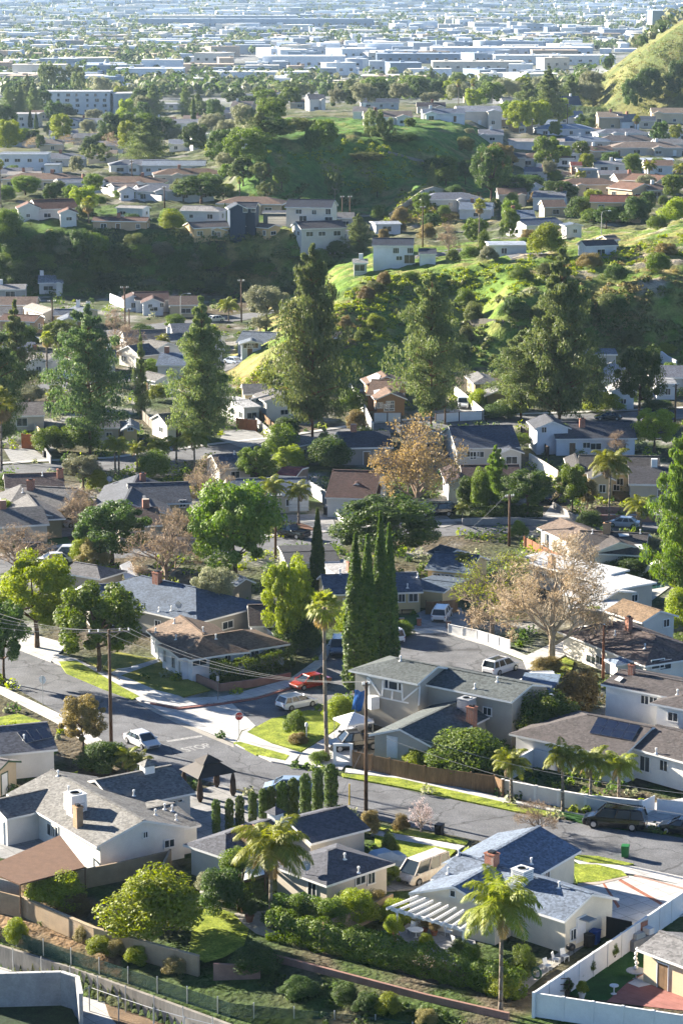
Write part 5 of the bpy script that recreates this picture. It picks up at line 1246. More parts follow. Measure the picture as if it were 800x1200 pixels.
HS('long low house with grey roof and porch on the edge of the terrace', '#c3a97e', '#6c625c', [('V2 80,362 360,350 380,378', 'gg', 2.8, .28), ('V2 385,362 490,372 440,388', 'gg', 2.8, .3), ('V2 215,375 218,385 175,387', 'gg', 2.5, .3)], 'long low porch house on the terrace', [('V2 125,352', 1., .8, 'tanbrick')])
HS('dark roofed house at the right end of the terrace', '#c2bfb8', '#4c4a4e', [('V2 585,358 800,352 790,388', 'gg', 2.8, .3), ('V2 745,385 760,392 650,398', 'gg', 2.6, .15)], 'dark roofed terrace end house')
HS('pale hip roofed house on the terrace left of the navy clad house', '#cfd2d4', '#a9a39a', [('V2 60,282 190,285 250,312', 'gh', 2.8, .3), ('V1 560,280 690,285 640,295', 'gg', 2.8, .2)], 'pale terrace house')
HS('brown roofed low house at the terrace rim', '#b49a7e', '#7a5a4c', [('V1 440,335 700,338 690,358', 'gg', 2.7, .28)], 'brown roofed terrace rim house', [('V1 558,340', 1., .8)])
HS('white house with brown roof and double gable at the left of the terrace', '#cdcac6', '#74503f', [('V1 150,256 345,250 240,300', 'gg', 3., .34), ('V1 130,262 145,290 75,292', 'gg', 3.2, .44), ('V1 318,290 322,305 272,312', 'gg', 2.8, .4)], 'white house with brown double gable')
HS('white terrace house with porch columns and red brick chimney', '#d2d4d6', '#8a8f94', [('V1 265,158 480,152 470,172', 'gg', 2.9, .26)], 'white terrace house with porch columns', [('V1 392,155', 1., .8)])
HS('white house with skylit roof right of the porch column house', '#d0d0d2', '#8a7a70', [('V1 520,180 640,176 620,195', 'gg', 2.9, .2), ('V1 640,188 750,185 745,208', 'gg', 2.9, .3), ('V1 590,188 600,200 578,205', 'gg', 2.9, .5)], 'white skylit terrace house')
HS('low white terrace with carport left of the porch column house', '#c9c4ba', '#a39a8e', [('V1 40,122 200,122 195,140', 'gg', 2.9, .15)], 'low terrace with carport', [('V1 112,125', 1., .8)])
HS('modern white two storey block with flat dark trimmed roof', '#d4d8dd', '#7b8590', [('V1 5,35 235,35 230,45', 'gg', 6.2, .02), ('V1 215,85 290,85 288,92', 'gg', 3.4, .02)], 'modern white block', storeys=2)
HS('long white ranch house on the rise below the knoll', '#cfd3d8', '#7f8b98', [('V1 670,72 P 242,188 243,194', 'gg', 2.9, .22), ('V1 565,72 660,75 655,85', 'gg', 2.8, .2)], 'long white ranch house')
# ------------------------------------------------------------------ houses on the far hillside: front wall foot on the photograph, width there, depth in metres
def HB(px, py, wpx, dep, label, wall, roof, rot=0., ze=2.9, pitch=.34, ends='gg', front=0, lm=None, storeys=1, cat='house', name='house', group=None, wins=True, kw=None):
    q = at((px, py)); k = ppm(q.y, q.z); h = House(label, wall, roof, cat, name, group, lm=lm); h.ridgecaps = False
    d = Vector((math.cos(rot), math.sin(rot), 0)); n = Vector((d.y, -d.x, 0)); L = wpx / k * 1.15
    c = q - n * (dep / 2); h.wing3(c - d * (L / 2), c + d * (L / 2), n, dep / 2, dep / 2, q.z, ze, pitch, ends, False, .3, .4, .25)
    if front:
        f = c + d * (L * front * .3); h.wing3(f - n * (dep * .1), f + n * (dep * .68), d, L * .16, L * .16, q.z, ze, pitch * 1.1, 'gg', False, .3, .4, .25)
    if wins: h.auto(5. if storeys == 1 else 4.2, storeys, 1.9, 1.35, int(px + py))
    if rng.random() < .5 and pitch > .1:
        b = MB(); p = c + d * (L * rng.uniform(-.35, .35)); z = q.z + ze + pitch * dep / 2; b.box((p.x, p.y, z - .8), (.9, .8, 1.9), rot); h.kids.append(('chimney', b, [M[rng.choice(('brick', 'metal_white'))]]))
    h.done(); return h
for a in [
    (455, 148, 50, 11, 'long ranch house with red chimney along the knoll crest', '#d2d0cb', '#7b6f66', .05, 2.9, .3, 'gg', 1, 'red chimney ranch house on the knoll'),
    (425, 141, 22, 9, 'white gabled house at the left end of the knoll crest', '#d6d4d0', '#8d8680', -.1, 2.9, .36, 'gg', 1, 'white gabled house on the knoll'),
    (445, 128, 40, 10, 'dark blue roofed house behind the knoll crest', '#c8c6c2', '#4a5462', .05, 2.9, .34, 'gg', 0, 'blue house behind the knoll'),
    (372, 131, 18, 10, 'white house beside the pale bank at the top of the knoll', '#d9d6d0', '#8f8880', .2, 5., .4, 'gg', 1, 'white house at the knoll top'),
    (352, 128, 22, 10, 'low brown roofed house left of the knoll top', '#b9ab98', '#86705f', 0., 2.9, .3, 'gg', 0, 'brown house left of the knoll top'),
    (520, 143, 44, 10, 'white house with blue roof in the middle of the knoll crest', '#d8d8d8', '#6d7886', .05, 2.9, .3, 'gg', -1, 'white house mid knoll'),
    (505, 134, 30, 9, 'dark roofed house behind the middle of the knoll crest', '#c9bfb2', '#4a444a', 0., 2.9, .36, 'gg', 1, 'dark house mid knoll'),
    (562, 148, 46, 14, 'wide glass fronted house at the right end of the knoll crest', '#cfc4b4', '#8b8f96', .08, 5.4, .24, 'gg', 1, 'glass fronted knoll house'),
    (603, 155, 38, 12, 'brown walled house right of the glass fronted knoll house', '#a08a74', '#8e8a88', 0., 5., .3, 'gg', 0, 'brown walled knoll house'),
    (628, 176, 58, 10, 'long white house with shaded verandah on the right hillside', '#d4d4d4', '#a89c90', -.06, 3., .16, 'gg', 0, 'long verandah house'),
    (612, 157, 8, 8, 'narrow white outbuilding on the right hillside', '#d6d6d6', '#9a9a9a', 0., 3., .3, 'gg', 0, 'narrow white outbuilding'),
    (662, 137, 34, 13, 'grey gabled two storey house below the bare hill', '#c8c9cc', '#4a5566', .15, 5.2, .6, 'gg', -1, 'grey gabled house below the hill'),
    (668, 146, 28, 10, 'white annex with two gables below the bare hill', '#d6d3cc', '#7d8896', .1, 3., .5, 'gg', 1, 'white annex below the hill'),
    (636, 154, 28, 10, 'white house with blue flat roof on the right hillside', '#d5d7da', '#8b9aa9', -.1, 2.9, .3, 'gg', 1, 'blue flat roofed hillside house'),
    (662, 160, 32, 11, 'pale blue hip roofed house on the right hillside', '#d0d3d6', '#93a2b0', .05, 2.9, .3, 'hh', 0, 'pale blue hip roofed house'),
    (715, 152, 26, 12, 'tan house behind a leafless tree on the right hillside', '#bda98c', '#a4917a', 0., 5., .34, 'gg', 0, 'tan house behind the leafless tree'),
    (738, 153, 20, 9, 'white steep gabled cottage on the right hillside', '#dadada', '#8d8a88', .3, 3.4, .7, 'gg', 1, 'steep white cottage'),
    (755, 150, 22, 9, 'slate roofed house right of the steep white cottage', '#bfbab0', '#4f5a66', -.1, 3., .4, 'gg', 0, 'slate roofed hillside house'),
    (782, 145, 34, 12, 'beige house with tan roof at the right edge below the hill', '#cbbb9e', '#97856f', -.05, 4.6, .34, 'gg', -1, 'beige house below the hill'),
    (736, 175, 34, 11, 'grey brown hip roofed house on the right hillside', '#b5ada2', '#7c7068', .1, 2.9, .34, 'hh', 0, 'grey brown hip house'),
    (757, 183, 40, 12, 'wide tan roofed house on the right hillside', '#bcb3a6', '#8d7c6d', .0, 2.9, .3, 'hh', 1, 'wide tan roofed house'),
    (690, 160, 24, 8, 'brown flat roofed house on the right hillside', '#a8997f', '#8b6f5c', 0., 2.8, .1, 'gg', 0, 'brown flat hillside house'),
    (785, 178, 30, 10, 'grey roofed house at the right edge', '#b9b6b0', '#8b8884', .1, 2.9, .3, 'gg', 0, 'grey roofed right edge house'),
    (755, 198, 60, 11, 'long pale blue flat roofed house on the right hillside', '#c8ccd0', '#aab4be', .0, 2.9, .05, 'gg', 0, 'long pale blue flat roof'),
    (715, 203, 34, 9, 'white fronted low house on the right hillside', '#d6d6d4', '#7e7f83', .0, 2.8, .2, 'gg', 0, 'white fronted low house'),
    (720, 215, 34, 9, 'shaded low house with white fascia on the right hillside', '#9c978e', '#6b6a70', -.05, 2.8, .2, 'gg', 0, 'shaded low hillside house'),
    (690, 208, 20, 8, 'pale flat shed roof on the right hillside', '#b2aca0', '#c0bcb4', .1, 2.5, .05, 'gg', 0, 'pale flat shed'),
    (628, 212, 24, 8, 'white low round fronted house on the right hillside', '#d3d3d3', '#6b6a72', 0., 2.8, .3, 'gg', 0, 'white low hillside house'),
    (675, 203, 12, 7, 'small red roofed hut on the right hillside', '#9a7a68', '#7c3a34', 0., 2.4, .3, 'gg', 0, 'red roofed hut'),
    (770, 234, 22, 9, 'brown roofed house right of the red tiled house', '#ab9a84', '#7b6252', .1, 2.8, .3, 'gg', 0, 'brown house right of the red tiles'),
    (455, 275, 28, 8, 'white flat roofed house behind the deodar', '#cfd3d6', '#a8adb2', .2, 2.8, .1, 'gg', 0, 'flat roofed house behind the deodar'),
    (405, 268, 18, 8, 'low grey house at the left foot of the wiry bank', '#b0aca4', '#7f7c78', 0., 2.8, .3, 'gg', 0, 'grey house by the wiry bank'),
    (422, 322, 16, 6, 'pale garage roof near the ridge', '#c2bdb2', '#9c9890', 0., 2.6, .2, 'gg', 0, 'pale garage near the ridge'),
    (595, 302, 40, 8, 'pale flat roofed house beyond the ridge', '#c6cbd0', '#a7b0b9', .05, 2.8, .05, 'gg', 0, 'pale flat roof beyond the ridge'),
    (262, 140, 40, 12, 'grey roofed house left of the knoll', '#c4bcae', '#868a90', .1, 3.2, .4, 'gg', 1, 'grey house left of the knoll'),
    (282, 138, 22, 11, 'pinkish gabled house left of the knoll', '#bba999', '#8f8178', -.2, 4.6, .5, 'gg', -1, 'pinkish house left of the knoll'),
    (228, 147, 24, 10, 'pink walled house in the valley left of the knoll', '#c7a58e', '#9b8474', .0, 3., .3, 'gg', 0, 'pink house in the valley'),
    (256, 155, 24, 10, 'cream hip roofed house in the valley left of the knoll', '#cdbb9d', '#b3a188', .1, 2.9, .34, 'hh', 0, 'cream hip house in the valley'),
    (232, 160, 26, 10, 'blue roofed house in the valley left of the knoll', '#bfc4c9', '#6f7e8e', .0, 2.9, .3, 'gg', 0, 'blue house in the valley'),
    (252, 166, 34, 9, 'white flat roofed house in the valley left of the knoll', '#d5d5d5', '#b8b8b6', .05, 2.9, .05, 'gg', 0, 'white flat house in the valley'),
    (75, 166, 30, 10, 'small white house below the apartment block', '#cfcfcf', '#84868a', .1, 2.9, .34, 'gg', 1, 'small white house below the apartments'),
    (100, 170, 26, 9, 'grey roofed house below the apartment block', '#b9b5ad', '#77787c', -.1, 2.9, .34, 'gg', 0, 'grey house below the apartments'),
    (60, 178, 24, 9, 'tan house beside the modern white block', '#c2b49c', '#8f8274', 0., 2.9, .34, 'gg', 0, 'tan house by the modern block'),
    (140, 157, 26, 9, 'pale house among bare trees below the apartment block', '#c4c0b8', '#9a9690', .0, 2.9, .3, 'gg', 0, 'pale house among bare trees'),
    (158, 172, 22, 9, 'white house right of the bare trees', '#d0d0d0', '#8c8f94', .1, 2.9, .3, 'gg', 0, 'white house right of bare trees'),
    (20, 150, 46, 14, 'long white two storey apartment building at the left edge', '#d8cfc4', '#b7b0a8', -.02, 6.5, .02, 'gg', 0, 'left edge apartments', 2, 'apartment building', 'apartment_building'),
    (10, 385, 30, 9, 'grey roofed house at the left edge of the valley', '#b8b3a9', '#7d7974', .1, 2.8, .3, 'gg', 0, 'left edge valley house'),
    (10, 352, 36, 8, 'low pale shed at the foot of the dark slope', '#a9a6a0', '#8f8c88', .05, 2.6, .2, 'gg', 0, 'pale shed at the slope foot'),
    (20, 372, 40, 9, 'brown roofed house behind the left conifer', '#b09a84', '#7f6858', .0, 2.8, .3, 'gg', 0, 'brown house behind the left conifer'),
    (395, 410, 10, 5, 'dark hut between the two tallest pines', '#6b5d50', '#4b4744', .0, 2.4, .3, 'gg', 0, 'dark hut between pines'),
    (22, 432, 34, 10, 'white house with grey roof at the left edge', '#d2d0ca', '#7b7f86', .1, 2.8, .34, 'gg', 1, 'white left edge house'),
    (30, 505, 40, 10, 'small house with red doors behind the left palm trunk', '#b8aea0', '#7f756c', .1, 2.6, .3, 'gg', 0, 'small red door house'),
    (770, 590, 60, 11, 'house with dark roof and dark porch at the right edge', '#b7ac98', '#4d4a4c', -.1, 2.8, .3, 'gg', 0, 'right edge dark porch house'),
    (785, 460, 44, 10, 'low house behind the leaning pole at the right edge', '#b9b6ae', '#787a80', -.05, 2.8, .3, 'gg', 0, 'low house behind the leaning pole'),
    (430, 545, 54, 11, 'dark navy roofed house left of the brown sycamore', '#8e8c88', '#3c424c', .1, 2.8, .3, 'gg', 0, 'navy roofed house left of the sycamore'),
    (25, 640, 60, 10, 'low house hidden behind the bare bush at the left edge', '#b4aea2', '#6f6c68', .3, 2.8, .3, 'gg', 0, 'low house behind the bare bush'),
    (165, 640, 46, 10, 'brown roofed house behind the grey twiggy tree', '#a59a8a', '#5b4a42', .2, 2.8, .3, 'gg', 0, 'brown house behind the twiggy tree'),
    (60, 345, 26, 9, 'white roofed house at the foot of the dark slope beside the pale poles', '#cfcdc8', '#9c9a96', .1, 2.8, .3, 'gg', 1, 'white roofed slope foot house'),
    (215, 372, 30, 9, 'brown roofed house behind the lamp post', '#b5a58f', '#6d5a4e', .05, 2.8, .34, 'gg', 0, 'brown house behind the lamp post'),
    (218, 408, 26, 10, 'white house with grey roof behind the broad middle pine top', '#d4d2cd', '#73777d', .2, 2.8, .34, 'gg', 1, 'white house behind the middle pine top'),
    (200, 445, 30, 10, 'pale house with blue grey roof right of the skinny pine', '#c9c6bf', '#717e8c', -.1, 2.8, .34, 'gg', 0, 'pale house right of the skinny pine'),
    (120, 440, 30, 9, 'dark roofed house hidden behind the wide left pine', '#b6b0a5', '#55585e', .1, 2.8, .34, 'gg', 0, 'dark house behind the wide left pine'),
    (250, 425, 22, 9, 'small grey roofed house at the tip of the grassy ridge', '#c2bfb8', '#7d8188', .2, 2.8, .3, 'gg', 0, 'small house at the ridge tip'),
    (300, 480, 26, 8, 'cream house between the grey driveway and long white house', '#c8b894', '#6f6c68', .1, 2.8, .3, 'gg', 0, 'cream house by the grey driveway'),
    (700, 432, 40, 9, 'grey flat house behind the dark round tree', '#b4b2ac', '#8b8d90', 0., 2.8, .1, 'gg', 0, 'grey flat house behind the round tree'),
    (330, 118, 26, 12, 'white roofed house beyond the knoll trees', '#d0cec8', '#a2a09c', .1, 3., .3, 'gg', 0, 'white roofed house beyond the knoll trees'),
    (295, 121, 30, 12, 'grey long house beyond the left foot of the knoll', '#bdbab2', '#7f858c', -.05, 3., .3, 'gg', 1, 'grey long house beyond the knoll foot'),
    (430, 117, 40, 12, 'slate roofed long house behind the knoll pines', '#c5bfb4', '#5f6b78', .05, 3., .3, 'gg', 0, 'slate long house behind the knoll'),
    (560, 121, 30, 12, 'cream house behind the pair of far palms', '#cdc0a6', '#8d7f70', 0., 3., .34, 'gg', 1, 'cream house behind the far palms'),
    (605, 128, 28, 12, 'white house among pines left of the bare hill', '#d3d1cb', '#85878a', .1, 3., .34, 'gg', 0, 'white house among pines'),
    (200, 128, 34, 12, 'pale flat house right of the apartment block', '#cbc8c2', '#a5a6a8', .0, 3., .05, 'gg', 0, 'pale flat house by the apartments'),
    (190, 150, 30, 11, 'brown roofed house in front of the apartment block trees', '#bda990', '#7f6654', .1, 2.9, .34, 'gg', 0, 'brown house by the apartment trees'),
    (215, 178, 30, 10, 'white house behind the long white ranch house', '#d2d2d0', '#8a9098', .05, 2.9, .3, 'gg', 1, 'white house behind the ranch house'),
    (120, 192, 30, 10, 'tan roofed house above the porch column house', '#c5b9a6', '#948270', 0., 2.9, .3, 'gg', 0, 'tan house above the porch columns'),
    (15, 215, 40, 10, 'grey roofed house at the left end of the terrace', '#bdbab4', '#7b7c80', .05, 2.9, .3, 'gg', 0, 'grey house at the terrace end'),
    (650, 255, 24, 9, 'brown roofed house among dark trees on the right hillside', '#b8a890', '#755f50', .1, 2.8, .34, 'gg', 0, 'brown house among dark trees'),
    (600, 195, 28, 9, 'dark roofed house below the long verandah house', '#b9b2a6', '#55585c', 0., 2.8, .3, 'gg', 0, 'dark house below the verandah house'),
]: HB(*a)
# the white apartment block with rows of windows
q = at((110, 133)); k = ppm(q.y, q.z)
h = House('long white four storey apartment block with rows of dark windows', '#d5d5d6', '#bdbbb8', 'apartment building', 'apartment_building', lm='white apartment block'); h.ridgecaps = False
h.wing3(Vector((q.x - 58 / k, q.y + 8, 0)), Vector((q.x + 20 / k, q.y + 8, 0)), Vector((0, -1, 0)), 9., 9., q.z, 11.5, .01, 'gg', False, .2, .2, .5)
h.wing3(Vector((q.x + 20 / k, q.y + 6, 0)), Vector((q.x + 64 / k, q.y + 16, 0)), Vector((.2, -1, 0)).normalized(), 9., 9., q.z, 10.5, .01, 'gg', False, .2, .2, .5)
h.auto(4.6, 4, 1.8, 1.6, 3); h.done()

for it in ("45,222,44 cream brown;120,180,40 white grey;172,204,44 white grey;222,216,40 pale brown;60,196,40 pale grey;205,236,46 white grey;292,252,30 tan brown;20,172,40 white blue;160,162,36 pale brown;215,152,34 white grey;246,174,36 pale blue;100,150,40 pale grey;40,140,34 tan brown;150,226,40 white brown;285,175,26 white grey;"
           "690,228,30 cream brown;642,244,34 white grey;600,240,30 pale brown;556,258,34 white blue;530,246,28 pale grey;700,187,34 tan brown;662,190,34 white grey;742,222,34 pale brown;792,166,30 white grey;610,268,30 pale blue;640,196,28 white brown;575,168,26 pale grey;772,205,30 white brown;730,165,28 white grey;680,175,30 pale blue").split(';'):
    p, w_, r_ = it.split(); a, b_, c_ = map(float, p.split(','))
    HB(a, b_, c_, 10, None, dict(cream='#cbbd9f', white='#d8d8d6', pale='#bfbdb7', tan='#bca98c')[w_], dict(brown='#7c6250', grey='#7d8086', blue='#6c7b8b')[r_], rng.uniform(-.25, .25), 2.9, .3, rng.choice(('gg', 'hh')), rng.choice((0, 1, -1)), f'{w_} house with {r_} roof')
# ------------------------------------------------------------------ trees and shrubs: kind, foot, top (photograph row), crown width there, label
TR = [
 # tall landmarks
 ('pine', 'P 238,518', 349, 84, 'broad tall pine with sunlit clumps standing left of the grassy ridge'),
 ('pine', 'P 366,512', 288, 96, 'tallest and densest pine, standing at the centre in front of the ridge'),
 ('pine', 'P 505,500', 322, 86, 'tall dense pine beside the brown brick house with the white fence'),
 ('pine', 'P 655,492', 293, 104, 'tall dark pine right of the olive house, tallest of its pair'),
 ('pine', 'P 610,490', 388, 84, 'dark low branched pine leaning left of the tallest right hand pine'),
 ('pinewide', 'P 692,480', 405, 44, 'dark conifer filling in right of the tallest right hand pine'),
 ('pinewide', 'P 106,532', 358, 100, 'dark wide pine on the left behind the olive tree'),
 ('fir', 'P 166,488', 386, 22, 'thin skinny pine with a bare red trunk on the left'),
 ('pinewide', 'P 2,540', 385, 66, 'dark pine cut by the left edge behind the tall palm trunk'),
 ('fir', 'P 20,470', 352, 60, 'loose conifer at the left edge above the white house'),
 ('oak', 'P 748,496', 405, 62, 'round dark tree in front of the white gabled house on the right'),
 ('yellow', 'P 766,530', 480, 52, 'round yellow green tree beside the leaning pole on the right'),
 ('conifer', 'P 796,692', 512, 72, 'big bright green conifer cut by the right edge'),
 ('brown', 'P 488,606', 490, 112, 'large sycamore with brown winter leaves at the centre'),
 ('oak', 'P 452,668', 585, 128, 'wide dark oak behind the tall thin cypresses'),
 ('green', 'P 276,690', 566, 100, 'large bright green tree left of the single cypress'),
 ('yellow', 'P 338,770', 655, 62, 'yellow green tree climbing above the hedge of the corner house'),
 ('barepale', 'P 646,778', 636, 140, 'large leafless white barked sycamore by the turning circle'),
 ('bareleaf', 'P 576,748', 648, 92, 'straggly half leafless tree behind the white picket fence'),
 ('bare', 'P 92,622', 570, 52, 'small leafless tree in front of the olive stucco house'),
 ('bare', 'P 195,690', 598, 84, 'grey leafless tree in front of the tan house with the front gable'),
 ('bare', 'P 243,600', 535, 52, 'leafless tree right of the tan house with the front gable'),
 ('bare', 'P 20,672', 615, 74, 'grey leafless bush over the parked black car at the left edge'),
 ('bare', 'P 145,425', 382, 50, 'grey twiggy tree between the left pine and the skinny pine'),
 ('bare', 'P 135,392', 362, 30, 'grey twiggy tree behind the cream house with two white chimneys'),
 ('bare', 'P 630,978', 938, 48, 'small leafless tree beside the kerb behind the blue grey garage roof'),
 ('pink', 'P 493,977', 938, 34, 'pink blossoming magnolia on the kerb beside the black bin'),
 ('oak', 'P 5,800', 706, 62, 'dark rounded tree at the left edge beside the street'),
 ('yellow', 'P 44,760', 652, 100, 'large yellow green tree at the left edge below the parked black car'),
 ('green', 'P 117,788', 686, 102, 'dark green trees with sunlit tops in front of the large blue roofed house'),
 ('rust', 'P 98,882', 816, 58, 'orange autumn tree beside the tall utility pole'),
 ('dark', 'P 132,662', 590, 84, 'dark spiky evergreen between the two left stucco houses'),
 ('olive', 'P 98,574', 533, 46, 'silvery olive tree behind the olive stucco house'),
 ('olive', 'P 252,732', 665, 52, 'grey green olive tree beside the small beige shed'),
 ('olive', 'P 312,390', 336, 54, 'silver green tree behind the pale grey house with twin windows'),
 ('olive', 'P 36,478', 452, 40, 'silvery olive tree beside the left pine'),
 ('olive', 'P 305,392', 372, 30, 'pale tan shrubby tree in front of the silver green tree'),
 ('green', 'P 300,568', 525, 44, 'round dark bushy tree above the dark blue roof'),
 ('green', 'P 72,410', 375, 42, 'dark glossy tree in front of the long brown roofed house'),
 ('euc', 'P 80,445', 385, 34, 'yellow tinged gum tree left of the wide left pine'),
 ('cyp', 'P 372,700', 597, 17, 'single tall cypress left of the cypress group'),
 ('cyp', 'P 416,812', 628, 30, 'leftmost of the four tall thin cypresses by the side street'),
 ('cyp', 'P 430,806', 630, 25, 'second from the left of the four tall thin cypresses'),
 ('cyp', 'P 445,800', 603, 25, 'third and highest of the four tall thin cypresses'),
 ('cyp', 'P 455,795', 616, 23, 'rightmost of the four tall thin cypresses by the side street'),
 # palms
 ('fan', 'P 380,892', 688, 52, 'tall fan palm with a dry skirt on the corner lawn'),
 ('queen', 'P 586,1188', 1022, 112, 'feather palm in front of the house with the white pergola'),
 ('queen', 'P 318,1088', 955, 108, 'feather palm in front of the grey stucco hip roofed house'),
 ('queen', 'P 658,952', 868, 54, 'feather palm left in the row of three before the white block wall'),
 ('queen', 'P 691,950', 872, 58, 'feather palm in the middle of the three before the white block wall'),
 ('queen', 'P 724,946', 878, 54, 'feather palm right in the row of three before the white block wall'),
 ('queen', 'P 598,942', 874, 54, 'feather palm at the end of the wooden fence'),
 ('queen', 'P 713,617', 522, 58, 'tall drooping feather palm in front of the cream house with white dormer'),
 ('queen', 'P 750,622', 578, 46, 'low bushy feather palm beside the parked silver car'),
 ('queen', 'P 350,614', 562, 38, 'feather palm on the mulch bed by the black pickup'),
 ('queen', 'P 319,612', 556, 40, 'taller feather palm beside the thin dark pole and driveway'),
 ('queen', 'P 135,555', 508, 32, 'left palm of the pair behind the silvery olive tree'),
 ('queen', 'P 140,557', 512, 30, 'right palm of the pair behind the silvery olive tree'),
 ('queen', 'P 161,553', 516, 28, 'single palm right of the pair behind the silvery olive tree'),
 ('queen', 'P 186,550', 510, 36, 'palm with yellow fronds left of the middle pine foot'),
 ('queen', 'P 207,545', 508, 30, 'slim palm at the foot of the broad middle pine'),
 ('queen', 'P 228,552', 498, 44, 'palm whose fronds touch the foot of the broad middle pine'),
 ('fan', 'P 3,552', 450, 46, 'tall palm trunk at the left edge'),
 ('fan', 'P 56,445', 386, 22, 'fan palm in front of the white house at the valley street'),
 ('queen', 'P 191,420', 390, 22, 'feather palm right of the skinny pine'),
 ('queen', 'P 268,376', 347, 30, 'lit feather palm beside the white car on the foot street'),
 ('fan', 'P 561,300', 231, 20, 'slender fan palm on the bank left of the white hillside house'),
 ('fan', 'P 281,240', 206, 10, 'small palm behind the navy blue clad house'),
 ('fan', 'P 104,262', 228, 22, 'fan palm in front of the brown roofed terrace rim house'),
 ('fan', 'P 764,138', 121, 16, 'palm in front of the beige house below the bare hill'),
 ('fan', 'P 745,158', 134, 12, 'slender palm beside the steep white cottage'),
 ('fan', 'P 537,128', 92, 10, 'left palm of the two behind the knoll'),
 ('fan', 'P 554,128', 91, 10, 'right palm of the two behind the knoll'),
 ('fan', 'P 2,262', 185, 14, 'tall palm trunk beside the left edge terrace'),
 ('queen', 'P 760,215', 186, 22, 'palm before the long pale blue flat roof'),
 ('queen', 'P 680,212', 198, 16, 'little palm beside the small red roofed hut'),
 ('queen', 'P 795,215', 190, 20, 'palm at the right edge of the hillside'),
 ('queen', 'P 542,690', 645, 24, 'yellowish young palm beside the straggly tree'),
 ('queen', 'P 541,607', 588, 22, 'small palm in the planter by the black car'),
 # around the houses
 ('s_yellow', 'P 182,1102', 1020, 112, 'huge round yellow green bush on the lawn'),
 ('s_green', 'P 545,906', 856, 96, 'dense green tree like shrub mass behind the wooden fence'),
 ('s_yellow', 'P 492,900', 874, 44, 'yellow green shrub at the left end of the fence shrubbery'),
 ('s_green', 'P 640,870', 812, 84, 'bright green hedge tree left of the white two storey house'),
 ('s_rust', 'P 676,838', 786, 60, 'reddish brown shrub behind the reddish pole'),
 ('s_rust', 'P 640,790', 770, 44, 'low reddish shrub beside the round front lawn'),
 ('yellow', 'P 694,738', 710, 22, 'small bright green tree below the flat white patio roof'),
 ('s_rust', 'P 396,998', 962, 42, 'red flowering bougainvillea against the grey hip roof'),
 ('s_rust', 'P 432,978', 950, 30, 'rust coloured hedge ball at the foot of the tall pole'),
 ('s_dark', 'P 260,1072', 1018, 62, 'grey green shrub tree against the grey stucco wall'),
 ('s_green', 'P 275,1050', 994, 46, 'yellow tipped small palm shrub over the pergola'),
 ('s_yellow', 'P 415,1082', 1040, 56, 'yellow flowering shrub in front of the grey stucco house'),
 ('s_green', 'P 385,1090', 1052, 50, 'pale green shrub left of the yellow flowering shrub'),
 ('s_green', 'P 345,1085', 1048, 40, 'dark garden shrub beside the grey stucco house wall'),
 ('s_yellow', 'P 464,1082', 1052, 38, 'light shrub beside the dividing garden wall'),
 ('s_rust', 'P 440,1070', 1042, 34, 'dry bronze shrub between the two lower houses'),
 ('s_green', 'P 551,1136', 1106, 26, 'small green shrub against the pergola post'),
 ('s_green', 'P 612,1150', 1108, 30, 'clipped green bush at the cream house corner'),
 ('s_yellow', 'P 590,1168', 1135, 44, 'light green shrub beside the feather palm foot'),
 ('s_yellow', 'P 65,1062', 1020, 78, 'yellow green creeper bush over the tan retaining wall'),
 ('s_rust', 'P 88,1070', 1046, 40, 'brownish shrub hanging over the tan retaining wall'),
 ('s_straw', 'P 100,1105', 1082, 24, 'straw coloured grass clump on the dirt slope'),
 ('s_yellow', 'P 120,1118', 1096, 40, 'yellow green clump at the middle of the dirt slope'),
 ('s_straw', 'P 138,1122', 1100, 22, 'pale feathery clump on the dirt slope'),
 ('s_yellow', 'P 160,1130', 1108, 30, 'fresh green clump at the low end of the dirt slope'),
 ('s_straw', 'P 205,1142', 1122, 30, 'sunlit straw clump near the wall corner'),
 ('s_yellow', 'P 455,1188', 1164, 30, 'yellow shrub on the shaded slope below the pink wall'),
 ('s_dark', 'P 405,1176', 1152, 34, 'dark grass clump below the pink wall'),
 ('s_dark', 'P 430,1186', 1164, 34, 'second dark grass clump below the pink wall'),
 ('s_dark', 'P 350,1166', 1146, 46, 'dark shrub below the left end of the pink wall'),
 ('s_straw', 'P 500,1200', 1182, 26, 'sunlit straw clump at the bottom edge'),
 ('s_dark', 'P 300,1138', 1108, 60, 'dark brown shrub over the garden gate'),
 ('s_dark', 'P 122,905', 868, 66, 'dark shrubbery at the foot of the tall utility pole'),
 ('s_rust', 'P 108,902', 884, 30, 'dark red shrub left of the shaded sago palms'),
 ('queen', 'P 150,908', 872, 40, 'shaded low palm left of the parked silver sedan'),
 ('queen', 'P 165,912', 880, 36, 'shaded low palm behind the dark wing roof'),
 ('s_yellow', 'P 20,1108', 1075, 30, 'bright creeper at the left end of the green fence'),
 ('s_rust', 'P 470,974', 954, 22, 'dead brown shrub left of the pink magnolia'),
 ('s_green', 'P 456,1006', 976, 24, 'dark dry bush on the side garden lawn'),
 ('s_green', 'P 458,1036', 1012, 28, 'grey green shrub beside the covered car'),
 ('s_green', 'P 346,862', 832, 28, 'flowering shrub on the corner lawn left side'),
 ('s_yellow', 'P 398,846', 815, 38, 'sunny shrub beside the fan palm lawn'),
 ('s_rust', 'P 350,872', 858, 24, 'dry low plant in the middle of the corner lawn'),
 ('s_green', 'P 375,893', 880, 26, 'clipped low bush at the foot of the fan palm'),
 ('s_yellow', 'P 418,742', 700, 50, 'green shrub below the fan palm crown'),
 ('s_dark', 'P 350,768', 700, 56, 'dark green shrub behind the clipped hedge end'),
 ('s_green', 'P 562,600', 548, 24, 'bright pointed cypress like tree beside the maroon roof'),
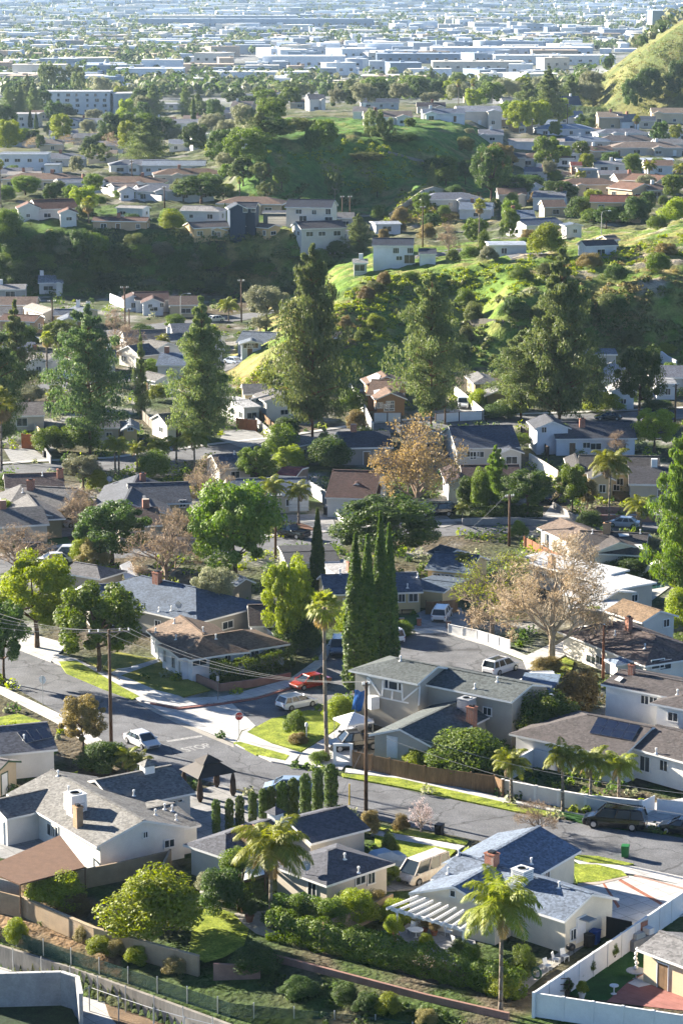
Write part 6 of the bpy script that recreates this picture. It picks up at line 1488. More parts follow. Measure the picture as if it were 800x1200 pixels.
 ('conifer', 'P 580,590', 522, 26, 'light green pointed conifer in front of the maroon roof'),
 ('oak', 'P 618,606', 552, 62, 'dark round tree over the driveway behind the maroon roof'),
 ('s_dark', 'P 548,594', 558, 30, 'blue green shrub beside the maroon roofed house'),
 ('green', 'P 670,600', 545, 40, 'bright green tree left of the tall drooping palm'),
 ('rust', 'P 688,598', 562, 26, 'purple grey twiggy bush left of the tall drooping palm'),
 ('oak', 'P 658,528', 495, 28, 'dark round tree in front of the white house with the trellis'),
 ('bare', 'P 722,535', 505, 30, 'white blossoming twiggy tree beside the trellis'),
 ('green', 'P 608,525', 508, 28, 'dark bush right of the light green pointed conifer'),
 ('s_dark', 'P 690,622', 598, 34, 'dark clipped shrub above the small white house'),
 ('s_green', 'P 608,630', 610, 22, 'green bush at the foot of the thin brown pole'),
 ('s_yellow', 'P 656,650', 625, 20, 'bright shrub against the small white house'),
 ('s_dark', 'P 738,676', 652, 66, 'dark round hedge behind the pool slide'),
 ('s_olive', 'P 768,660', 630, 36, 'pale olive shrub left of the big right edge conifer'),
 ('s_yellow', 'P 798,740', 690, 44, 'sunlit yellow green bank of shrubs at the right edge'),
 ('s_yellow', 'P 800,690', 660, 30, 'upper sunlit shrub at the right edge'),
 ('s_green', 'P 800,770', 742, 30, 'green shrub at the right edge beside the brown hip roof'),
 ('s_dark', 'P 720,690', 672, 30, 'low shrub beside the long white roof'),
 ('s_yellow', 'P 170,550', 535, 26, 'yellow shrub between olive tree and hedge'),
 ('s_yellow', 'P 116,576', 550, 26, 'bright yellow shrub left of the tan house with the front gable'),
 ('s_green', 'P 180,560', 528, 44, 'rounded hedge under the palm row'),
 ('s_green', 'P 10,575', 553, 34, 'green shrub at the left edge above the grey roof'),
 ('s_yellow', 'P 96,660', 628, 30, 'bright shrub in front of the dark spiky evergreen'),
 ('s_straw', 'P 110,665', 632, 40, 'pale flowering shrub in front of the dark spiky evergreen'),
 ('s_yellow', 'P 6,616', 585, 30, 'yellow shrub left of the olive stucco house'),
 ('s_green', 'P 330,540', 498, 44, 'dark laurel thicket behind the round bushy tree'),
 ('s_yellow', 'P 340,550', 522, 40, 'yellow green thicket above the red lean to'),
 ('s_dark', 'P 385,548', 512, 56, 'blue green thicket right of the red lean to'),
 ('fir', 'P 380,540', 500, 30, 'feathery dark tree under the tallest pine'),
 ('s_dark', 'P 335,512', 488, 36, 'dark hedge at the end of the grey driveway'),
 ('s_green', 'P 428,528', 500, 34, 'bright green shrub left of the brown sycamore'),
 ('s_rust', 'P 418,505', 480, 26, 'dry reddish bush by the white fence'),
 ('s_green', 'P 410,485', 455, 34, 'dark bush left of the brown brick house'),
 ('s_yellow', 'P 560,480', 455, 24, 'yellow green shrub between truck and olive house'),
 ('s_dark', 'P 585,490', 472, 44, 'dark clipped hedge in front of the olive house'),
 ('s_yellow', 'P 705,482', 460, 52, 'bright lit hedge in front of the white gabled house'),
 ('s_green', 'P 785,445', 425, 24, 'green shrub below the right retaining wall'),
 ('s_dark', 'P 770,480', 468, 40, 'dark low hedge beside the leaning pole'),
 ('s_yellow', 'P 780,415', 402, 26, 'bright weed patch above the right retaining wall'),
 ('s_green', 'P 58,530', 500, 40, 'ivy covered bank beside the left driveway'),
 ('s_yellow', 'P 66,468', 450, 22, 'yellow shrub left of the wide left pine'),
 ('s_green', 'P 95,530', 495, 50, 'dark thicket under the wide left pine'),
 ('s_yellow', 'P 185,470', 450, 28, 'bright green bush right of the skinny pine'),
 ('s_green', 'P 175,440', 420, 30, 'green shrub under the skinny pine'),
 ('s_dark', 'P 168,400', 380, 40, 'dark thicket behind the skinny pine'),
 ('s_green', 'P 30,408', 380, 36, 'dark tree mass at the left edge valley'),
 ('s_green', 'P 205,385', 368, 26, 'pale shrub beside the lamp post'),
 ('s_dark', 'P 283,412', 402, 16, 'small round shrub in front of the twin windows'),
 ('s_yellow', 'P 315,450', 435, 26, 'bright bush on the ridge foot above the long white house'),
 ('s_dark', 'P 330,488', 478, 20, 'dark hedge beside the long white house'),
 ('s_green', 'P 300,560', 545, 30, 'low shrub below the round bushy tree'),
 ('s_dark', 'P 595,590', 572, 20, 'shaded small shrub beside the maroon house wall'),
 ('s_green', 'P 470,745', 728, 30, 'shaded shrub in front of the cream house'),
]
for a in TR: tree(*a)
for i, (u, t, b_, w_) in enumerate(((210, 163, 275, 9), (254, 160, 264, 9), (289, 150, 254, 9), (332, 138, 245, 9.5), (367, 126, 225, 9.5), (393, 119, 224, 9.5), (430, 104, 226, 11.5), (467, 91, 226, 11.5), (508, 77, 218, 12), (549, 60, 205, 12), (594, 46, 190, 14.5))):
    ords = ('nearest the gazebo, first', 'second', 'third', 'fourth', 'fifth', 'sixth', 'seventh', 'eighth', 'ninth', 'tenth and second tallest', 'tallest and last')
    tree('cyprow', f'C2 {u},{b_}', 880 + t * .35, w_, f'clipped columnar cypress, {ords[i]} in the curved row along the courtyard', 'clipped cypresses along the courtyard')
# the hillside, the terrace and the knoll: labels follow from the nearest landmark
HILL = '''pine 172,196 143 66;oak 392,188 130 0;euc 114,203 168 34;euc 438,182 128 30;euc 452,183 138 22;green 380,178 140 34;pine 305,165 130 40;green 318,150 118 36;oak 262,205 152 44;green 290,200 150 60;yellow 255,190 165 30;olive 268,205 178 32;
dark 320,165 138 50;brush 350,160 138 34;euc 365,165 140 22;oak 366,188 150 20;oak 575,245 170 44;rust 585,215 168 42;dark 545,215 188 20;fir 506,218 190 14;green 522,218 196 30;green 640,205 160 40;yellow 655,195 170 34;green 600,150 118 40;pine 642,150 78 46;pine 618,140 95 40;pine 668,132 88 36;
yellow 608,158 118 36;yellow 630,156 118 30;yellow 655,150 115 30;olive 690,128 96 34;pine 692,125 92 24;dark 760,128 80 40;dark 795,120 70 36;dark 740,135 92 26;yellow 786,118 102 18;green 680,190 165 22;green 740,208 180 24;oak 772,175 142 22;conifer 680,154 133 16;conifer 690,156 138 20;
dark 690,185 172 46;yellow 695,172 160 24;dark 715,196 178 28;green 770,200 185 20;olive 755,230 205 26;brush 790,226 205 34;green 650,215 200 20;dark 620,228 205 40;dark 655,240 212 44;dark 600,235 205 50;oak 585,215 195 26;green 720,260 240 50;oak 710,268 242 30;yellow 640,232 220 18;
yellow 640,300 262 42;green 692,262 245 26;dark 745,262 230 34;yellow 792,262 232 40;green 770,270 252 26;dark 680,258 230 40;green 550,304 288 24;green 530,308 292 20;oak 505,272 250 24;rust 500,282 262 22;bare 525,298 262 28;pine 420,300 250 34;green 444,258 240 22;yellow 442,232 208 18;
dark 450,300 280 30;green 460,296 282 20;green 566,302 270 16;olive 572,308 288 24;euc 313,244 213 24;euc 392,240 202 24;euc 305,225 190 22;dark 285,218 185 34;green 330,222 196 20;rust 310,215 190 16;oak 236,240 205 66;brush 215,236 210 30;green 262,238 215 28;yellow 98,252 218 36;green 30,232 206 36;
olive 35,226 206 26;dark 60,240 215 24;olive 80,300 262 36;dark 60,310 268 16;green 112,300 258 40;dark 140,310 270 40;green 165,305 270 40;olive 190,300 268 30;dark 215,310 278 40;green 250,315 285 40;dark 285,320 290 40;green 310,322 292 36;dark 350,300 285 30;dark 20,300 262 40;green 10,275 245 34;
dark 40,320 285 40;green 95,330 300 36;dark 130,335 305 40;olive 175,335 312 30;green 225,340 312 36;dark 255,345 318 40;dark 330,345 322 34;green 365,335 305 30;green 200,262 244 28;yellow 202,270 246 30;dark 155,262 250 26;green 150,235 222 40;green 130,225 215 30;oak 195,190 165 0;
conifer 338,262 246 10;dark 400,262 248 18;dark 395,300 282 30;cyp 36,150 128 5;cyp 43,152 132 5;cyp 9,196 180 4;cyp 16,196 180 4;cyp 264,258 238 6;pine 10,140 102 26;pine 24,140 98 26;pine 40,138 96 24;pine 33,128 88 22;euc 55,120 72 22;euc 66,120 76 24;euc 88,120 76 26;euc 92,122 84 20;olive 120,125 90 24;
pine 180,140 100 36;olive 170,140 112 24;oak 62,165 142 20;green 72,160 148 14;olive 104,165 140 20;olive 110,145 128 22;bare 45,176 160 34;bare 85,175 158 40;bare 130,180 155 24;bare 120,160 150 30;bare 180,160 140 24;green 8,172 148 24;green 24,172 150 26;dark 40,172 152 16;dark 48,178 158 12;
green 158,170 132 60;pine 138,168 140 40;dark 190,170 138 44;yellow 186,186 176 12;yellow 132,186 180 8;olive 205,170 150 24;pine 218,140 100 20;cyp 227,150 112 6;pine 232,140 108 18;dark 240,142 118 30;oak 275,125 106 30;oak 290,128 112 24;green 312,128 105 30;green 340,128 102 26;olive 230,135 115 20;
euc 340,120 94 30;euc 360,120 98 24;green 318,140 114 34;dark 382,118 98 20;cyp 390,125 100 5;pine 410,122 92 24;olive 395,130 104 24;green 440,120 90 34;green 452,118 98 30;olive 415,115 92 22;pine 505,108 78 18;pine 520,108 85 16;green 482,112 88 40;bare 470,108 90 20;olive 530,118 95 30;olive 505,126 108 26;
yellow 555,130 104 26;green 575,128 96 30;olive 590,125 92 30;pine 582,115 88 22;olive 550,160 150 14;green 480,152 138 14;oak 570,190 172 20;brush 545,182 160 22;dark 510,205 185 36;green 520,205 182 30;brush 555,205 185 40;dark 470,170 155 50;dark 440,165 150 30;brush 430,190 178 40;
rust 690,315 296 30;dark 720,330 310 30;green 770,320 296 34;rust 780,300 285 30;brush 640,325 308 24;green 610,330 312 30;brush 440,345 330 26;rust 430,352 335 20;green 480,330 318 24;rust 450,335 318 20;
dark 720,370 345 34;brush 740,405 385 26;green 545,360 338 24;dark 540,425 400 30;rust 405,385 370 16;green 425,400 385 20;yellow 440,385 368 24'''
for it in HILL.replace('\n', '').split(';'):
    k, p, t, w_ = it.split(); w_ = float(w_)
    if w_ == 0: continue
    bx, by = map(float, p.split(','))
    if bx < 390 and 290 <= by <= 345: t = float(t) + 15
    if k in ('dark', 'green', 'brush', 'rust', 'yellow', 'olive') and float(p.split(',')[1]) > 255 and float(p.split(',')[1]) - float(t) < 42: k = 's_' + k
    tree(k, 'P ' + p, float(t), w_, None, None, float(p.split(',')[1]) < 210)
# ------------------------------------------------------------------ cars
for a in [
 ('sedan', 'M4 550,540 438,488', '#c9cbce', 'silver sedan parked beside the orange autumn tree'),
 ('hatch', 'M5 310,412 190,438', '#dadcde', 'white estate car at the kerb of the corner lawn'),
 ('sedan', 'M5 238,368 352,345', '#8c2c18', 'orange red sedan parked along the pink hedge wall'),
 ('suv', 'M5 385,268 396,218', '#3a4350', 'dark blue grey car parked in the shade left of the tall cypresses'),
 ('suv', 'M5 540,192 580,212', '#e4e5e6', 'white car half hidden behind the tall cypresses'),
 ('suv', 'M5 748,112 722,148', '#d9dbdd', 'white SUV on the drive of the cream house'),
 ('suv', 'M6 228,352 150,378', '#e6e6e6', 'white SUV with black sunroof at the turning circle'),
 ('bigsuv', 'C4 410,352 656,374', '#0b0c0e', 'large black SUV parked before the palms and white wall'),
 ('sedan', 'C4 732,378 880,398', '#15171b', 'dark sedan cut by the right edge in the street'),
 ('pickup', 'M5 395,568 490,560', '#16191f', 'dark blue pickup loaded with brush behind the wooden fence'),
 ('sedan', 'M5 412,520 480,488', '#d5d5d6', 'white car beside the canopy tent in the cluttered drive'),
 ('pickup', 'Y7 292,430 428,452', '#121417', 'black pickup truck in the street below the feather palms'),
 ('sedan', 'Y3 312,322 492,332', '#a9b4c0', 'silver sedan parked under the low feather palm'),
 ('suv', 'Y8 270,488 125,490', '#101215', 'black car parked behind the bare bush on the left'),
 ('suv', 'Y8 350,345 450,330', '#d6d8da', 'white car in the drive behind the bare front tree'),
 ('van', 'Y8 480,320 550,300', '#d6d8da', 'white van in the drive beside the tan house'),
 ('sedan', 'Y8 240,535 330,530', '#d9dadc', 'white car parked in the street above the yellow green tree'),
 ('van', 'Y8 340,520 410,520', '#d9dadc', 'white van parked in the street beside the pale flowering shrub'),
 ('pickup', 'W3 570,452 565,405', '#dcdddf', 'white pickup truck behind the white slatted fence'),
 ('sedan', 'W4 400,488 495,488', '#1d232b', 'dark car in the street below the lit hedge'),
 ('sedan', 'W1 92,288 182,282', '#c9d6e2', 'pale blue car in front of the long brown roofed house'),
 ('suv', 'W1 290,460 345,455', '#d5d7d9', 'white car parked left of the wide left pine'),
 ('sedan', 'W2 182,190 228,186', '#d5d7d9', 'white car beside the lit feather palm'),
 ('sedan', 'W2 250,385 335,375', '#aeb9c6', 'pale car at the foot of the grassy ridge'),
 ('sedan', 'Y4 478,52 520,42', '#c6ccd4', 'silver car under the brown sycamore'),
 ('bigsuv', 'Y4 530,66 622,62', '#0c0d10', 'black SUV in the drive beside the brown sycamore'),
 ('suv', 'Z7 540,272 690,268', '#dedfe0', 'white car parked behind the flat carport roof'),
 ('van', 'C3 235,545 352,500', M['rust'], 'old white van with a rusty peeling roof'),
 ('sedan', 'C2 412,136 492,138', '#8ea0b4', 'blue grey car in the street behind the clipped cypresses'),
 ('sedan', 'M2 612,215 660,232', '#c7ccd2', 'light car beside the black SUV under the sycamore'),
  ('sedan', 'M1 450,330 560,330', '#cfd3d8', 'white car below the dark spiky evergreen'),
  ('sedan', 'M3 365,300 345,312', '#1a1d22', 'dark car on the drive under the dark round tree'),
]: car(a[0], a[1], None, a[2], a[3], 'cars parked along the streets and drives')
# a car under a pale cover
q = at(pp('C3 145,478')[0]); e = empty('covered_car', q, 'car under a pale blue grey cover in the side garden', 'covered car', None, .5)
b = MB(); pr = [(-2.3, .5, .75), (-2.1, .85, .85), (-1.2, .95, .9), (-.7, 1.4, .8), (.6, 1.42, .8), (1.3, 1.0, .9), (2.0, .9, .85), (2.3, .5, .7)]
rows = [[(x, -y, 0.02), (x, -y, z * .55), (x, -y * .75, z), (x, y * .75, z), (x, y, z * .55), (x, y, .02)] for x, z, y in pr]
for r0, r1 in zip(rows, rows[1:]):
    for i in range(5): b.poly([r0[i + 1], r0[i], r1[i], r1[i + 1]])
b.poly(rows[0]); b.poly(rows[-1][::-1]); b.build('cover', mat('car_cover', srgb('#9fb0bd'), .7, .12, 2.), e, smooth=True)
# ------------------------------------------------------------------ bins, gazebo, tent, furniture
def wheelie_bin(p, m, label, s=1.):
    q = at(pp(p)[0]); e = empty('wheelie_bin', q, label, 'bin', 'wheelie bins', rng.uniform(-.6, .9))
    b = MB(); b.box((0, 0, .08), (.56 * s, .66 * s, .92 * s), 0, 0, 1.16); b.build('body', m, e)
    l = MB(); l.box((0, .02, 1.0 * s), (.7 * s, .82 * s, .07), 0, 0, .93); l.bar((-.28 * s, .43 * s, .95 * s), (.28 * s, .43 * s, .95 * s), .05, .05); l.build('lid', m, e)
    for x in (-.27, .27):
        w = MB(); w.tube((x * s - .03, .3 * s, .11), (x * s + .03, .3 * s, .11), .11, .11, 10); w.build('wheel', M['tyre'], e)
wheelie_bin('C3 352,366', M['black'], 'black bin on the kerb beside the pink magnolia'); wheelie_bin('C4 573,481', M['green_plastic'], 'green bin standing alone at the kerb of the wide driveway')
wheelie_bin('C8 385,345', M['blue_plastic'], 'blue bin beside the cream wall of the pergola house', 1.1); wheelie_bin('C8 358,358', M['black'], 'black bin beside the blue bin at the cream wall')
for u, c, t in ((346, 'black', 'black bin, left of three on the grey driveway'), (370, 'green_plastic', 'green bin, middle of three on the grey driveway'), (392, 'blue_plastic', 'blue bin, right of three on the grey driveway')): wheelie_bin(f'W6 {u},250', M[c], t)
wheelie_bin('Y7 545,325', M['black'], 'black bin beside the low white garden wall'); wheelie_bin('W5 212,385', M['black'], 'black bin in the left driveway with red doors'); wheelie_bin('W5 665,310', M['blue_plastic'], 'blue bin behind the tiny cream cottage')
P = [at(p) for p in pp('C2 155,192 238,176 212,100 132,120')]; c = sum(P, Vector()) / 4; d = (P[1] - P[0]); rz = math.atan2(d.y, d.x)
e = empty('gazebo', c, 'dark two tier roofed gazebo in the shaded courtyard', 'gazebo', None, rz); S = 1.55
b = MB(); b.box((0, 0, 2.35), (4.2, 3.7, .85), 0, 0, .42); b.box((0, 0, 3.3), (2.1, 1.85, .6), 0, 0, .1); b.tube((0, 0, 3.8), (0, 0, 4.1), .04, .02, 6); b.build('roof', mat('gazebo_steel', (.045, .035, .03), .5, .2, 2.), e)
for x in (-S - .2, S + .2):
    for y in (-S, S):
        b = MB(); b.box((x, y, 0), (.14, .14, 2.4)); b.build('post', M['wood_dark'], e)
        b = MB(); b.lathe((x, y, .05), [(.16, 0), (.32, .4), (.26, 1.5), (.14, 2.1)], 8); b.build('curtain', mat('brown_curtain', (.07, .045, .032), .9, .3, 4.), e)
q = at(pp('M5 440,540')[0]); e = empty('canopy_tent', q, 'white pop up canopy tent in the cluttered drive', 'tent', None, .5); b = MB()
b.box((0, 0, 2.1), (3., 3., .18)); b.box((0, 0, 2.28), (3., 3., .75), 0, 0, .06); b.build('canopy', M['canvas'], e)
for x in (-1.4, 1.4):
    for y in (-1.4, 1.4): b = MB(); b.tube((x, y, 0), (x, y, 2.2), .03, .03, 6); b.build('leg', M['steel'], e)
P_ = [plane(p, z) for p, z in zip(pp('Z6 180,245 245,250 215,370 160,355'), (4.2, 4.2, 1.6, 1.6))]
e = empty('tarpaulin', P_[0], 'bright blue tarpaulin hanging beside the half timbered house', 'tarpaulin'); b = MB(); o = Vector(P_[0]); nn_ = (P_[1] - P_[0]).cross(P_[3] - P_[0]).normalized()
for i in range(8):
    for j in range(8):
        f = lambda u, v: P_[0].lerp(P_[1], u).lerp(P_[3].lerp(P_[2], u), v) - o + nn_ * .12 * math.sin(u * 9 + v * 5)
        b.poly([f(i / 8, j / 8), f((i + 1) / 8, j / 8), f((i + 1) / 8, (j + 1) / 8), f(i / 8, (j + 1) / 8)])
for f in (0, 1): b.tube(P_[f] - o + Vector((0, 0, .1)), Vector((P_[f].x - o.x, P_[f].y - o.y, -o.z)), .04, .04, 6)
b.build('sheet', M['tarp_blue'], e)
for i, (p, c_, s_) in enumerate((('M5 425,500', 'canvas', .8), ('M5 470,490', 'terracotta', .5), ('M5 510,465', 'wood', .7), ('M5 495,480', 'tarp_blue', .6), ('M5 530,440', 'wood_dark', .7), ('M5 405,480', 'metal_grey', .6))):
    q = at(pp(p)[0]); b = MB(); b.box((0, 0, 0), (s_, s_ * .8, s_ * .7), .4 * i, 0, .96); b.box((.02, 0, s_ * .7), (s_ * 1.04, s_ * .84, .06), .4 * i, 0)
    o = b.build('storage_box', M[c_]); o.location = q; tag(o, ('white', 'red brown', 'wooden', 'blue', 'dark wooden', 'grey')[i] + ' storage box among the clutter around the canopy tent', 'box')
q = at(pp('Y4 432,572')[0]); e = empty('garden_bench', q, 'dark bench against the cream house behind the cypresses', 'bench', None, .05); b = MB(); b.box((0, 0, .42), (1.6, .45, .06)); b.build('seat', M['wood_dark'], e); b = MB(); b.box((0, .22, .5), (1.6, .06, .45)); b.build('backrest', M['wood_dark'], e)
for x in (-.7, .7): b = MB(); b.box((x, 0, 0), (.08, .42, .42)); b.build('leg', M['wood_dark'], e)
def pot_plant(p, label, s=1., leaf='green', pot='terracotta'):
    q = at(pp(p)[0]); e = empty('potted_plant', q, label, 'potted plant', 'potted plants'); b = MB(); b.lathe((0, 0, 0), [(.2 * s, 0), (.3 * s, .42 * s), (.33 * s, .42 * s), (.33 * s, .5 * s), (.26 * s, .5 * s)], 12); b.build('pot', M[pot], e, smooth=False)
    o = link('foliage', T_('s_' + leaf, rng.randrange(3))[0], e, (0, 0, .45 * s)); o.scale = (1.1 * s, 1.1 * s, 1.1 * s)
for a in (('C7 63,322', 'large potted shrub at the left pergola post', 1.5, 'yellow'), ('C7 182,360', 'yellow green potted plant in the middle of the pergola patio', 1.1, 'yellow'), ('C7 302,398', 'round potted bush at the right corner of the pergola patio', 1.3), ('C7 178,285', 'small red flowering pot at the back of the pergola patio', .8, 'rust'), ('C7 210,298', 'second red flowering pot at the back of the pergola patio', .9, 'rust'), ('C7 160,262', 'pale potted flowers under the pergola', .8, 'straw'),
    ('C8 465,425', 'tall dark potted plant against the white vinyl fence', 1.0, 'green', 'black'), ('C8 358,498', 'potted plant in the middle of the white vinyl fence', .9), ('C8 306,525', 'potted plant nearest the fence corner', .8), ('C8 325,600', 'yellow flower pot on the shaded turf', .9, 'yellow', 'metal_white'), ('C8 708,535', 'leafy pot beside the covered patio post', 1.1), ('C8 255,590', 'dark pot by the leaning frame', .9, 'dark', 'black'),
    ('Z1 320,770', 'wide stone pot with a grey shrub', 1.6, 'olive', 'concrete'), ('C6 185,180', 'agave pot on the stone patio', 1.2, 'dark'), ('C6 165,150', 'second dark pot on the stone patio', .9, 'dark')): pot_plant(*a)
def chair(p, rz, label):
    q = at(pp(p)[0]); e = empty('garden_chair', q, label, 'chair', 'garden chairs', rz); b = MB(); b.box((0, 0, .42), (.5, .5, .05)); b.build('seat', M['metal_white'], e); b = MB(); b.bar((0, .23, .45), (0, .36, .95), .48, .05); b.build('backrest', M['metal_white'], e)
    for x in (-.22, .22):
        for y in (-.22, .22): b = MB(); b.tube((x, y, 0), (x, y, .43), .02, .02, 5); b.build('leg', M['metal_white'], e)
chair('C8 165,470', .8, 'white garden chair nearest the round green hose reel'); chair('C8 205,440', 1.2, 'white garden chair in the middle of the cream side wall'); chair('C8 245,425', .6, 'white garden chair beside the dark grill')
chair('C7 290,335', 2.2, 'white chair on the pergola patio edge'); chair('C7 125,290', -.8, 'white chair under the left part of the pergola'); chair('C7 262,300', 1.2, 'white chair under the right part of the pergola')
def table(p, r, label, m='metal_white', h=.72):
    q = at(pp(p)[0]); e = empty('garden_table', q, label, 'table'); b = MB(); b.tube((0, 0, h - .05), (0, 0, h), r, r, 18); b.build('tabletop', M[m], e); b = MB(); b.tube((0, 0, .02), (0, 0, h - .04), .05, .05, 8); b.lathe((0, 0, 0), [(.35, 0), (.1, .08)], 10); b.build('base', M[m], e)
table('C7 145,305', .6, 'small round table under the pergola'); table('C8 577,510', .75, 'pale blue round table with a stacked stone ornament', 'metal_grey'); table('C8 475,580', .35, 'little round glass side table on the brick patio')
q = at(pp('C8 577,505')[0]); b = MB()
for i in range(5): b.lathe((.06 * math.sin(i * 2), 0, .73 + i * .36), [(.06, 0), (.17 - .01 * i, .12), (.16 - .01 * i, .22), (.05, .34)], 9)
o = b.build('stone_ornament', M['canvas'], smooth=True); o.location = q; tag(o, 'tall pale ornament of stacked stones on the round table', 'ornament')
q = at(pp('C8 272,410')[0]); e = empty('barbecue_grill', q, 'dark kettle grill against the cream side wall', 'grill'); b = MB(); b.lathe((0, 0, .6), [(.12, 0), (.36, .16), (.38, .3), (.34, .45), (.15, .58)], 12); b.build('bowl', M['black'], e, smooth=True)
for a in (0, 2.1, 4.2): b = MB(); b.tube((.2 * math.cos(a), .2 * math.sin(a), .65), (.35 * math.cos(a), .35 * math.sin(a), 0), .02, .02, 5); b.build('leg', M['black_metal'], e)
q = at(pp('C8 600,360')[0]); e = empty('outdoor_kitchen', q, 'cluttered outdoor cooking counter in the fenced yard', 'cooking counter', None, .75); b = MB(); b.box((0, 0, 0), (2.6, .8, .9)); b.build('counter', M['block_grey'], e); b = MB(); b.box((-.3, 0, .9), (1.1, .6, .4), 0, 0, .85); b.build('grill_hood', M['steel'], e); b = MB(); b.box((.9, 0, .92), (.6, .7, .5)); b.build('stove', M['metal_white'], e); b = MB(); b.box((0, .45, .9), (2.6, .06, .9)); b.build('splashback', M['brick'], e)
q = at(pp('C8 790,480')[0]); e = empty('picnic_table', q, 'small wooden table under the covered patio at the right edge', 'table', None, .4); b = MB(); b.box((0, 0, .7), (1.6, .8, .06)); b.build('tabletop', M['wood'], e)
for x in (-.7, .7): b = MB(); b.box((x, 0, 0), (.08, .6, .7)); b.build('leg', M['wood'], e)
q = plane(pp('C8 112,480')[0], .9); b = MB(); d = Vector((-.62, -.78, 0))
for i in range(18):
    a0, a1 = i / 18 * 6.283, (i + 1) / 18 * 6.283; u = Vector((-d.y, d.x, 0)); b.tube(u * .42 * math.cos(a0) + Vector((0, 0, .42 * math.sin(a0))), u * .42 * math.cos(a1) + Vector((0, 0, .42 * math.sin(a1))), .08, .08, 6)
o = b.build('hose_reel', mat('hose_green', (.03, .09, .05), .6)); o.location = q; tag(o, 'dark green coiled hose hanging on the cream house corner', 'hose')
q = plane(pp('C8 225,560')[0], .8); b = MB(); b.bar((-.7, 0, -.75), (-.4, .1, .9), .06, .05); b.bar((.5, 0, -.75), (.7, .1, .9), .06, .05); b.bar((-.42, .1, .85), (.68, .1, .85), .06, .05); b.bar((-.6, .03, -.1), (.6, .05, -.1), .05, .05); b.bar((-.5, .06, .4), (.6, .06, .4), .05, .05)
o = b.build('leaning_frame', M['wood_dark']); o.location = q; tag(o, 'dark frame leaning inside the white fence corner', 'frame')
# ------------------------------------------------------------------ walls and fences
wall_run('block_wall', 'C5 75,92 330,200 690,298', -.9, .75, .25, M['block_tan'], 'tan block retaining wall above the dirt slope', 'wall', 0, mat('tan_coping', (.40, .31, .21), .9))
wall_run('block_wall', 'C5 -60,60 75,92', -.9, .9, .25, M['block_tan'], 'short tan wall below the brown patio cover at the left edge', 'wall')
wall_run('block_wall', 'C6 60,322 222,332', -.9, .5, .25, M['block_pink'], 'short pinkish wall beside the garden gate', 'wall')
wall_run('block_wall', 'C6 220,278 800,430 C7 480,575', -.9, .55, .25, M['block_pink'], 'long pinkish block wall below the clipped hedge', 'wall')
wall_run('block_wall', 'Z1 -10,540 Z1 60,400', 0., 1.7, .2, M['block_tan'], 'tan block wall between the white house and the grey stucco house', 'wall')
wall_run('block_wall', 'C1 240,480 440,440 590,405', 0., 1.7, .2, M['block_tan'], 'tan wall below the gable end of the white house with the cooler', 'wall')
wall_run('block_wall', 'C6 440,180 555,140 680,80', 0., 1.5, .18, M['block_tan'], 'low cream garden wall between the two lower houses', 'wall')
wall_run('vinyl_fence', 'C8 800,102 575,255 100,576', 0., 1.9, .1, M['vinyl'], 'long white vinyl fence running up to the wide driveway', 'fence', 2.4, M['vinyl'])
wall_run('vinyl_fence', 'C8 100,576 800,682 960,705', -1., 1.8, .1, M['vinyl'], 'white vinyl fence with bare vines along the bottom edge', 'fence', 2.4, M['vinyl'])
wall_run('iron_gate', 'C8 440,215 560,240', 0., 1.8, .06, M['black_metal'], 'black iron side gate between cream wall and white fence', 'gate')
wall_run('wooden_fence', 'C3 42,62 110,77 300,117 550,152 582,168', 0., 1.7, .06, M['wood'], 'weathered brown board fence along the main street', 'fence', 2.4)
wall_run('block_wall', 'C4 95,180 225,205 315,222 420,240 635,262', 0., 1.5, .2, stucco('#d5d2cc'), 'white block wall with piers behind the feather palms', 'wall', 6.5, M['trim'])
wall_run('vinyl_gate', 'C4 640,262 688,240', .1, 1.5, .08, M['vinyl'], 'white slatted gate standing open at the drive', 'gate')
wall_run('vinyl_gate', 'C4 702,258 850,272', .1, 1.4, .08, M['vinyl'], 'white slatted driveway gate at the right edge', 'gate', 6., M['trim'])
wall_run('block_wall', 'C4 130,105 215,58 275,70', 0., 1.8, .2, stucco('#d0d0d0'), 'white screen wall beside the solar roofed lower house', 'wall')
wall_run('block_wall', 'Y5 345,432 470,485 620,465 800,432', 0., .85, .25, M['block_pink'], 'low pink block wall under the clipped hedge of the corner house', 'wall')
wall_run('picket_fence', 'M6 15,205 110,225 220,258', 0., 1.1, .06, M['trim'], 'white picket fence at the turning circle', 'fence', 2.2, M['trim'])
wall_run('slat_gate', 'Y4 528,510 605,510 690,500', 0., 1.7, .05, M['wood'], 'wooden lattice gate behind the white SUV', 'gate', 2.5)
for i, p in enumerate(('Y4 402,640', 'Y4 492,640', 'Y4 645,655', 'Y4 90,665')):
    q = at(pp(p)[0]); b = MB(); b.box((0, 0, 0), (.5, .5, .9)); b.box((0, 0, .9), (.62, .62, .1)); o = b.build('brick_pier', M['brick']); o.location = q
    tag(o, ('left brick pier of the cream house front garden', 'right brick pier of the cream house front garden', 'brick pier at the end of the picket fence', 'brick pier in the shade left of the cypresses')[i], 'pier')
wall_run('white_wall', 'Y7 455,152 510,185 550,212', 0., 1.9, .2, stucco('#d9d8d4'), 'white scalloped wall beside the house with two brown gables', 'wall', 1.6)
wall_run('white_wall', 'Y7 540,272 662,362', 0., .8, .2, stucco('#d9d8d4'), 'low white wall along the red mulch slope', 'wall')
wall_run('white_wall', 'W3 35,310 100,400 148,505', 0., 1.8, .15, stucco('#dad8d2'), 'white side wall left of the brown brick house', 'wall')
wall_run('slat_fence', 'W3 150,455 280,455', 0., 1.6, .08, M['vinyl'], 'white slatted fence before the brown brick house', 'fence', 3., M['wood_dark'])
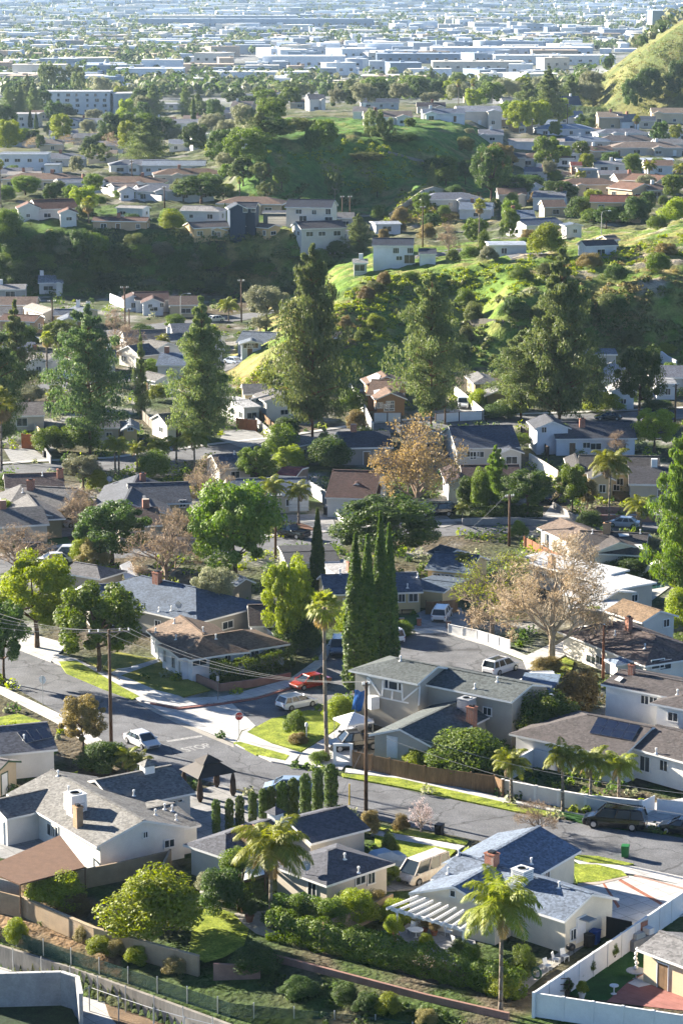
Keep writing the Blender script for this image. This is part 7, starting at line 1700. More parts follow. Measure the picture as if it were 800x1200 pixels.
wall_run('slat_fence', 'W3 440,460 550,452 660,445', 0., 1.6, .08, M['vinyl'], 'white slatted fence before the white truck', 'fence', 3.5, M['wood_dark'])
wall_run('white_wall', 'W3 530,325 600,385 665,440', 0., 1.8, .15, stucco('#d9d6ce'), 'white wall left of the olive house', 'wall')
wall_run('white_wall', 'W8 80,245 150,285 212,325', 0., 1.9, .2, stucco('#e0dacd'), 'sunlit cream wall left of the cream house with dormer', 'wall')
wall_run('wooden_fence', 'W8 40,120 170,215', 0., 1.7, .06, M['wood_dark'], 'dark board fence left of the white two gabled house', 'fence', 2.5)
wall_run('block_wall', 'M3 510,325 700,330', 0., 1., .25, M['block_pink'], 'upper dark red garden wall behind the silver sedan', 'wall')
wall_run('block_wall', 'M3 510,352 720,356', 0., .9, .25, M['block_pink'], 'lower dark red garden wall behind the silver sedan', 'wall')
wall_run('block_wall', 'M3 60,365 250,362 345,372', 0., .9, .25, M['block_grey'], 'grey street wall below the maroon roofed house', 'wall')
wall_run('block_wall', 'M3 365,310 470,372', 0., .9, .2, M['block_grey'], 'grey wall along the shaded drive', 'wall')
wall_run('wooden_fence', 'Y2 270,195 410,265 540,320', 0., 1.5, .06, mat('red_boards', (.25, .10, .05), .85, .3, 1.5), 'red brown board fence beside the small white back street house', 'fence', 2.5)
wall_run('wooden_fence', 'W6 365,115 500,240', 0., 2., .08, M['wood'], 'orange board fence beside the long white house', 'fence', 2.5)
wall_run('block_wall', 'W6 370,172 475,262', 0., 1.4, .2, M['block_grey'], 'grey block wall along the driveway with three bins', 'wall')
wall_run('wooden_gate', 'W6 310,200 402,210', 0., 1.9, .08, mat('red_gate', (.28, .11, .05), .8, .25, 2.), 'red brown gates in front of the white garage', 'gate', 2.5)
wall_run('wooden_fence', 'W5 105,275 185,280', 0., 2.4, .1, mat('orange_boards', (.42, .12, .04), .8, .25, 2.), 'orange red garage doors at the left driveway', 'fence', 2.5)
wall_run('white_wall', 'W5 135,195 205,270', 0., 1.2, .2, stucco('#cdb89a'), 'cream wall above the orange red doors', 'wall')
wall_run('block_wall', 'W5 185,300 240,380', 0., 1.2, .2, M['block_grey'], 'grey wall beside the left driveway', 'wall')
wall_run('wooden_fence', 'W5 670,165 745,240', 0., 1.6, .08, M['wood_grey'], 'grey board fence beside the skinny pine foot', 'fence', 3.)
wall_run('block_wall', 'C1 -10,500 70,520', 0., 1.2, .2, M['block_grey'], 'grey low wall below the brown patio cover corner', 'wall')
def hill_wall(name, s, h, th, m, label, cat):
    P = [at(p) for p in pp(s)]; o = P[0]; b = MB()
    for a, q in zip(P, P[1:]):
        k = max(1, int((q - a).length / 5))
        for i in range(k):
            u, v = a.lerp(q, i / k), a.lerp(q, (i + 1) / k); u.z, v.z = zt(u.x, u.y) + h / 2 - .4, zt(v.x, v.y) + h / 2 - .4; b.bar(u - o, v - o, th, h + .8)
    x = b.build(name, m); x.location = o; return tag(x, label, cat)
hill_wall('white_wall', 'W4 690,215 720,238 765,262', 2.2, .3, stucco('#cfd0d2'), 'white retaining wall climbing the right edge of the ridge', 'wall')
hill_wall('retaining_wall', 'V3 230,268 385,155 600,172', 1.6, .3, stucco('#b9b0a2'), 'pale retaining wall winding round the tufted bank', 'wall')
hill_wall('retaining_wall', 'V1 195,200 330,222 350,228', 2.4, .3, stucco('#cfcfcf'), 'white retaining wall below the porch column house', 'wall')
hill_wall('retaining_wall', 'V1 470,228 640,258 760,272', 2., .3, stucco('#d3d0cc'), 'white retaining wall below the skylit terrace house', 'wall')
hill_wall('white_fence', 'W1 518,100 600,135', 2.2, .2, stucco('#dfe3e8'), 'white side fence left of the long white house under the slope', 'fence')
hill_wall('retaining_wall', 'W3 575,45 760,45', 1., .2, stucco('#5d5a52'), 'thin drainage wall across the dark face of the ridge', 'wall')
hill_wall('retaining_wall', 'V7 215,400 330,430 410,450', .8, .3, stucco('#8d867a'), 'low wall crossing the grassy face of the knoll', 'wall')
hill_wall('retaining_wall', 'V2 90,432 345,428', 1., .3, stucco('#c8c4ba'), 'long low wall beneath the porch house on the terrace', 'wall')
# green screened chain link fence above the channel wall, galvanised posts
P0 = [plane(p, -.35) for p in pp('C5 -40,185 15,200 800,460 C6 683,515 800,550')]; o = Vector((P0[0].x, P0[0].y, -1.8)); e = empty('chain_link_fence', o, 'green screened chain link fence above the flood channel', 'fence')
b = MB()
for a, q in zip(P0, P0[1:]): b.bar(Vector((a.x, a.y, -1.02)) - o, Vector((q.x, q.y, -1.02)) - o, .03, 1.3)
sm = mat('green_windscreen', (.02, .06, .045), .8, .25, 1.5, .15, 9.); n_ = sm.node_tree; tb = n_.nodes.new('ShaderNodeBsdfTransparent'); mx_ = n_.nodes.new('ShaderNodeMixShader'); mx_.inputs[0].default_value = .55; ou = [x for x in n_.nodes if x.type == 'OUTPUT_MATERIAL'][0]; pb = [x for x in n_.nodes if x.type == 'BSDF_PRINCIPLED'][0]
n_.links.new(tb.outputs[0], mx_.inputs[1]); n_.links.new(pb.outputs[0], mx_.inputs[2]); n_.links.new(mx_.outputs[0], ou.inputs[0]); b.build('screen', sm, e)
ln = sum((q - a).length for a, q in zip(P0, P0[1:])); k = int(ln / 3.1)
def along(P, s):
    for a, q in zip(P, P[1:]):
        l = (q - a).length
        if s <= l: return a.lerp(q, s / l)
        s -= l
    return P[-1]
for i in range(k + 1):
    p = along(P0, i * 3.1); b = MB(); b.tube(Vector((p.x, p.y, -1.8)) - o, Vector((p.x, p.y, -.2)) - o, .045, .045, 7); b.lathe(Vector((p.x, p.y, -.2)) - o, [(.06, 0), (.03, .06)], 7); b.build('post', M['steel'], e)
P1 = [plane(p, -1.6) for p in pp('P -20,1100 0,1107 91,1135 256,1195 340,1226')]; o = Vector((P1[0].x, P1[0].y, -3.5)); e = empty('channel_wall', o, 'weathered concrete wall of the flood channel', 'wall'); b = MB()
for a, q in zip(P1, P1[1:]): b.bar(Vector((a.x, a.y, -2.6)) - o, Vector((q.x, q.y, -2.6)) - o, .3, 1.95)
b.build('wall', mat('stained_concrete', (.27, .25, .22), .9, .35, .8, .12, 5., 0, .2, 0, (1, 1, .25)), e)
P2 = [Vector((p.x, p.y, 0)) - CHN * .6 for p in P1]; e = empty('rail_fence', Vector((P2[0].x, P2[0].y, -3.4)), 'row of galvanised posts on the channel edge', 'fence'); o = Vector((P2[0].x, P2[0].y, -3.4))
for i in range(int(sum((q - a).length for a, q in zip(P2, P2[1:])) / 3.1) + 1):
    p = along(P2, i * 3.1 + 1.); b = MB(); b.tube(Vector((p.x, p.y, -3.4)) - o, Vector((p.x, p.y, -1.2)) - o, .05, .05, 7); b.build('post', M['steel'], e)
P3 = [plane(p, -.6) for p in pp('P -30,1141 0,1141 72,1139 91,1145')]; P3.append(P3[-1] + Vector((.6, -3.4, 0))); o = Vector((P3[0].x, P3[0].y, -3.6)); e = empty('block_wall', o, 'blue grey shaded block wall in the lower left corner', 'wall'); b = MB()
for a, q in zip(P3, P3[1:]): b.bar(Vector((a.x, a.y, -2.1)) - o, Vector((q.x, q.y, -2.1)) - o, .3, 3.)
b.build('wall', mat('grey_render', (.30, .30, .30), .9, .2, .7, .1, 6.), e); b = MB()
for a, q in zip(P3, P3[1:]): b.bar(Vector((a.x, a.y, -.57)) - o, Vector((q.x, q.y, -.57)) - o, .36, .06)
b.build('coping', M['concrete'], e)
b = MB(); q = [plane(p, -3.3) for p in pp('P -40,1165 20,1165 80,1172 88,1190 110,1215 -40,1250')]; b.slab([(p.x, p.y) for p in q], -3.5, -3.3); tag(b.build('weedy_bank', mat('dark_ivy', (.02, .04, .014), .9, .4, 1.2, .4, 6., .8)), kind='structure')  # grass bank; the shade in front of the wall is put into its dark green
P4 = [plane(p, -1.4) for p in pp('C5 275,425 310,405 412,440 533,480 640,510 760,540')]; o = Vector((P4[0].x, P4[0].y, -3.4)); e = empty('chain_link_fence', o, 'open chain link fence on the near side of the flood channel', 'fence'); b = MB()
for a, q in zip(P4, P4[1:]): b.tube(a - o, q - o, .025, .025, 5)
b.build('rail', M['steel'], e)
for p in P4: b = MB(); b.tube(Vector((p.x, p.y, -3.4)) - o, p - o + Vector((0, 0, .1)), .05, .05, 7); b.build('post', M['steel'], e)
# hedges
def hedge(pts, w, h, label, leaf='green', z=0., n=None):
    P = [plane(p, z) if p[1] > 480 else at(p) for p in pp(pts)]; o = P[0].copy(); Cs, Ns = [], []
    for a, q in zip(P, P[1:]):
        d = q - a; l = d.length; d.normalize(); s = Vector((-d.y, d.x, 0)); k = int(l * 800 * (w + h) / 3)
        u = npr.random(k) * l; t = npr.random(k) * 2 * math.pi; rr = .75 + .33 * npr.random(k) ** .6; bump = 1 + .12 * np.sin(u * 1.7) + .08 * np.sin(u * 4.1 + 1)
        ca, sa = np.sign(np.cos(t)) * np.abs(np.cos(t)) ** .5, np.sign(np.sin(t)) * np.abs(np.sin(t)) ** .5
        off, hh = ca * rr * w / 2 * bump, (sa * rr * h / 2 * bump + h / 2)
        Cs.append(np.stack([a.x - o.x + d.x * u + s.x * off, a.y - o.y + d.y * u + s.y * off, np.maximum(.02, hh)], 1)); nn = np.stack([s.x * ca, s.y * ca, sa], 1) + npr.normal(size=(k, 3)) * .5; Ns.append(nn / np.linalg.norm(nn, axis=1)[:, None])
    me = leaf_mesh('hedge', np.concatenate(Cs), np.concatenate(Ns), .12, [L_(leaf)]); x = link('hedge', me, None, o); return tag(x, label, 'hedge')
hedge('P 318,1098 440,1128 520,1148 612,1172', 1.7, 2.3, 'long clipped hedge behind the pink block wall', 'green')
hedge('Y5 425,475 560,475 690,440 800,405', 1.8, 2.3, 'clipped hedge with spiky top beside the white corner house', 'green')
hedge('P 312,1086 345,1080 372,1088', 2.2, 2.2, 'tall dark hedge end beside the feather palm', 'dark')
hedge('W5 590,310 700,312', 1.2, 1.2, 'dark low hedge behind the tiny cream cottage', 'dark'); hedge('Y3 235,575 365,590', 1.6, 1.5, 'dark clipped hedge before the sunlit tan hip house', 'dark'); hedge('Y3 420,590 580,560', 1.8, 1.8, 'dark hedge left of the pool slide', 'dark')
hedge('M3 85,355 330,360', 2., 1.6, 'shaded hedge above the grey street wall', 'dark'); hedge('V4 215,135 330,140', 2.5, 2.2, 'flat clipped dark hedge on the right hillside', 'green'); hedge('V4 340,142 430,138', 2.5, 2., 'yellow lit clipped hedge on the right hillside', 'yellow')
hedge('V8 300,245 420,255', 5., 6., 'tall clipped hedge below the grey gabled house', 'dark')
# ------------------------------------------------------------------ poles, lamps, wires
POLES = {}
def pole(name, foot, top, label, arm=1.2, m='pole', r=.19, rz=.3, arms=1, lamp=False):
    q = at(pp(foot)[0]); t = pp(top)[0]; h = HC - q.y * ratio(t[1]) - q.z; e = empty('utility_pole', q, label, 'utility pole', 'utility poles', rz)
    b = MB(); b.tube((0, 0, -.1), (0, 0, h), r, r * .72, 9); b.build('pole', M[m], e, smooth=True); tips = []
    R3 = Matrix.Rotation(rz, 3, 'Z')
    for k in range(arms):
        z = h - .25 - k * 1.4; b = MB(); b.bar((-arm, 0, z), (arm, 0, z), .11, .14); b.bar((-arm * .6, 0, z), (0, 0, z - .7), .05, .05); b.bar((arm * .6, 0, z), (0, 0, z - .7), .05, .05); o = b.build('crossarm', M['wood_grey'], e)
        for x in (-arm * .92, -arm * .5, arm * .5, arm * .92):
            i = MB(); i.lathe((x, 0, z + .07), [(.05, 0), (.09, .08), (.05, .14), (.08, .2), (.03, .28)], 8); i.build('insulator', M['metal_white'], o); tips.append(q + R3 @ Vector((x, 0, z + .33)))
    if lamp:
        b = MB(); z = h * .62; b.path([(0, 0, z), (.8, -.1, z + .45), (2.2, -.2, z + .6)], .045, 6); b.build('lamp_arm', M['steel'], e); b = MB(); b.box((2.5, -.2, z + .52), (.75, .28, .16), 0, 0, .8); b.build('lamp_head', M['metal_grey'], e)
    POLES[name] = (tips, q, h); return e
pole('a', 'M4 387,512', 'M4 387,112', 'tall utility pole with crossarm and street lamp beside the orange autumn tree', 2.1, lamp=True, rz=.2)
pole('b', 'C3 88,275', 'M5 500,342', 'tall brown utility pole rising past the half timbered house', .4, rz=.5, r=.19)
pole('c', 'M2 180,385', 'M2 186,170', 'thin dark utility pole between the bright green tree and feather palms', .9)
pole('d', 'P 596,640', 'P 597.6,580', 'short brown utility pole beside the back street', .6)
pole('e', 'P 706,796', 'P 707,732', 'reddish brown pole in front of the white two storey house', .01, 'pole_red', .17)
pole('f', 'P 790,500', 'P 794,450', 'leaning dark utility pole at the right edge', 1., rz=.9)
pole('g', 'P 62,388', 'P 62,352', 'pale topped utility pole left of the two white chimneys', .9); pole('h', 'P 147,388', 'P 148,336', 'tall utility pole before the long white house under the slope', .9); pole('i', 'P 152,400', 'P 152,362', 'short pole left of the skinny pine', .4)
pole('j', 'P 283,378', 'P 284.5,328', 'dark pole beside the lit feather palm', .7); pole('k', 'P 495,290', 'P 495,242', 'thin pole on the tufted bank', .7); pole('l', 'P 155,212', 'P 155,188', 'brown pole among the terrace houses', .6); pole('m', 'P 193,245', 'P 193,219', 'thin pole right of the skylit terrace house', .5)
pole('n', 'P 401,262', 'P 401,230', 'twin pole at the left foot of the wiry bank', .5); pole('o', 'P 410,262', 'P 410,230', 'right one of the twin poles by the wiry bank', .5); pole('p', 'P 664,152', 'P 664,122', 'thin pole before the grey gabled house below the hill', .8); pole('q', 'W3 485,510', 'W3 485,410', 'brown pole at the foot of the tall dense pine', .5)
def lamp(foot, top, label, side=1):
    q = at(pp(foot)[0]); t = pp(top)[0]; h = HC - q.y * ratio(t[1]) - q.z; e = empty('street_lamp', q, label, 'street lamp', 'street lamps'); b = MB(); b.tube((0, 0, -.2), (0, 0, h - .8), .12, .08, 8); b.path([(0, 0, h - .8), (.25 * side, 0, h - .2), (.9 * side, 0, h), (1.7 * side, 0, h)], .06, 6); b.build('pole', M['concrete'], e); b = MB(); b.box((1.9 * side, 0, h - .08), (.8, .3, .18), 0, 0, .8); b.build('lamp_head', M['metal_white'], e)
lamp('P 212,374', 'P 212,344', 'pale street lamp beside the long white house under the slope'); lamp('P 366,258', 'P 367,236', 'street lamp before the white house with navy roof'); lamp('P 704,275', 'P 705,247', 'street lamp on the right hillside below the red tiled house'); lamp('P 415,325', 'P 416,305', 'curved street lamp left of the white farmhouse'); lamp('P 453,125', 'P 452,112', 'street lamp behind the knoll crest', -1)
WIRES = 0
def wire(a, b_, sag, label, r=.018):
    a, b_ = Vector(a), Vector(b_); m = MB(); n = 14; pts = [a.lerp(b_, i / n) - Vector((0, 0, sag * 4 * (i / n) * (1 - i / n))) - a for i in range(n + 1)]; m.path(pts, r, 4); o = m.build('utility_wire', mat('wire_grey', (.30, .29, .27), .6)); o.location = a; tag(o, label, 'wire', 'overhead wires')
A, B = POLES['a'][0], POLES['b'][0]
for i in range(4): wire(A[i], plane((-60, 694 + i * 10), 11.6), .9, ('uppermost', 'second', 'third', 'lowest')[i] + ' overhead wire running from the tall crossarm pole to the left edge')
for i in range(3): wire(A[i + 1], B[i], 1.6, ('upper', 'middle', 'lower')[i] + ' overhead wire between the crossarm pole and the brown street pole')
wire(POLES['b'][1] + Vector((0, 0, 8.5)), plane((860, 935), 8), 1.2, 'thin wire from the brown street pole towards the right edge'); wire(POLES['b'][1] + Vector((0, 0, 7.6)), plane((860, 962), 7), 1.2, 'lower thin wire from the brown street pole towards the right edge')
wire(POLES['d'][0][0], plane((520, 640), 6), .6, 'slack wire left of the short brown pole'); wire(POLES['b'][1] + Vector((0, 0, 6.5)), POLES['b'][1] + Vector((-3.5, -4, 0)), 0, 'guy wire of the brown street pole')
wire(POLES['a'][1] + Vector((0, 0, 9)), POLES['a'][1] + Vector((-5.5, 1.5, 0)), 0, 'guy wire of the tall crossarm pole')
# ------------------------------------------------------------------ signs
def sign(foot, top, face, label, word, front=True):
    q = at(pp(foot)[0]); h = HC - q.y * ratio(pp(top)[0][1]) - q.z; e = empty('stop_sign', q, label, 'stop sign', 'stop signs', face)
    b = MB(); b.tube((0, 0, 0), (0, 0, h), .04, .04, 6); b.build('post', M['steel'], e); z = h - .45; rr = .45
    def octo(mb, y0, y1, r):
        k = len(mb.v)
        for y in (y0, y1):
            for i in range(8): t = math.pi / 8 + i * math.pi / 4; mb.v.append((r * math.cos(t), y, z + r * math.sin(t)))
        mb.f.append(tuple(k + i for i in range(8))); mb.f.append(tuple(k + 15 - i for i in range(8))); mb.m += [0, 0]
        for i in range(8): j = (i + 1) % 8; mb.f.append((k + j, k + i, k + 8 + i, k + 8 + j)); mb.m.append(0)
    b = MB(); octo(b, -.05, -.035, rr); o = b.build('sign_plate', M['metal_white'] , e); b = MB(); octo(b, -.058, -.0505, rr * .93); b.build('sign_face', M['sign_red'], o)
    cu = bpy.data.curves.new('lettering', 'FONT'); cu.body = word; cu.size = .34; cu.align_x = 'CENTER'; cu.align_y = 'CENTER'; t = bpy.data.objects.new('t', cu); COL.objects.link(t); me = bpy.data.meshes.new_from_object(t.evaluated_get(bpy.context.evaluated_depsgraph_get())); bpy.data.objects.remove(t); me.materials.clear(); me.materials.append(M['metal_white'])
    x = link('lettering', me, o, (0, -.062, z)); x.rotation_euler.x = math.pi / 2; return e
sign('M5 58,540', 'M5 60,440', .35, 'red stop sign at the corner of the lawn', 'STOP'); sign('M4 150,372', 'M4 150,272', 2.6, 'stop sign seen from its pale back on the left pavement', 'STOP')
q = at(pp('M4 757,360')[0]); e = empty('street_sign', q, 'slim sign post on the corner before the low pink wall', 'sign post'); b = MB(); b.tube((0, 0, 0), (0, 0, 3.), .04, .04, 6); b.build('post', M['wood_grey'], e); b = MB(); b.box((0, -.06, 2.2), (.3, .04, .55)); b.build('plate', M['metal_grey'], e)
q = at(pp('C2 655,180')[0]); e = empty('marker_post', q, 'yellow marker post beside the tall brown pole', 'marker post'); b = MB(); b.tube((0, 0, 0), (0, 0, 2.0), .07, .07, 7); b.build('post', mat('yellow_paint', (.6, .42, .03), .6), e)
q = at(pp('M5 405,620')[0]); e = empty('white_sculpture', q, 'white painted frame structure at the end of the wooden fence', 'frame'); b = MB()
for x in (-.8, .8): b.box((x, 0, 0), (.3, .3, 2.2))
b.bar((-.8, 0, 2.1), (.8, 0, 2.1), .25, .25); b.bar((-.8, 0, 1.2), (.8, 0, .5), .2, .3); b.bar((-.8, 0, .2), (.8, 0, .2), .2, .3); b.build('frame', M['vinyl'], e)
q = at(pp('M5 283,540')[0]); e = empty('garden_lamp', q, 'short white lamp post on the corner lawn', 'garden lamp'); b = MB(); b.tube((0, 0, 0), (0, 0, 1.5), .05, .05, 7); b.build('post', M['metal_white'], e); b = MB(); b.lathe((0, 0, 1.5), [(.08, 0), (.16, .1), (.16, .35), (.04, .5)], 8); b.build('lantern', M['metal_white'], e)
# ------------------------------------------------------------------ pool things and the far white rail
q = [plane(p, .08) for p in pp('Y1 560,22 610,5 690,15 685,38 620,50 575,42')]; b = MB(); b.slab([(p.x, p.y) for p in q], -.05, .12); o = b.build('pool', M['pool']); tag(o, 'round dark green pool beside the long white roof', 'pool')
sheet('pool_deck', 'Y1 455,80 560,20 600,0 700,10 720,40 600,130 560,140', M['concrete'], .06)
P5 = [plane(p, z) for p, z in zip(pp('M3 648,562 670,545 690,525 712,512 728,515 736,530 740,558'), (.4, 1., 1.9, 2.7, 2.9, 2.2, .3))]; o = P5[0].copy(); e = empty('pool_slide', o, 'curved pale pool slide beside the big right edge conifer', 'pool slide'); b = MB()
for a, c in zip(P5, P5[1:]): b.bar(a - o, c - o, .7, .12); b.bar(a - o + Vector((0, .35, .12)), c - o + Vector((0, .35, .12)), .06, .3); b.bar(a - o + Vector((0, -.35, .12)), c - o + Vector((0, -.35, .12)), .06, .3)
b.build('chute', M['vinyl'], e)
for i in (2, 3, 4): b = MB(); b.tube(Vector((P5[i].x, P5[i].y, 0)) - o, P5[i] - o, .05, .05, 6); b.build('support', M['steel'], e)
# brush on the slopes: nobody could count it
def brush(name, areas, leaf, per, size, label, seed):
    r = np.random.default_rng(seed); Cs, Ns = [], []
    for poly, n, hh in areas:
        P = pp(poly); xs, ys = [p[0] for p in P], [p[1] for p in P]; k = 0
        while k < n:
            x, y = r.uniform(min(xs), max(xs)), r.uniform(min(ys), max(ys)); ins = False
            for i in range(len(P)):
                a, b_ = P[i], P[(i + 1) % len(P)]
                if (a[1] > y) != (b_[1] > y) and x < (b_[0] - a[0]) * (y - a[1]) / (b_[1] - a[1]) + a[0]: ins = not ins
            k += 1
            if not ins or noise.noise(Vector((x * .05, y * .09, seed))) < -.18: continue
            q = at((x, y)); w = r.uniform(.5, 1.3) * hh; d = r.normal(size=(per, 3)); d /= np.linalg.norm(d, axis=1)[:, None]; d[:, 2] = np.abs(d[:, 2])
            Cs.append(np.array([q.x, q.y, gz(q.x, q.y)]) + d * np.array([w, w, w * r.uniform(.6, 1.1)]) * r.uniform(.5, 1, (per, 1))); nn = d + r.normal(size=(per, 3)) * .5; Ns.append(nn / np.linalg.norm(nn, axis=1)[:, None])
    o = link(name, leaf_mesh(name, np.concatenate(Cs), np.concatenate(Ns), size, [L_(leaf)])); return tag(o, label, name.replace('_', ' '), None, 'stuff')
brush('hillside_scrub', [('P 60,268 420,280 380,345 30,345', 480, 2.), ('P 550,350 800,325 800,440 560,430 520,400', 330, 1.2), ('P 440,330 540,320 560,430 450,430', 50, 1.3), ('P 690,90 800,40 800,140 690,130', 300, 3.), ('P 300,225 430,215 420,250 280,245', 70, 1.6)], 'brush', 50, .42, 'dark mixed scrub covering the shaded slopes', 3)
brush('slope_grass', [('P 285,450 400,345 450,325 480,330 440,430 400,445 330,462', 1500, .75), ('P 420,330 560,312 720,288 800,272 800,300 620,340 560,365 430,420', 1900, .85), ('P 470,225 560,225 520,262 450,262', 420, 1.), ('P 300,175 400,165 520,175 540,215 420,225', 420, 1.1)], 'yellow', 34, .30, 'bright green tufts on the sunlit ridge and knoll', 4)
brush('dry_tufts', [('P 275,460 400,350 440,330 420,400 330,462', 800, .7), ('P 640,310 800,275 800,330 700,360', 160, .9), ('P 470,225 575,225 530,265 450,262', 420, .9), ('P 670,110 800,20 800,100 700,128', 320, 1.6), ('P 650,345 760,330 790,400 660,420', 200, 1.2)], 'straw', 30, .3, 'dry straw coloured tufts on the ridge and bare hill', 5)
brush('garden_weeds', [('P 0,1068 30,1060 110,1095 225,1150 330,1180 460,1195 590,1205 380,1200 250,1160 90,1105 0,1085', 420, .38), ('P 300,1140 440,1165 560,1195 520,1200 380,1180 300,1160', 260, .45)], 'dark', 30, .16, 'weedy ground cover on the slope above the channel', 6)
# ------------------------------------------------------------------ the plain beyond: warehouses, halls and their trees
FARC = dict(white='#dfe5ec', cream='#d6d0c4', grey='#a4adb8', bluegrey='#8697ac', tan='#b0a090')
FARN = dict(white='white', cream='cream', grey='grey', bluegrey='bluish', tan='tan')
def hall(px, py, W, D, H, col, label, group=None, rz=0., name='warehouse', bays=True):
    q = at((px, py)); d = Vector((math.cos(rz), math.sin(rz), 0)); n = Vector((-d.y, d.x, 0))
    e = empty(name, (q.x, q.y, q.z), label, 'building', group, rz)
    key = ('hall', round(W / 6), round(D / 6), round(H / 1.5), col)
    if key not in T:
        w, dd, h = round(W / 6) * 6, max(6, round(D / 6) * 6), max(3., round(H / 1.5) * 1.5); b = MB(); b.box((0, dd / 2, -3), (w, dd, h + 3)); 
        r = MB(); r.box((0, dd / 2, h), (w + .6, dd + .6, .5))
        for i in range(max(1, int(w / 22))): r.box((-w / 2 + (i + .5) * 22, dd * .5, h + .5), (3, 3, 1.2))
        g = MB(); k = max(2, int(w / 8))
        for i in range(k): g.box((-w / 2 + (i + .5) * w / k, -.05, h * .35), (w / k * .3, .3, h * .22))
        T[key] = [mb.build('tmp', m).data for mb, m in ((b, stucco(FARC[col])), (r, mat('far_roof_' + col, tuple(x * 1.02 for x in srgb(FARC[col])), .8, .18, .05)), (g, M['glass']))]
        for m_ in T[key]:
            for o in [o for o in bpy.data.objects if o.data == m_]: bpy.data.objects.remove(o)
    for nm, me in zip(('wall', 'roof', 'window_band'), T[key]): link(nm, me, e)
    return e
for a in [(262, 28, 230, 60, 12, 'grey', 'longest grey warehouse far out on the plain'), (300, 34, 330, 50, 14, 'bluegrey', 'longest blue grey hall far out on the plain'), (215, 32, 90, 50, 16, 'cream', 'tall cream hall left of the longest grey warehouse'),
    (356, 82, 66, 30, 10, 'white', 'white two storey hall with dark windows behind the knoll trees'), (300, 98, 70, 24, 7, 'white', 'white low market hall left of the two storey hall'), (600, 66, 150, 50, 8, 'white', 'very long white warehouse beyond the bare hill foot'),
    (650, 76, 100, 30, 8, 'white', 'second long white warehouse beyond the bare hill foot'), (560, 84, 70, 24, 7, 'cream', 'cream low hall beyond the pair of far palms'), (490, 74, 70, 30, 7, 'bluegrey', 'blue grey hall left of the very long white warehouse'),
    (46, 100, 36, 20, 14, 'cream', 'cream tower block behind the left dark conifers'), (24, 103, 30, 18, 9, 'cream', 'cream low block at the left edge behind conifers'), (135, 108, 40, 20, 5, 'white', 'white low hall above the apartment block'), (175, 96, 46, 24, 9, 'white', 'white block right of the far gum trees'), (190, 90, 30, 20, 12, 'white', 'white tall block right of the far gum trees')]:
    hall(*a)
zone = lambda x: 'far left' if x < 150 else 'left of the knoll' if x < 300 else 'beyond the knoll trees' if x < 470 else 'beyond the far pair of palms' if x < 620 else 'beyond the bare hill'
depthw = lambda y: 'near edge' if y > 80 else 'middle' if y > 48 else 'far end'
rf = random.Random(21)
for i in range(280):
    py = 15 + 93 * rf.random() ** 1.15; px = rf.uniform(-10, 790)
    if px > 670 - (py - 60) * .2 and py > 50 and px > 660: continue
    q = at((px, py))
    if q.y < 1480 or zt(q.x, q.y) > 6: continue
    W = rf.choice((9, 11, 14, 18, 22, 28, 44)) * (1 if py > 60 else 1.4); D = rf.choice((9, 14, 22, 30)); H = rf.choice((4.5, 6, 7.5, 9)) ; c = rf.choice(('white', 'white', 'white', 'cream', 'grey', 'bluegrey', 'bluegrey', 'tan'))
    sz = 'long' if W >= 50 else 'midsized' if W > 20 else 'small'
    lb = f'{sz} {FARN[c]} flat roofed building {zone(px)}, {depthw(py)} of plain'
    hall(px, py, W, D, H, c, lb, f'{sz} {FARN[c]} buildings {zone(px)}, {depthw(py)}', rf.choice((0, .1, -.12, .35, .5, -.4)))
b = MB()
for i in range(1700):
    py = 1.5 + 62 * rf.random() ** 1.7; px = rf.uniform(-10, 810); q = at((px, py))
    if q.y > 9000 or q.y < 1500: continue
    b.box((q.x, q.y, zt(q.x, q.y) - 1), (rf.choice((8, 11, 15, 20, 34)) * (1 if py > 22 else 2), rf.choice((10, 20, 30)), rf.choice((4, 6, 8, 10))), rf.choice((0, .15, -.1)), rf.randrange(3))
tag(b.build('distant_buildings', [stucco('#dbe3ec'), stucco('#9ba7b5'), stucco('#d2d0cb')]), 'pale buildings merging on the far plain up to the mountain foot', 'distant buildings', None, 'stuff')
def far_trees():
    r = np.random.default_rng(5); Cs, Ns, mi = [], [], []
    n = 0
    while n < 9000:
        py = 2 + 114 * r.random() ** .9; px = r.uniform(-30, 830); q = at((px, py)); n += 1
        if q.y < 1400 or q.y > 11000 or (py > 78 and r.random() < .55): continue
        dens = noise.noise(Vector((q.x * .004, q.y * .0016, 3.3)))
        if dens < -.12 + .25 * r.random() - (.4 if py < 9 else 0): continue
        h = r.uniform(5, 11.5); w = h * r.uniform(.35, .6); k = 26; d = r.normal(size=(k, 3)); d /= np.linalg.norm(d, axis=1)[:, None]
        z = gz(q.x, q.y); Cs.append(np.array([q.x, q.y, z + h * .55]) + d * np.array([w, w, h * .45]) * r.uniform(.6, 1, (k, 1))); Ns.append(d); mi.append(np.full(k, int(r.choice([0, 0, 1, 2]))))
    me = leaf_mesh('distant_trees', np.concatenate(Cs), np.concatenate(Ns), 2.9, [L_('deep'), L_('olive'), L_('dark')], 1.3, None, np.concatenate(mi)); tag(link('distant_trees', me), 'belts of hazy trees across the far plain', 'distant trees', None, 'stuff')
far_trees()
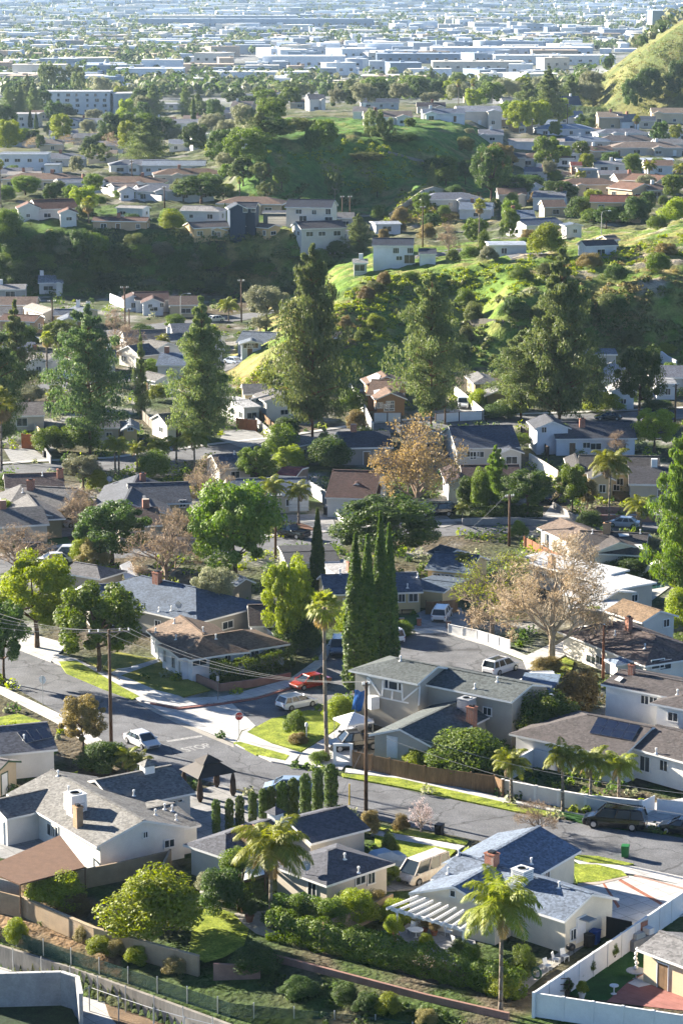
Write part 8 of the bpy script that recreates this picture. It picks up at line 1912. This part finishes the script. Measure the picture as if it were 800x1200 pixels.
# low planting filling the gardens of the valley, clear of houses, streets and drives
def undergrowth():
    boxes = []
    for o in list(COL.objects):
        if o.get('kind') == 'structure' and o.type == 'MESH' and o.name.split('.')[0] not in ('ground', 'lawn', 'front_lawn', 'verge'):
            co = np.empty(len(o.data.vertices) * 3); o.data.vertices.foreach_get('co', co); co = co.reshape(-1, 3)
            for p in o.data.polygons:
                v = [co[i] for i in p.vertices]
                if abs(p.normal.z) > .5: boxes.append([(q[0] + o.location.x, q[1] + o.location.y) for q in v])
    tri = []
    for b in boxes:
        for i in range(1, len(b) - 1): tri.append((*b[0], *b[i], *b[i + 1]))
    tri = np.array(tri)
    def onsheet(x, y):
        x0, y0, x1, y1, x2, y2 = tri.T; a = (x1 - x0) * (y - y0) - (y1 - y0) * (x - x0); b = (x2 - x1) * (y - y1) - (y2 - y1) * (x - x1); c = (x0 - x2) * (y - y2) - (y0 - y2) * (x - x2)
        return bool(np.any(((a >= 0) & (b >= 0) & (c >= 0)) | ((a <= 0) & (b <= 0) & (c <= 0))))
    r = np.random.default_rng(8); out = {'green': [], 'dark': [], 'yellow': [], 'olive': []}
    n = 0
    while n < 5200:
        n += 1; py = r.uniform(300, 1010) if r.random() < .5 else r.uniform(330, 660); px = r.uniform(-20, 820); q = at((px, py))
        if q.y > 640 or zt(q.x, q.y) > .6 or onsheet(q.x, q.y): continue
        if any(h_.inside(q.x, q.y, .5, None) for h_ in ALLH if (h_.c - q).length < 30): continue
        if fbm(q.x, q.y, .06) < -.12: continue
        out[r.choice(['green', 'dark', 'dark', 'yellow', 'olive'])].append((q.x, q.y, r.uniform(.35, 1.25) * (1.25 if q.y > 300 else .8)))
    for k, L in out.items():
        Cs, Ns = [], []
        for x, y, s in L:
            m = 46; d = r.normal(size=(m, 3)); d /= np.linalg.norm(d, axis=1)[:, None]; d[:, 2] = np.abs(d[:, 2]); Cs.append(np.array([x, y, 0]) + d * np.array([s, s, s * 1.25]) * r.uniform(.55, 1, (m, 1))); nn = d + r.normal(size=(m, 3)) * .6; Ns.append(nn / np.linalg.norm(nn, axis=1)[:, None])
        if Cs: tag(link('undergrowth', leaf_mesh('undergrowth', np.concatenate(Cs), np.concatenate(Ns), .26, [L_(k)])), f'low {k} garden planting between the houses', 'undergrowth', None, 'stuff')
undergrowth()
def scatter(zone, n, kinds, seed, tall=(9, 15)):
    r = random.Random(seed); P = pp(zone); k = t = 0
    while k < n and t < n * 30:
        t += 1; px, py = r.uniform(P[0][0], P[1][0]), r.uniform(P[0][1], P[1][1]); q = at((px, py))
        if any(h_.inside(q.x, q.y, q.z + .5, None) or h_.inside(q.x, q.y - 3, q.z + .5, None) for h_ in ALLH if (h_.c - q).length < 40): continue
        if any(abs(b[1][0] - px) < 7 and abs(b[1][1] - py) < 5 for b in ANON): continue
        kd = r.choice(kinds); s_ = ppm(q.y, q.z); h = r.uniform(*tall) * (.5 if kd.startswith('s_') else 1); tree(kd, (px, py), py - h * s_, h * r.uniform(.6, .95) * s_ * (1.5 if kd.startswith('s_') else 1), None, None, True); k += 1
scatter('P 0,122 300,186', 22, ('dark', 'green', 'olive', 'yellow', 's_dark'), 1); scatter('P 560,150 800,255', 20, ('dark', 'green', 's_green', 'yellow', 's_dark', 'olive'), 2, (4, 8)); scatter('P 290,112 700,134', 26, ('dark', 'green', 'olive', 'yellow'), 3)
scatter('P 0,205 380,262', 12, ('s_dark', 'green', 's_green', 'olive', 's_yellow'), 4, (5, 10)); scatter('P 0,285 390,338', 16, ('s_dark', 's_green', 's_olive', 's_brush', 'dark'), 5, (8, 13)); scatter('P 430,225 640,300', 18, ('s_green', 's_dark', 's_rust', 'green'), 6, (5, 10)); scatter('P 520,365 800,428', 9, ('s_dark', 's_green', 's_brush'), 7, (6, 11))
# ------------------------------------------------------------------ labels for trees that only their neighbours tell apart
KW = dict(pine='tall pine', pinewide='dark spreading pine', oak='round dark tree', dark='dark green tree', green='mid green tree', yellow='yellow green tree', olive='silvery grey tree', euc='loose gum tree', brush='brownish green tree', rust='russet tree', fir='slim conifer', conifer='pointed green conifer', cyp='thin dark cypress', bare='leafless grey tree', fan='fan palm', queen='feather palm')
for k in ('dark', 'green', 'brush', 'rust', 'yellow', 'olive'): KW['s_' + k] = dict(dark='dark green bush', green='mid green bush', brush='brownish scrub bush', rust='russet bush', yellow='yellow green bush', olive='silvery grey bush')[k]
for a in ANON:
    if a[4].startswith('house_'): KW[a[4]] = a[4][6:]
used = set()
def rel(dx, dy):
    a = abs(dx), abs(dy)
    if a[0] > a[1] * 1.3: return ('just right of', 'well right of') [a[0] > 26] if dx > 0 else ('just left of', 'well left of')[a[0] > 26]
    if dy < 0: return 'behind' if a[1] < 22 else 'far behind'
    return 'in front of' if a[1] < 22 else 'well below'
for (e, base, top, w, kind, q) in ANON:
    cx, cy = base[0], (base[1] + top) / 2; hs = sorted(HOUSES, key=lambda h_: (h_[1][0] - cx) ** 2 + (h_[1][1] - base[1]) ** 2)[:9]; done = False; ht = base[1] - top
    for size in ('', 'large ' if ht > 34 else 'small ' if ht < 20 else 'medium sized ', 'broad ' if w > ht * .9 else 'upright ', ('wide ' if w > 30 else 'narrow ') + ('low ' if ht < 25 else 'high ')):
        for h_ in hs:
            t = f'{size}{KW[kind]} {rel(cx - h_[1][0], base[1] - 4 - h_[1][1])} the {h_[2]}'
            if t not in used and len(t.split()) <= 16: used.add(t); e['label'] = t; done = True; break
        if done: break
    if not done: e['label'] = f'{KW[kind]} near the {hs[0][2]}'[:110]
bpy.context.view_layer.update()
